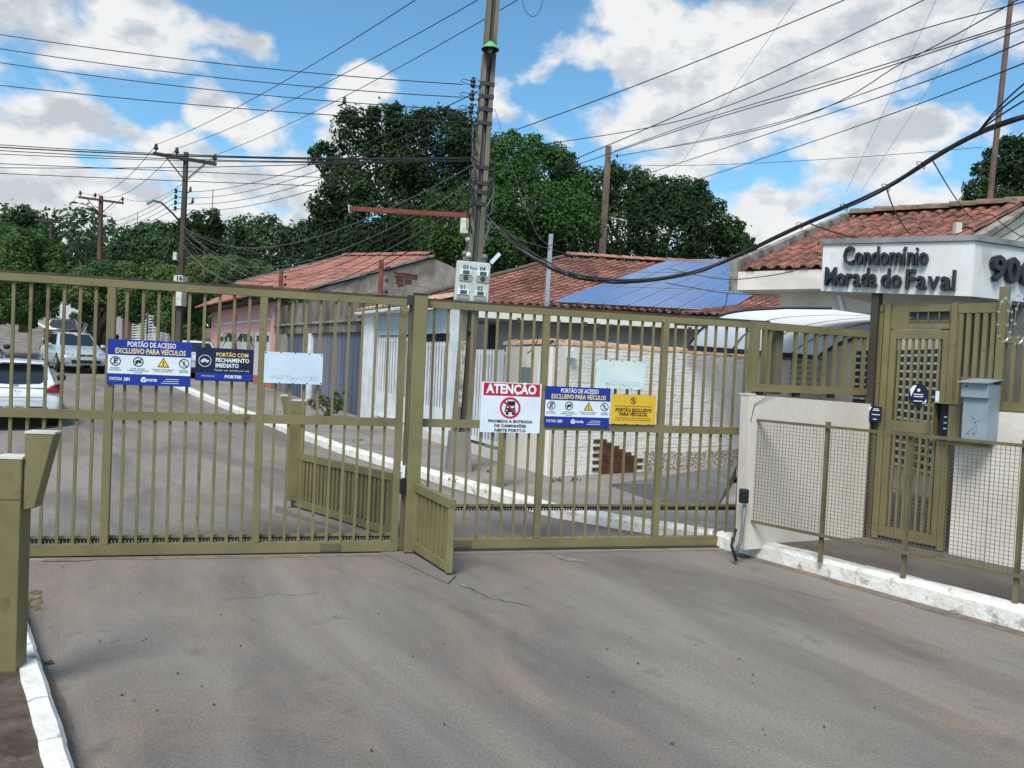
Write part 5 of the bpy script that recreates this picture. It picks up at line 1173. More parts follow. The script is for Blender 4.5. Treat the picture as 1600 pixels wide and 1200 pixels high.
# ------------------------------------------------------------------ weathered grey house with red roof
FM = VP((-3.27, 17.65), (-.52, .854))
WEATH = mat('weathered_render', srgb(158,148,138), .95, c2=srgb(116,108,101), scale=1.4, lo=.42, hi=.62, c3=srgb(88,83,78), scale3=1.1, lo3=.52, hi3=.7, stretch=(1,1,.6), bump=.5, bscale=20, spec=.15)
H1 = thing('weathered_house', 'weathered grey house with a red tile roof and blue-grey gates', 'house', FM.pt(4, .2))
qa, qb = FM.q(579, 560), FM.q(427, 560); zf_ = FM.z(520, 466)
mb = MB(FM.M); 
zg = lambda x, y: FM.z(x, y)
zo = zg(550, 519)
mb.box((qa, .0, zo), (qb, .18, zf_)); obj('front_wall', mb, mat('stained_render', srgb(138,128,118), .95, c2=srgb(88,82,76), scale=1.6, lo=.40, hi=.60, c3=srgb(64,60,57), scale3=1.3, lo3=.48, hi3=.66, stretch=(1,1,.45), bump=.5, bscale=20, spec=.15), H1)
mb = MB(FM.M); mb.box((qa, -.05, zg(530,502)-.03), (qb, -.002, zg(530,502)+.03)); obj('ledge', mb, WEATH, H1)
for xa, xb in ((427,444),(478.5,483)): fbox(FM, 'pier', xa, xb, -.05, zo-.001, .0, .18, WEATH if xa < 470 else TRIM, H1)
GBL = mat('blue_grey_gate', srgb(92,104,122), .55, c2=srgb(78,88,104), scale=1.2, stretch=(1,1,.2)); GGR = mat('grey_gate', srgb(124,122,130), .6, c2=srgb(108,106,114), scale=1.0, stretch=(1,1,.2))
for lab, xa, xb, mm in (('narrow blue-grey gate at the far end of the weathered house', 445, 478, GBL), ('plain grey sheet gate between the blue-grey gates of the weathered house', 483.5, 526, GGR), ('wide ribbed blue-grey gate next to the white pillar', 526.5, 573, GBL)):
    q0, q1 = sorted((FM.q(xa, 580), FM.q(xb, 580))); r = thing('sheet_gate', lab, 'gate', FM.pt(q0, .2, .06)); n = max(4, round((q1-q0)/.16))
    for i in range(n):
        a_ = q0+(q1-q0)*i/n; b_ = q0+(q1-q0)*(i+1)/n; mb = MB(FM.M); o_ = .06 if i % 2 else .075; mb.box((a_+.004, o_, .2), (b_-.004, o_+.015, zo-.004)); obj('panel', mb, mm, r)
RA, RB, RC, RD = D(383,447,27.0), D(478,453,22.0), D(690,404,24.2), D(540,402,29.2)
Ea = RB; evh = ((RA-RB)+(RD-RC))/2; ur1 = ((RC-RB)+(RD-RA))/2
tile_roof(RB, evh, evh.length, ur1, ur1.length, .22, .40, CLAY_RED, H1)
Rn = RB+ur1; Rf = Rn+evh
ridge_tiles(Rn+UPV*.05, Rf+UPV*.05, .26, .40, CLAY_RED, H1)
mb = MB(); ds = Vector((3.8, 2.2, -1.3)); mb.quad(Rn, Rf, Rf+ds, Rn+ds); obj('rear_roof', mb, CLAY_RED, H1)
evn = evh.normalized(); mb = MB(); thk = evn*.18; P_ = [Vector((Ea.x,Ea.y,0)), Ea-UPV*.05, Rn-UPV*.05, Rn+ds-UPV*.05, Vector(((Rn+ds).x,(Rn+ds).y,0))]
mb.add([p-thk*.6 for p in P_]+[p+thk*.4 for p in P_], [(0,1,2,3,4),(9,8,7,6,5)]+[(i,(i+1)%5,(i+1)%5+5,i+5) for i in range(5)]); obj('gable_wall', mb, WEATH, H1)
mb = MB(); mb.bar(Ea-evn*.06+UPV*.03, Rn-evn*.06+UPV*.03, .22, .07); obj('verge_cap', mb, CONCW, H1)
mb = MB(); mb.bar(RB+evh+UPV*.06, Rf+UPV*.06, .22, .12); obj('verge_cap', mb, CONCW, H1)
GBv = VP((Ea.x, Ea.y), (ur1.x, ur1.y))
for (x, y) in ((622,430),(634,431),(646,433),(624,440),(637,441),(627,449),(640,450),(655,452)):
    q, z = GBv.px(x, y, -.115); mb = MB(GBv.M); mb.box((q-.12, -.135, z-.08), (q+.13, -.112, z+.08)); obj('brick', mb, BRK, H1)
# fence-wire posts on the front wall
for lab, x, y0, y1, wd in (('rusty upright post with insulators on the weathered front wall', 594, 407, 470, .10), ('short rusty post on the far end of the weathered front wall', 437.5, 424, 462, .10)):
    q = FM.q(x, y1, .05) if x < 580 else None
    base = D(x, y1, 18.6 if x > 580 else 23.4); top = D(x+2, y0, base.y); base.z -= .4
    r = thing('wire_post', lab, 'post', base); mb = MB(); mb.bar(base, top, wd, wd, (1,0,0)); obj('shaft', mb, RUST, r)
    for k in range(3):
        p = base.lerp(top, .85-.2*k)+Vector((.16,-.08,0)); mb = MB(); mb.lathe(p, [(.01,-.05),(.035,-.02),(.035,.02),(.01,.05)], 7); obj('insulator', mb, CERAM, r); mb = MB(); mb.bar(base.lerp(top, .85-.2*k), p, .014, .014); obj('bracket', mb, DGREY, r)
# ------------------------------------------------------------------ pink house
PINK = mat('pink_wall', srgb(214,166,167), .85, c2=srgb(200,150,151), scale=.8, c3=srgb(224,190,184), scale3=2, lo3=.64, hi3=.8, spec=.2); PINKD = mat('deep_pink', srgb(184,110,100), .85, c2=srgb(166,96,88), scale=1, spec=.2)
H3 = thing('pink_house', 'pink house front with red tiled eave and pale garage doors', 'house', FM.pt(10, .4))
qa, qb = FM.q(428, 540), FM.q(329, 540); zpe = FM.z(380, 478)
mb = MB(FM.M); mb.box((qa+.05, .05, .0), (qb, .25, zpe)); obj('front_wall', mb, PINK, H3)
mb = MB(FM.M); mb.box((qb-.16, .251, 0), (qb, 6, zpe)); obj('side_wall', mb, PINK, H3)
mb = MB(FM.M); z_ = zg(375, 503); mb.box((qa+.04, .03, z_-.03), (qb+.01, .049, z_+.03)); obj('trim_line', mb, TRIM, H3)
for x in (331, 366, 424): q = FM.q(x, 540); mb = MB(FM.M); mb.box((q-.12, -.02, 0), (q+.12, .048, zpe-.3)); obj('pilaster', mb, PINK, H3)
for xa, xb in ((341, 363), (370, 394), (397, 421)):
    q0, q1 = sorted((FM.q(xa, 560), FM.q(xb, 560))); zt_ = zg(385, 520); mb = MB(FM.M); mb.box((q0, -.005, .42), (q1, .047, zt_)); d_ = obj('garage_door', mb, mat('pale_door', srgb(206,206,198), .6, c2=srgb(190,192,186), scale=2), H3)
    for k in range(3): mb = MB(FM.M); a_ = q0+.15+k*(q1-q0-.3)/3; mb.box((a_, -.02, zt_-.32), (a_+(q1-q0)*.2, -.006, zt_-.12)); obj('pane', mb, DGREY, d_)
mb = MB(FM.M); mb.box((qa+.06, -.04, .1), (FM.q(366,600), .03, .75)); obj('base_band', mb, PINKD, H3)
Ep = FM.pt(qa-.1, FM.z(380, 472), -.55); tile_roof(Ep, FM.d, qb-qa+.9, FM.n+UPV*.55, 1.7, .22, .40, CLAY_RED, H3)
mb = MB(FM.M); mb.box((qa, -.5, zpe-.02), (qb+.5, .3, zpe+.02)); obj('eave_soffit', mb, mat('dark_timber', srgb(60,48,42), .8), H3)
# ------------------------------------------------------------------ far street walls
FF = VP((-8.9, 26.8), (-.575, .818))
r = thing('lattice_fence_house', 'small house front with white lattice panels and red porch roof beyond the clipped trees', 'house', FF.pt(16, .9))
BROWNW = mat('brown_wall', srgb(112,78,70), .85, c2=srgb(94,66,60), scale=1, spec=.2)
def zf2(x, y): return FF.z(x, y)
fbox(FF, 'brown_wall', 190, 207, .5, zf2(200, 478), .05, .2, BROWNW, r, 500)
for xa, xb, ya in ((207.5, 229, 478), (233, 247, 490), (252, 264, 496)):
    q0, q1 = sorted((FF.q(xa, 510), FF.q(xb, 510))); zt_ = zf2((xa+xb)/2, ya); mb = MB(FF.M); n = max(6, round((zt_-.8)/.16))
    for i in range(n): z = .8+(zt_-.8)*i/n; mb.box((q0, -.02, z), (q1, .02, z+.07))
    for q in (q0, (q0+q1)/2, q1): mb.box((q-.05, -.03, .7), (q+.05, -.021, zt_+.03))
    obj('lattice_panel', mb, TRIM, r, kind='stuff')
fbox(FF, 'wall', 207, 268, .5, 2.3, .4, .6, WHITE, r, 520)
Ez = FF.pt(FF.q(232, 472), zf2(214, 474), -.6); tile_roof(Ez, FF.d, abs(FF.q(190,472)-FF.q(232,472)), FF.n+UPV*.35, 2.2, .3, .5, CLAY_RED, r)
r = thing('far_wall', 'pale grey street wall with columns far up the road', 'wall', FF.pt(38, 2.2))
zc = zf2(110, 462)
for x in (96, 102, 108, 113, 118, 124): q = FF.q(x, 490); mb = MB(FF.M); mb.box((q-.22, -.15, 1), (q+.22, .15, zc)); obj('column', mb, TRIM, r)
q0, q1 = sorted((FF.q(92, 490), FF.q(190, 490))); mb = MB(FF.M); mb.box((q0, .3, 0), (q1, .5, zf2(150, 478))); obj('wall_body', mb, GREYW, r)
# ------------------------------------------------------------------ trees
def leafmat(n, c, c2, isl=.28):
    if n in MATS: return MATS[n]
    m = mat(n, c, .8, c2=c2, scale=.5, lo=.42, hi=.62, island=isl, spec=.04); t = m.node_tree; b = t.nodes['Principled BSDF']
    tr = t.nodes.new('ShaderNodeBsdfTranslucent'); mx = t.nodes.new('ShaderNodeMixShader'); mx.inputs[0].default_value = .35; LK(t, b.inputs['Base Color'].links[0].from_socket, tr.inputs[0])
    LK(t, b.outputs[0], mx.inputs[1]); LK(t, tr.outputs[0], mx.inputs[2]); LK(t, mx.outputs[0], t.nodes['Material Output'].inputs['Surface']); return m
LF_DARK = leafmat('leaf_dark', (0.034,0.067,0.029), (0.051,0.096,0.036)); LF_MID = leafmat('leaf_mid', (0.058,0.123,0.038), (0.083,0.164,0.048)); LF_FAR = leafmat('leaf_far', (0.059,0.113,0.053), (0.082,0.140,0.059))
LF_FIC = leafmat('leaf_ficus', (0.069,0.135,0.048), (0.133,0.203,0.068)); LF_PALE = leafmat('leaf_pale', (0.075,0.143,0.060), (0.195,0.240,0.090))
BARK = mat('bark', srgb(92,78,66), .95, c2=srgb(66,56,48), scale=5, stretch=(1,1,.3), bump=.5); BARKD = mat('bark_dark', srgb(58,50,44), .95, c2=srgb(44,38,34), scale=5, bump=.5)
def leaf_cloud(name, lobes, m, parent, leaf, dens, shell=(.5, 1.1), flatten=1.0, seed=0, spray=True):
    rng = np.random.default_rng(seed); C = []; Nn = []
    for (c, R) in lobes:
        n = int(dens*2.5*4*math.pi*R*R/(leaf*leaf)*.9)
        d = rng.normal(size=(n, 3)); d /= np.linalg.norm(d, axis=1)[:, None]
        bump_ = 1+.16*np.sin(d[:, 0]*7+seed)*np.sin(d[:, 1]*6+R*9)*np.cos(d[:, 2]*5)
        rr = R*(shell[0]+(shell[1]-shell[0])*rng.random(n)**.6)*bump_; far_ = rng.random(n) < (.06 if spray else 0); rr = np.where(far_ & (np.sin(d[:, 0]*19+R)*np.cos(d[:, 2]*17+seed) > .1), rr*(1.08+.30*rng.random(n)), rr)
        p = d*rr[:, None]; p[:, 2] *= flatten; C.append(p+np.array(c)); Nn.append(d)
    C = np.concatenate(C); Nn = np.concatenate(Nn); n = len(C)
    nr = Nn+rng.normal(size=(n, 3))*.55+np.array([0, 0, .35]); nr /= np.linalg.norm(nr, axis=1)[:, None]
    t = np.cross(nr, rng.normal(size=(n, 3))); t /= np.linalg.norm(t, axis=1)[:, None]; b = np.cross(nr, t)
    s = leaf*(.6+.8*rng.random(n))[:, None]
    V = np.stack([C-t*s*.62, C+b*s*.34+nr*s*.06, C+t*s*.62, C-b*s*.34+nr*s*.06], 1).reshape(-1, 3)
    o = V.mean(0); V = V-o
    me = bpy.data.meshes.new(name); me.vertices.add(4*n); me.vertices.foreach_set('co', V.astype(np.float32).ravel())
    me.loops.add(4*n); me.loops.foreach_set('vertex_index', np.arange(4*n, dtype=np.int32)); me.polygons.add(n)
    me.polygons.foreach_set('loop_start', np.arange(0, 4*n, 4, dtype=np.int32)); me.update(calc_edges=True)
    return link(name, me, m, parent, o)
TREE_N = [0]
def tree(label, Y, lobes, base, m, leaf=.28, dens=1.0, tr=.25, kind='tree', group=None, depth=.9, flatten=1.0, limbs=5, cat='tree', bark=None, stems=1, name='tree', clip=False):
    """lobes: where the clumps of the crown are seen (x, y, radius in picture units) at about Y metres; each gets its own distance"""
    leaf *= .72; TREE_N[0] += 1; rng = random.Random(TREE_N[0]*17); L = []
    for lb in lobes:
        R = lb[2]*Y/FPX; dy = rng.uniform(-depth, depth)*R; L.append((D(lb[0], lb[1], Y+dy), R))
        for k in range(0 if clip else 6):  # knuckles round each clump
            a = rng.uniform(0, 6.28); e = rng.uniform(-.4, 1.2); off = Vector((math.cos(a)*math.cos(e), math.sin(a)*math.cos(e)*.8, math.sin(e)))*R*.78
            L.append((L[-1-k][0]+off*rng.uniform(.9, 1.25), R*rng.uniform(.2, .46)))
    bx = D(base, 560, Y); b = Vector((bx.x, bx.y, zt(bx.x, bx.y)-.1))
    r = thing(name, label, cat, b, group)
    leaf_cloud('crown', [((l[0].x, l[0].y, l[0].z), l[1]) for l in L], m, r, leaf, dens*(1.5 if clip else 1), (.72, 1.03) if clip else (.5, 1.1), flatten=flatten, seed=TREE_N[0], spray=not clip)
    cz = sum(l[0].z for l in L)/len(L); big = sorted(L, key=lambda l: -l[1])[:limbs]
    for s_ in range(stems):
        bb = b+Vector((rng.uniform(-.5, .5), rng.uniform(-.3, .3), 0))*(s_ > 0)
        low = min(l[0].z-l[1]*.3 for l in L); fork = Vector((bb.x+rng.uniform(-.3, .3), bb.y, max(b.z+.8, b.z+(low-b.z)*.7)))
        mb = MB(); mb.tube([bb, bb.lerp(fork, .5)+Vector((rng.uniform(-.1, .1), 0, 0)), fork, fork.lerp(big[0][0], .6)], [tr, tr*.8, tr*.72, tr*.35], 8); tk = obj('trunk', mb, bark or BARK, r, smooth=True)
        for l in big[1:]:
            mb = MB(); mid = fork.lerp(l[0], .5)+Vector((0, 0, .15*l[1])); mb.tube([fork, mid, l[0]], [tr*.5, tr*.33, tr*.12], 6); obj('limb', mb, bark or BARK, tk)
    return r
tree('huge dark evergreen tree towering behind the houses left of the main pole', 38, [(505,245,22),(522,268,20),(556,205,36),(600,198,32),(640,210,40),(690,205,34),(722,218,36),(745,245,30),(545,295,40),(600,265,58),(668,285,60),(720,300,42),(535,350,38),(590,355,58),(650,365,50),(516,325,30),(508,385,30),(570,400,48),(640,405,45),(700,385,45),(500,350,18),(620,180,16),(583,180,12),(668,182,14),(700,178,10),(588,172,7),(607,178,7),(652,180,8),(548,188,9),(532,235,9),(492,240,9),(690,172,6),(562,192,8),(715,186,8),(640,190,8)], 610, LF_DARK, .21, .8, .5, limbs=9)
tree('mid-green bushy tree directly behind the main pole', 33, [(700,352,44),(735,320,34),(690,385,34),(660,360,18),(745,385,45),(720,405,30),(770,330,38),(790,390,34)], 735, LF_MID, .18, .8, .3, limbs=6)
tree('large green tree right of the main pole, left of the wooden pole', 36, [(790,265,46),(842,272,44),(800,330,60),(858,345,55),(880,300,30),(832,232,22),(872,252,22),(900,350,40),(840,385,45),(850,415,30),(895,412,30),(800,412,30),(800,218,14),(905,290,16)], 835, LF_MID, .19, .8, .4, limbs=7)
tree('dark wide-crowned tree right of the wooden pole above the solar panels', 46, [(880,262,24),(930,305,42),(985,300,38),(1022,318,38),(1062,318,40),(1100,345,36),(1132,368,30),(965,358,58),(1040,365,58),(1102,388,38),(905,330,44),(1088,300,20),(1035,290,16),(960,275,18),(1095,290,10),(1150,385,20),(950,412,34),(1020,408,30),(1080,405,26)], 1010, LF_DARK, .24, .8, .5, limbs=8)
tree('small lone tree top just left of the gatehouse roof', 52, [(1168,378,11),(1162,392,13),(1174,390,10),(1160,368,6)], 1166, LF_DARK, .28, .8, .2, limbs=3)
tree('tall dark tree behind the leaning mast at the right edge', 30, [(1530,305,24),(1545,272,24),(1582,250,34),(1622,250,48),(1600,300,48),(1560,325,32),(1512,322,16),(1640,320,60),(1548,243,12),(1500,330,12),(1575,228,14)], 1600, LF_DARK, .17, .75, .35, limbs=6)
tree('low shrubby tree top peeking over the gatehouse ridge', 42, [(1478,330,8),(1490,328,9),(1468,334,6)], 1480, LF_DARK, .25, .8, .12, limbs=2)
FG = 'trees along the far end of the street'
tree('umbrella-shaped tree behind the second pole, standing above the tree line', 62, [(284,356,14),(303,346,16),(324,345,18),(338,358,14),(300,368,22),(325,375,22)], 312, LF_DARK, .36, .8, .3)
tree('rounded green far tree left of the second pole', 72, [(205,378,22),(235,370,24),(258,366,20),(215,395,26),(250,390,26),(185,392,16)], 230, LF_FAR, .40, .8, .3)
tree('wide green far tree right of the second pole', 70, [(360,368,22),(390,358,22),(418,360,24),(375,388,30),(420,388,32),(448,372,18)], 400, LF_FAR, .40, .8, .3)
tree('far green tree between the wide tree and the huge evergreen', 64, [(462,375,24),(490,372,26),(470,395,28),(500,400,26),(478,355,12)], 480, LF_FAR, .36, .8, .3)
tree('low green far tree below the umbrella-shaped tree', 66, [(275,392,24),(310,398,26),(345,395,24)], 310, LF_FAR, .38, .8, .25)
tree('thin airy tree with sky showing through, left of the reddish pole', 58, [(118,382,13),(135,373,13),(150,380,12),(112,398,13),(138,400,12),(162,396,10)], 134, LF_FAR, .30, .30, .2)
tree('tall olive-green tree behind the clipped ficus at the left edge', 60, [(22,352,24),(52,346,20),(35,335,14),(72,362,16),(5,358,18),(50,365,22),(75,375,12)], 35, LF_FAR, .36, .8, .35)
tree('large clipped ficus overhanging the road at the left edge', 34, [(15,388,36),(52,388,30),(78,402,20),(10,430,44),(58,430,36),(84,425,18),(28,468,38),(-25,400,50),(68,460,26),(42,488,18),(-20,470,40),(90,450,10),(50,505,8)], -130, LF_FIC, .15, 1.2, .3, clip=True)
tree('clipped street tree with two dark stems beside the parked black car', 37.5, [(128,438,22),(160,430,24),(198,432,24),(222,448,16),(122,465,18),(155,468,26),(196,470,26),(226,474,14),(140,492,14),(212,492,14)], 160, LF_PALE, .17, 1.1, .28, bark=BARKD, stems=2, clip=True)
tree('low clipped tree between the second pole and the lattice fence', 36, [(242,425,20),(262,440,26),(250,470,24),(275,475,22),(292,450,26),(262,500,20),(240,450,14),(300,490,24),(290,515,20),(310,470,20)], 272, LF_FIC, .15, 1.2, .25, clip=True, bark=BARKD, stems=2)
tree('broad clipped tree crown behind the pink house roof', 40, [(300,420,20),(330,422,24),(365,425,26),(400,428,24),(424,436,16),(318,448,24),(360,450,26),(395,448,24),(325,480,20),(345,500,18)], 335, LF_PALE, .17, 1.1, .28, bark=BARKD, clip=True)
tree('small round green bush on the pavement beyond the dark estate car', 58, [(118,497,9),(112,508,9),(122,512,9)], 118, LF_MID, .16, .9, .06, limbs=1, cat='bush', name='bush')
tree('dark shrub growing by the pink house corner', 30, [(307,548,6),(308,565,7),(306,582,7)], 307, LF_DARK, .10, .8, .04, limbs=1, cat='shrub', name='shrub')
def flower_bush():
    b = G(512, 652, .12); r = thing('flowering_shrub', 'sparse shrub with small pink flowers before the blue-grey gate', 'shrub', b); rng = random.Random(5); lob = []
    for k in range(16):
        tip = b+Vector((rng.uniform(-.42, .42), rng.uniform(-.2, .2), rng.uniform(.2, .62))); mb = MB(); mb.tube([b+Vector((rng.uniform(-.1, .1), 0, 0)), b.lerp(tip, .5)+Vector((0, 0, .08)), tip], [.010, .008, .004], 5); obj('stem', mb, BARK, r); lob += [(tuple(tip), .07), (tuple(b.lerp(tip, .7)), .07)]
    leaf_cloud('foliage', lob, leafmat('leaf_yellowish', (.12,.15,.04), (.08,.12,.04)), r, .055, .5, seed=3)
    leaf_cloud('flower', [(lob[2*k][0], .03) for k in (1, 4, 7, 9)], flat('pink_petal', (214,60,140), .6), r, .03, 1.2, seed=4)
flower_bush()
def palm():
    b = G(392, 600, .12); b = FM.pt(FM.q(390, 590), .35, -.5); r = thing('potted_palm', 'small green palm-like plant leaning before the pink house door', 'plant', b); mb = MB()
    mb.tube([b, b+Vector((.05, 0, .9)), b+Vector((-.05, 0, 1.5))], [.05, .045, .04], 7); obj('stem', mb, BARK, r)
    c = b+Vector((-.05, 0, 1.5)); mb = MB(); rng = random.Random(2)
    for k in range(14):
        a = rng.uniform(0, 6.28); l = rng.uniform(.5, .9); dv = Vector((math.cos(a), math.sin(a), 0)); p1 = c+dv*l*.5+UPV*.35; p2 = c+dv*l+UPV*rng.uniform(-.3, .2); sd_ = dv.cross(UPV)*.06
        mb.add([c, p1-sd_, p2, p1+sd_], [(0,1,2,3)])
    obj('frond', mb, LF_MID, r)
palm()
def weeds():
    mb = MB(); rng = random.Random(9)
    for (x, y, n) in ((708,752,8),(870,752,14),(900,752,12),(640,690,10),(1150,846,10),(1345,842,6),(1465,874,8),(780,800,6),(560,690,8),(760,738,6)):
        for k in range(n):
            p = G(x+rng.uniform(-8, 8), y+rng.uniform(-2, 2), .12)
            for j in range(5): a = rng.uniform(0, 6.28); h = rng.uniform(.02, .06); mb.add([p+Vector((.006*math.sin(a), -.006*math.cos(a), 0)), p-Vector((.006*math.sin(a), -.006*math.cos(a), 0)), p+Vector((math.cos(a)*h*.6, math.sin(a)*h*.6, h))], [(0,1,2)])
    tag(obj('weeds', mb, mat('weed', (.11,.12,.05), .8)), 'small dry weeds growing along the wall feet and kerb', 'weeds', kind='stuff')
weeds()
def treeline():
    lob = []; rng = random.Random(21)
    for i in range(46):
        x = -260+46*i; Y = rng.uniform(118, 140); p = D(x, 500, Y); z = zt(p.x, p.y)
        for k in range(3): R = rng.uniform(3.6, 5.6); lob.append(((p.x+rng.uniform(-2,2), p.y+rng.uniform(-3,3), z+R*(.5+k*.9)), R))
    o = leaf_cloud('treeline', lob, LF_FAR, None, .9, .9, seed=77); tag(o, 'far band of dark trees closing the horizon behind the houses', 'tree line', kind='stuff')
treeline()
# ------------------------------------------------------------------ wires
def wire(label, pts, r=.007, m=None, group=None, name='power_line', n=5, cat='wire', seg=24):
    """pts: three or more (x, y, Y); a smooth curve through them"""
    P = [D(*p) if not isinstance(p, Vector) else p for p in pts]
    if len(P) == 2: Q = [P[0].lerp(P[1], i/seg) for i in range(seg+1)]
    elif len(P) == 3:
        a, b, c = P; u = (b-a).length/((b-a).length+(c-b).length)
        k = (b-a*(1-u)**2-c*u*u)/(2*u*(1-u)); Q = [a*(1-t)**2+k*2*t*(1-t)+c*t*t for t in [i/seg for i in range(seg+1)]]
    else:
        Q = []; E_ = [P[0]*2-P[1]]+P+[P[-1]*2-P[-2]]
        for i in range(1, len(E_)-2):
            p0, p1, p2, p3 = E_[i-1:i+3]
            for s in range(8):
                t = s/8; Q.append(.5*((2*p1)+(p2-p0)*t+(p0*2-p1*5+p2*4-p3)*t*t+(p1*3-p0-p2*3+p3)*t**3))
        Q.append(P[-1])
    for e_, s_ in ((0, pts[0]), (-1, pts[-1])):  # lines that leave the picture run on to their next support
        if not isinstance(s_, Vector) and (s_[0] < 0 or s_[0] > 1600 or s_[1] < -100):
            dv = (Q[0]-Q[1]) if e_ == 0 else (Q[-1]-Q[-2]); ext = Q[e_]+dv.normalized()*9.0
            Q = [ext]+Q if e_ == 0 else Q+[ext]
    mb = MB(); mb.tube(Q, r, n, False); return tag(obj(name, mb, m or CABLE), label, cat, group)
g = 'parallel lines from the left edge to the main pole rack'
for y0, ym, y1, x1 in ((54,106,131,742),(76,128,151,740),(98,148,171,738),(134,172,190,734)):
    wire(('uppermost','second','third','lowest')[(54,76,98,134).index(y0)]+' of four parallel lines from the left edge to the main pole', [(-20,y0-3,11.2),(400,ym-.5,10.9),(x1-18,y1+1,10.35)], .0065, group=g)
g = 'lines from the crossarm up to the right'
for (a, e) in ((0, (995,-235,9.2)), (1, (1140,-235,9.2)), (2, (1250,-270,9.2))):
    p = ins2[a]; q = D(*e); wire('line rising to the upper middle from the '+('left','middle','right')[a]+' insulator of the second pole crossarm', [p, p.lerp(q, .5)-UPV*.35, q], .008, group=g)
for A_, B_, g, lb in ((ins2, ins3, 'lines from second to third crossarm', 'of three sagging lines between the second and third pole crossarms'), (ins3, ins4, 'lines from third to fourth crossarm', 'of three faint lines between third and farthest pole crossarms')):
    for w_, a, b in zip(('left','middle','right'), A_, B_): wire(w_+' '+lb, [a, a.lerp(b, .5)-UPV*.75, b], .010, group=g)
g = 'low lines between second and main pole'; LV = []
for k, (y2, y1) in enumerate(((300,142),(309,161),(318,181),(327,200))):
    a = on(b2, t2, ZY(285, y2, 27))+Vector((-.26,-.1,0)); b = pole_at(y1)+ex*-.12; LV.append((a, b)); wire(('uppermost','second','third','lowest')[k]+' of four sagging lines from the second pole rack to the main pole', [a, a.lerp(b, .45)-UPV*.42, b], .0075, group=g)
def on_curve(a, b, u, s): c = a.lerp(b, .45)-UPV*s; k = (c-a*(.55**2)-b*(.45**2))/(2*.45*.55); return a*(1-u)**2+k*2*u*(1-u)+b*u*u
p0_, p1_ = on_curve(*LV[0], .27, .42), on_curve(*LV[3], .27, .42); mb = MB(); mb.tube([p0_+UPV*.03, p1_-UPV*.05], .012, 5); single('line_spacer', mb, CABLE_G, 'thin vertical spacer rod on the lines right of the second pole', 'spacer')
LV3 = []
g = 'low lines between second and third pole'
for k, (y2, y3) in enumerate(((300,350),(309,356),(318,362),(327,368))):
    a = on(b2, t2, ZY(285, y2, 27))+Vector((-.26,-.1,0)); b = on(b3, t3, ZY(155, y3, 42))+Vector((-.26,-.1,0)); LV3.append((a, b)); wire(('uppermost','second','third','lowest')[k]+' of four lines from the second pole rack down to the third pole', [a, a.lerp(b, .5)-UPV*.3, b], .009, group=g)
for u, lb in ((.36, 'vertical spacer rod on the lines between second and third pole, nearer the lamp'), (.66, 'vertical spacer rod on the lines close to the third pole')):
    a, b = LV3[0]; p0_ = a.lerp(b, u)-UPV*.3*4*u*(1-u); a, b = LV3[3]; p1_ = a.lerp(b, u)-UPV*.3*4*u*(1-u); mb = MB(); mb.tube([p0_+UPV*.05, p1_-UPV*.12], .014, 5); single('line_spacer', mb, CABLE_G, lb, 'spacer')
g = 'level telephone cables across the left sky'
for y0, ym, y1, rr in ((225,240,246,.008),(229,242,248,.012),(234,247,250,.008),(240,249,252,.007)):
    wire({225:'topmost',229:'thickest black',234:'third',240:'lowest'}[y0]+' of the bunched telephone cables crossing level behind the second pole top', [(-20,y0,14),(330,ym+3,13),(738,y1,10.6)], rr, group=g)
wire('single level cable just under the bunched telephone cables', [(-20,262,13),(330,261,12.5),(738,245,10.5)], .007)
g = 'drooping thin lines left of the huge tree'
for y0, ym, y1 in ((255,268,279),(270,283,292)): wire(('upper' if y0 == 255 else 'lower')+' of two thin lines drooping towards the huge evergreen from the left edge', [(-20,y0,16),(290,ym,16),(540,y1,17)], .008, group=g)
g = 'cable fan before the huge tree'
for k in range(9):
    y2 = 352+5*k+random.uniform(-2, 2); y1 = 256+9*k; a = on(b2, t2, ZY(283, y2, 27)); b = pole_at(y1)+ex*-.12; s = .9+.07*k
    wire('one of many slack cables fanning from main pole to second pole before the trees', [a, a.lerp(b, .42)-UPV*s, b], .0075, m=CABLE if k % 3 else CABLE_G, group=g)
g = 'service drops by the second pole'
for (x, y, Y) in ((420,446,25),(432,440,24.5),(352,440,28),(385,452,26),(500,408,30)):
    a = on(b2, t2, ZY(282, 356 if y != 452 else 384, 27)); b = D(x, y, Y); wire('thin drop cable from the second pole '+{420:'to the short rusty post',432:'to the far red roof edge',352:'to the left end of the pink house roof',385:'to the middle of the pink house roof',500:'towards the ridge of the red roof'}[x], [a, a.lerp(b, .5)-UPV*.25, b], .008, m=CABLE_G, group=g)
R10 = 10.4
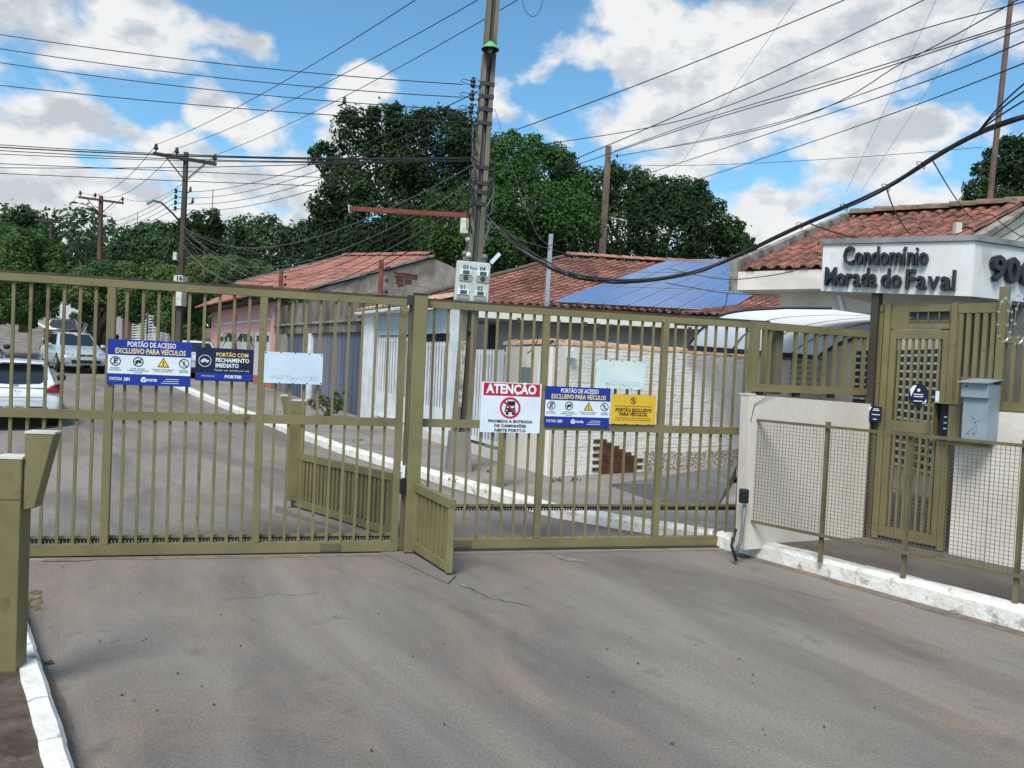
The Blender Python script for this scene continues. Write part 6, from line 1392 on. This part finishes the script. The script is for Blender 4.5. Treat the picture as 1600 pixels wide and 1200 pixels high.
for lb, pts, rr in (
    ('leftmost line over the big cloud, rising right from the main pole', [pole_at(210)+ex*.13, (1000,131,9.6), (1340,-9,8.6)], .0065),
    ('second line over the big cloud, above the wooden pole', [(780,296,10.6), (1120,153,9.6), (1470,-13,8.4)], .0065),
    ('long line passing behind the wooden pole top to the upper right corner', [(818,231,15), (1080,184,13), (1380,66,11), (1610,0,9)], .0075),
    ('lower line of the close pair through the big cloud', [(885,263,16), (1102,190,14), (1300,132,12), (1612,31,9)], .008),
    ('upper line of the close pair through the big cloud', [(960,236,20), (1102,186,16), (1330,117,12), (1612,28,9)], .008),
    ('steep line from the wooden pole insulator to the top of the mast', [t5+Vector((.42,-.1,-.45)), (1200,199,17), (1420,93,13), (1612,-12,9)], .009),
    ('line from the wooden pole slanting under the steep line', [t5-UPV*.55, (1150,208,18), (1360,142,13), (1612,39,9)], .008),
    ('lower long line crossing the cloud below the wooden pole top', [(985,280,24), (1225,201,17), (1450,126,12), (1612,60,9)], .009),
    ('lowest long line rising above the dark trees to the right edge', [(1050,293,24), (1300,211,16), (1612,94,9)], .009),
    ('nearly level thin line from the wooden pole to the right tree', [t5-UPV*.5, (1200,254,24), (1535,230,24)], .008),
    ('thin brownish line crossing level before the trees right of the main pole', [pole_at(322)+ex*.12, (860,320,13), (945,318,24)], .007)):
    wire(lb, pts, rr)
g = 'hair-thin slanting lines over the big cloud'
for a, b in (((1040,290,20),(1240,5,14)),((1322,300,20),(1465,-5,14)),((1345,300,20),(1545,-5,14))): wire({1040:'leftmost',1322:'middle',1345:'right'}[a[0]]+' of three hair-thin lines slanting steeply across the big cloud', [a, b], .0035, m=CABLE_G, group=g)
# the thick telephone bundle
BND = [(2700,-60,4.2),(1900,120,5.4),(1620,176,6.0),(1560,194,6.3),(1500,222,6.6),(1440,258,6.9),(1390,291,7.2),(1320,324,7.6),(1250,353,8.0),(1165,394,8.6),(1100,422,9.1),(1040,436,9.4),(960,442,9.7),(880,428,10.0),(820,393,10.2),(768,345,10.35)]
r = thing('cable_bundle', 'thick sagging black cable bundle sweeping from the right edge to the main pole', 'cable bundle', D(*BND[7]))
for k in range(6):
    rng = random.Random(k); pts = []; E_ = [D(*p) for p in BND]; L_ = len(E_) if k < 4 else 11
    for i in range(len(E_)-1):
        for s in range(4):
            t = s/4; p = E_[i].lerp(E_[i+1], t); u = i+t; a = u*1.7+k*1.05; sp = .016 if u < 11 else .016+.012*min(3, u-11)
            pts.append(p+Vector((0, math.cos(a)*sp, math.sin(a)*sp)))
    # smooth
    for _ in range(3): pts = [pts[0]]+[(pts[i-1]+pts[i]*2+pts[i+1])/4 for i in range(1, len(pts)-1)]+[pts[-1]]
    mb = MB(); mb.tube(pts, (.013, .011, .012, .009, .008, .008)[k], 6, False); obj('cable', mb, CABLE if k not in (5,) else CABLE_G, r, smooth=True)
for (x, y) in ((1440,258),(1320,324),(1250,353),(1165,394),(1385,293)):
    Y = np.interp(x, [b[0] for b in BND[::-1]], [b[2] for b in BND[::-1]]); p = D(x, y, Y); mb = MB(); pts = [p+Vector((math.cos(a)*.03+.01*math.sin(2*a), math.sin(a*1.0)*.05, math.sin(a)*.045)) for a in [i*.6 for i in range(14)]]; mb.tube(pts, .0035, 4, False); obj('tie', mb, CABLE, r)
g = 'strands joining the bundle at the right edge'
for y in (126, 140, 158, 188): wire({126:'highest strand',140:'second strand',158:'third strand',188:'lowest strand'}[y]+' leaving the thick bundle at the upper right edge', [(1530,204 if y < 188 else 206,6.4), (1565,(204+y)/2-2,6.2), (1625,y-14,5.9)], .007, group=g)
for lb, pts, rr in (
    ('short slack cable hanging from the thick bundle to the clay roof', [(1385,293,7.3),(1396,325,8.5),(1422,366,10.8)], .007),
    ('loose cable dropping from the bundle to the roof left of the mast', [(1458,252,6.9),(1492,308,8.5),(1522,342,11.5)], .006),
    ('cable from the bundle down to the sign box top', [(1262,348,7.9),(1300,362,7.8),(1342,373,7.7)], .007),
    ('slack wire passing before the white eave band', [(1045,420,9.5),(1130,436,9.0),(1200,431,8.6),(1262,419,8.2)], .006),
    ('thin wire crossing the solar panels to the gatehouse', [(1040,442,9.5),(1085,450,9.5),(1135,458,9.4),(1210,461,9.2)], .005),
    ('short tail hanging from the wire over the solar panels', [(1136,458,9.4),(1135,470,9.4),(1128,486,9.4)], .006),
    ('white drop cable curving right from the main pole', [pole_at(330)+ex*.13,(800,375,10.3),(856,416,10.5)], .006),
    ('thin grey wire hanging steeply right of the main pole', [pole_at(165)+ex*.13,(800,262,10.4),(835,358,10.5),(858,385,10.6)], .004),
    ('slack thin wire from the main pole to the steel post', [pole_at(232)+ex*.13,(830,300,10.5),(920,375,12),(1010,420,14)], .004),
    ('loose black wire loop at the steel post top', [(856,385,10.7),(882,374,10.6),(890,398,10.6),(868,404,10.7)], .005),
    ('red cable running down beside the steel post', [(851,402,10.7),(848,440,10.7),(845,480,10.7)], .004),
    ('wire loop dangling from the top of the picture right of the main pole', [(812,-20,10),(820,14,10),(833,26,10),(845,12,10),(850,-20,10)], .004),
    ('thin cable hanging against the street wall beside the steel post', [(842,510,10.3),(838,535,10.2),(824,552,10.0)], .007),
    ('brown slack wire right of the white drop cable', [pole_at(340)+ex*.13,(806,372,10.4),(880,395,11),(960,418,13)], .004)):
    wire(lb, pts, rr, m=CABLE_G if ('white' in lb or 'grey' in lb) else (RUST if ('red ' in lb or 'brown' in lb) else CABLE))
g = 'crossing wires before the white gable'
for a, b in (((1500,398,8.5),(1620,318,7.5)),((1520,392,8.5),(1620,335,7.5)),((1560,345,8.5),(1625,382,7.5)),((1480,372,8.5),(1625,300,7.4)),((1540,400,8.2),(1620,352,7.5))):
    wire('one of the thin wires crossing before the white gable at the right', [a, D((a[0]+b[0])/2, (a[1]+b[1])/2+4, (a[2]+b[2])/2), b], .005, group=g)
g = 'electric fence wires over the weathered wall'
for k in range(3): wire('one of the thin fence wires strung from the rusty post over the weathered wall', [(597,424+12*k,18.5),(650,436+11*k,17.5),(705,446+10*k,16.5)], .005, m=CABLE_G, group=g)
# birds on the wires
r = None
for lb, x, y, Y, c in (('small dark bird perched on a line before the tall cloud', 538, 159, 18, None), ('tiny bird on the upper low line right of the second pole', 297.5, 297.5, 26, None), ('tiny bird on the third low line right of the second pole', 301, 315, 25.6, None)):
    p = D(x, y, Y); mb = MB(); mb.lathe(p, [(.001,-.07),(.035,-.05),(.05,.0),(.035,.05),(.03,.07),(.034,.09),(.02,.12),(.001,.13)], 8)
    mb.add([p+Vector((-.03,0,-.03)), p+Vector((-.16,0,-.09)), p+Vector((-.14,.03,-.11)), p+Vector((.0,.02,-.05))], [(0,1,2,3)]); mb.add([p+Vector((.02,-.01,.1)), p+Vector((.075,0,.09)), p+Vector((.02,.01,.085))], [(0,1,2)]); single('bird', mb, DGREY, lb, 'bird', smooth=True)
# ------------------------------------------------------------------ cars
GLASS = mat('car_glass', (.02,.024,.028), .08, spec=.8); TYRE = mat('tyre', (.018,.018,.018), .85); RIMM = mat('rim', srgb(150,154,158), .35, .6); REDL = mat('tail_lamp', srgb(150,24,34), .2, c2=srgb(110,14,24), scale=9); HEADL = mat('head_lamp', srgb(120,128,134), .1, c2=srgb(190,198,204), scale=14, spec=.9); PLATE = mat('number_plate', srgb(196,200,202), .5); CHROME = mat('chrome', srgb(200,204,206), .2, .9); TRIMB = mat('black_plastic', (.02,.02,.022), .55)
def paint(n, c): 
    m = mat(n, srgb(*c), .28, c2=tuple(x*.9 for x in srgb(*c)[:3]), scale=2, spec=.6); m.node_tree.nodes['Principled BSDF'].inputs['Coat Weight'].default_value = .5; return m
def loft(mb, secs):
    n = len(secs[0]); k = len(mb.v)
    for s in secs: mb.add(s, [])
    mb.f += [(k+i*n+j, k+i*n+j+1, k+(i+1)*n+j+1, k+(i+1)*n+j) for i in range(len(secs)-1) for j in range(n-1)]
    mb.f += [tuple(k+j for j in range(n)), tuple(k+(len(secs)-1)*n+j for j in range(n-1, -1, -1))]
def car(name, label, loc, heading, style, pm, group=None, plate=None):
    r = thing(name, label, 'car', (0, 0, 0), group); S = {
        'hatch': dict(L=3.95, W=1.74, H=1.43, st=[(-1.95,.62,.90),(-1.90,.82,.97),(-1.6,.97,1.0),(-.6,.96,1.0),(.5,.95,1.0),(1.0,.93,.99),(1.5,.82,.98),(1.85,.70,.95),(1.97,.58,.86)], cb=(-1.86,.92,1.02,.96), rf=(-1.50,1.38,.10,1.40)),
        'sedan': dict(L=4.2, W=1.68, H=1.45, st=[(-2.1,.66,.82),(-2.04,.88,.92),(-1.7,.97,.99),(-1.3,.98,1.0),(-.4,.94,1.0),(.6,.93,1.0),(.95,.91,.99),(1.5,.80,.985),(1.93,.68,.965),(2.1,.56,.88)], cb=(-1.62,.96,.95,.91), rf=(-.85,1.40,.12,1.42)),
        'suv': dict(L=4.4, W=1.82, H=1.68, st=[(-2.2,.70,.90),(-2.14,.96,.97),(-1.8,1.08,1.0),(-.6,1.06,1.0),(.6,1.04,1.0),(1.1,1.02,.99),(1.7,.94,.98),(2.05,.82,.95),(2.2,.68,.86)], cb=(-2.1,1.06,1.05,1.04), rf=(-1.75,1.63,.2,1.65))}[style]
    W = S['W']/2; secs = []
    for (x, zs_, wf) in S['st']:
        w_ = W*wf; zb = .24 if abs(x) < 1.8 else .30
        half = [(w_*.80, zb-.04), (w_*.95, zb+.04), (w_, zb+.22), (w_*1.0, (zb+zs_)/2+.06), (w_*.965, zs_-.10), (w_*.88, zs_-.015), (w_*.5, zs_+.012)]
        secs.append([(x, -y, z) for y, z in half]+[(x, 0, zs_+.02)]+[(x, y, z) for y, z in half[::-1]])
    mb = MB(); loft(mb, secs); body = obj('body', mb, pm, r, local=True, smooth=True); sd_ = body.modifiers.new('smooth', 'SUBSURF'); sd_.levels = sd_.render_levels = 2
    xb, zb_, xf, zf = S['cb']; xr, zr, xrf, zrf = S['rf']; wb, wt = W*.87, W*.66
    cabin = [[(xb,-wb,zb_-.06),(xb,wb,zb_-.06),(xr,wt,zr),(xr,-wt,zr)], [(xf,-wb,zf-.06),(xf,wb,zf-.06),(xrf,wt,zrf),(xrf,-wt,zrf)]]
    xm = (xr+xrf)/2; zmx = S['H']
    mb = MB(); V_ = [(xb,-wb,zb_-.06),(xb,wb,zb_-.06),(xf,wb,zf-.06),(xf,-wb,zf-.06),(xr,-wt,zr),(xr,wt,zr),(xrf,wt,zrf),(xrf,-wt,zrf),(xm,-wt*1.03,zmx-.025),(xm,wt*1.03,zmx-.025),(xr,0,zr+.03),(xrf,0,zrf+.03),(xm,0,zmx)]
    mb.add(V_, [(0,4,10,5,1),(3,2,6,11,7),(0,3,7,8,4),(1,5,9,6,2),(4,8,12,10),(10,12,9,5),(8,7,11,12),(12,11,6,9)])
    cab = obj('roof', mb, pm, r, local=True); bevel(cab, .05, 3); cab.data.shade_smooth()
    def panel(n, pts, m, out_, parent=r, th=.006):
        """a pane following four corners, standing out_ proud of them"""
        P_ = [Vector(p) for p in pts]; nn = (P_[1]-P_[0]).cross(P_[2]-P_[0]).normalized(); c = sum(P_, Vector())/len(P_)
        if nn.dot(c-Vector((0, 0, .8))) < 0: nn = -nn
        k = len(P_); mb = MB(); mb.add([p+nn*out_ for p in P_]+[p+nn*(out_+th) for p in P_], [tuple(range(k)), tuple(range(2*k-1, k-1, -1))]+[(i, (i+1) % k, (i+1) % k+k, i+k) for i in range(k)])
        return obj(n, mb, m, parent, local=True)
    L3 = lambda a, b, t: tuple(a[i]+(b[i]-a[i])*t for i in range(3))
    def inset(a, b, c, d, l, rr_, bo, to):  # a,b bottom, c,d top
        f = lambda u, v: L3(L3(a, b, u), L3(d, c, u), v); return [f(l, bo), f(1-rr_, bo), f(1-rr_, to), f(l, to)]
    rw = inset(V_[0], V_[1], V_[5], V_[4], .08, .08, .22, .90); 
    if style != 'sedan':  # rounded lower corners
        f = lambda u, v: L3(L3(V_[0], V_[1], u), L3(V_[4], V_[5], u), v); rw = [f(.20,.16), f(.5,.12), f(.80,.16), f(.92,.36), f(.94,.66), f(.90,.90), f(.10,.90), f(.06,.66), f(.08,.36)]
    panel('rear_window', rw, GLASS, .012); panel('windscreen', inset(V_[2], V_[3], V_[7], V_[6], .06, .06, .17, .93), GLASS, .012)
    for s_ in (0, 1):
        a, b, c, d = (V_[0], V_[3], V_[7], V_[4]) if s_ == 0 else (V_[1], V_[2], V_[6], V_[5])
        panel('side_window', inset(a, b, c, d, .10, .51, .20, .90), GLASS, .012); panel('side_window', inset(a, b, c, d, .52, .10, .20, .90), GLASS, .012)
        y = (-1 if s_ == 0 else 1); mb = MB(); x = xf-.45; mb.lathe((x, y*(W+.07), zf+.02), [(.001,-.07),(.075,-.06),(.10,-.01),(.10,.05),(.06,.085),(.001,.09)], 10); o = obj('mirror', mb, TRIMB if style == 'hatch' else pm, r, local=True, smooth=True)
        mb = MB(); mb.bar((xb+.5, y*(W+.002), .80), (xf+.2, y*(W+.0), .80), .012, .02); obj('side_strip', mb, pm, r, local=True)
        for dx in (.15,): mb = MB(); mb.box((dx-.1, y*(W*.985)-.02, .84), (dx+.08, y*(W*.985)+.02, .87)); obj('door_handle', mb, CHROME, r, local=True)
    Lh = S['L']/2; R_ = .305 if style != 'suv' else .35; wx = Lh-.80
    for x in (-wx, wx):
        for y in (-1, 1):
            yo = y*(W-.05); mb = MB(); mb.lathe((x, yo-y*.055, R_), [(R_*.55,-.10),(R_*.92,-.10),(R_,-.07),(R_,.07),(R_*.92,.10),(R_*.55,.10)], 24, 'y'); wh = obj('tyre', mb, TYRE, r, local=True, smooth=True)
            mb = MB(); mb.lathe((x, yo+y*.07, R_), [(R_*.64,-.03*y),(R_*.62,.02*y),(R_*.2,.028*y)], 18, 'y')
            for k in range(5):
                a = k*1.2566; mb.bar((x, yo+y*.098, R_), (x+math.cos(a)*R_*.6, yo+y*.092, R_+math.sin(a)*R_*.6), .03, .05, (0,1,0))
            obj('rim', mb, RIMM, wh, local=True)
            mb = MB(); mb.lathe((x, y*W*.955, R_+.02), [(R_*1.14,-.20*y),(R_*1.14,.022*y),(R_*.4,.024*y)], 24, 'y'); obj('wheel_arch', mb, TRIMB, r, local=True)
    def rb(n, x, y, z, dx, dy, dz, m, bv=.02):
        mb = MB(); mb.box((x-dx/2, y-dy/2, z-dz/2), (x+dx/2, y+dy/2, z+dz/2)); return bevel(obj(n, mb, m, r, local=True), bv, 2)
    e = Lh-.045
    for s_ in (-1, 1):  # lamps
        mb = MB(); yb = s_*W*.93; x0 = -e
        if style == 'hatch': P_ = [(-e-.03, s_*W*.60, .79), (-e-.02, s_*W*.90, .77), (-e+.20, s_*W*1.0, .82), (-e+.18, s_*W*.985, .94), (-e+.0, s_*W*.90, .95), (-e-.01, s_*W*.80, .92)]
        elif style == 'suv': P_ = [(-e-.03, s_*W*.46, .86), (-e-.02, s_*W*.92, .82), (-e+.2, s_*W*1.0, .90), (-e+.2, s_*W*.99, 1.02), (-e, s_*W*.92, 1.03), (-e-.01, s_*W*.5, .96)]
        else: P_ = [(-e-.02, s_*W*.55, .68), (-e-.01, s_*W*.88, .66), (-e+.2, s_*W*.99, .72), (-e+.2, s_*W*.97, .86), (-e+.02, s_*W*.86, .88), (-e, s_*W*.56, .85)]
        c = sum((Vector(p) for p in P_), Vector())/6; P2_ = [Vector(p)+Vector((.14, -s_*.05, 0)) for p in P_]
        mb.add([tuple(p) for p in P_]+[tuple(p) for p in P2_], [(0,1,2,3,4,5),(11,10,9,8,7,6)]+[(i, (i+1) % 6, (i+1) % 6+6, i+6) for i in range(6)]); obj('tail_light', mb, REDL, r, local=True)
        zh = S['st'][-1][1]+.08; mb = MB(); P_ = [(e-.02, s_*W*.46, zh-.08), (e-.10, s_*W*.80, zh-.10), (e-.32, s_*W*.955, zh-.0), (e-.42, s_*W*.93, zh+.10), (e-.20, s_*W*.80, zh+.10), (e-.08, s_*W*.5, zh+.04)]
        P_ = [Vector(p)+Vector((.035, s_*.01, .0)) for p in P_]; P2_ = [p+Vector((-.16, -s_*.05, -.02)) for p in P_]; mb.add(P_+P2_, [(0,1,2,3,4,5),(11,10,9,8,7,6)]+[(i, (i+1) % 6, (i+1) % 6+6, i+6) for i in range(6)]); obj('headlight', mb, HEADL, r, local=True)
    zg_ = S['st'][-1][1]; rb('grille', e+.035, 0, zg_+.03, .06, W*.72, .11, TRIMB, .015); rb('grille_bar', e+.068, 0, zg_+.03, .012, W*.66, .018, CHROME, .003); rb('lower_grille', e+.05, 0, .38, .06, W*1.15, .12, TRIMB, .02); rb('front_plate', e+.085, 0, .50, .01, .40, .12, PLATE, .002)
    mb = MB(); mb.disc(0, 0, .05, 0, 14); em = obj('badge', mb, CHROME, r, local=True); em.data.transform(Matrix.Translation((e+.072, 0, zg_+.04)) @ Matrix.Rotation(math.pi/2, 4, 'Z'))
    rb('bumper_lower', -e-.03, 0, .36, .10, W*1.35, .22, TRIMB, .04); rb('rear_plate', -e-.085, 0, .45 if style == 'hatch' else .62, .012, .40, .13, PLATE, .002); rb('rear_badge', -e-.055 if style != 'hatch' else -e-.02, 0, .90 if style != 'suv' else 1.0, .02, .13, .035, CHROME, .006)
    mb = MB(); zl_ = .66 if style == 'hatch' else .70; mb.bar((-e-.052, -W*.62, zl_), (-e-.052, W*.62, zl_), .012, .012); obj('tailgate_seam', mb, TRIMB, r, local=True)
    if style == 'hatch': rb('spoiler', xr-.10, 0, zr-.01, .26, wt*1.75, .035, pm, .012); rb('lock', -e-.03, 0, .80, .02, .025, .025, TRIMB, .004); rb('brake_light', xr-.232, 0, zr-.012, .006, .5, .02, TRIMB, .002)
    if style == 'suv':
        for s_ in (-1, 1): mb = MB(); mb.tube([(-1.5, s_*wt*.95, 1.70), (.1, s_*wt*.95, 1.71)], .018, 6); obj('roof_rail', mb, CHROME, r, local=True)
    if plate:
        Mx = Matrix(((0,-1,0,0),(1,0,0,0),(0,0,1,0),(0,0,0,1))); Mx = Matrix.Translation((-e-.0935, 0, .445 if style == 'hatch' else .615)) @ Matrix(((0,1,0,0),(-1,0,0,0),(0,0,1,0),(0,0,0,1)))
        obj('plate_number', text_mb(plate, .075, Mx, .002, 0, width=.33), INK, r, local=True)
    r.location = loc; r.rotation_euler = (0, 0, math.atan2(heading[1], heading[0])); WL[r.name] = Vector(loc)
    return r
def place(x, Y, off=(0, 0)): p = D(x, 560, Y); return Vector((p.x+off[0], p.y+off[1], zt(p.x+off[0], p.y+off[1])))
st_dir = Vector((-.545, .839)); c = place(25, 16.0, tuple(st_dir*1.95)); car('hatchback_car', 'white hatchback seen from behind at the left edge behind the gate', c, st_dir, 'hatch', paint('white_paint', (232,236,240)), plate='OLI 9I26')
hd_ = Vector((.66, -.75)).normalized(); c = place(134, 28.2, tuple(-hd_*2.0)); c.z -= .0; car('sedan_car', 'silver sedan facing the gate in the road', c, hd_, 'sedan', paint('silver_paint', (176,182,186)))
hd_ = Vector((-.40, .92)).normalized(); c = place(93, 45, tuple(hd_*2.2)); car('estate_car', 'grey estate car with red tail lights parked beyond the silver sedan', c, hd_, 'suv', paint('grey_paint', (62,66,72)))
hd_ = Vector((-.52, .85)).normalized(); c = place(155, 39.5, tuple(hd_*2.2)); car('parked_car', 'black car parked half hidden behind the silver sedan under the street tree', c, hd_, 'suv', paint('black_paint', (26,30,34)))
c = place(-48, 24); car('parked_car', 'dark car only partly in view at the left edge beyond the white hatchback', c, Vector((.60,-.80)), 'hatch', paint('dark_grey_paint', (52,54,58)))
c = place(300, 29.5); car('parked_car', 'white car roof just visible over the blue sign by the pink house', c, Vector((-.5,.86)), 'sedan', paint('white_paint', (232,236,240)))
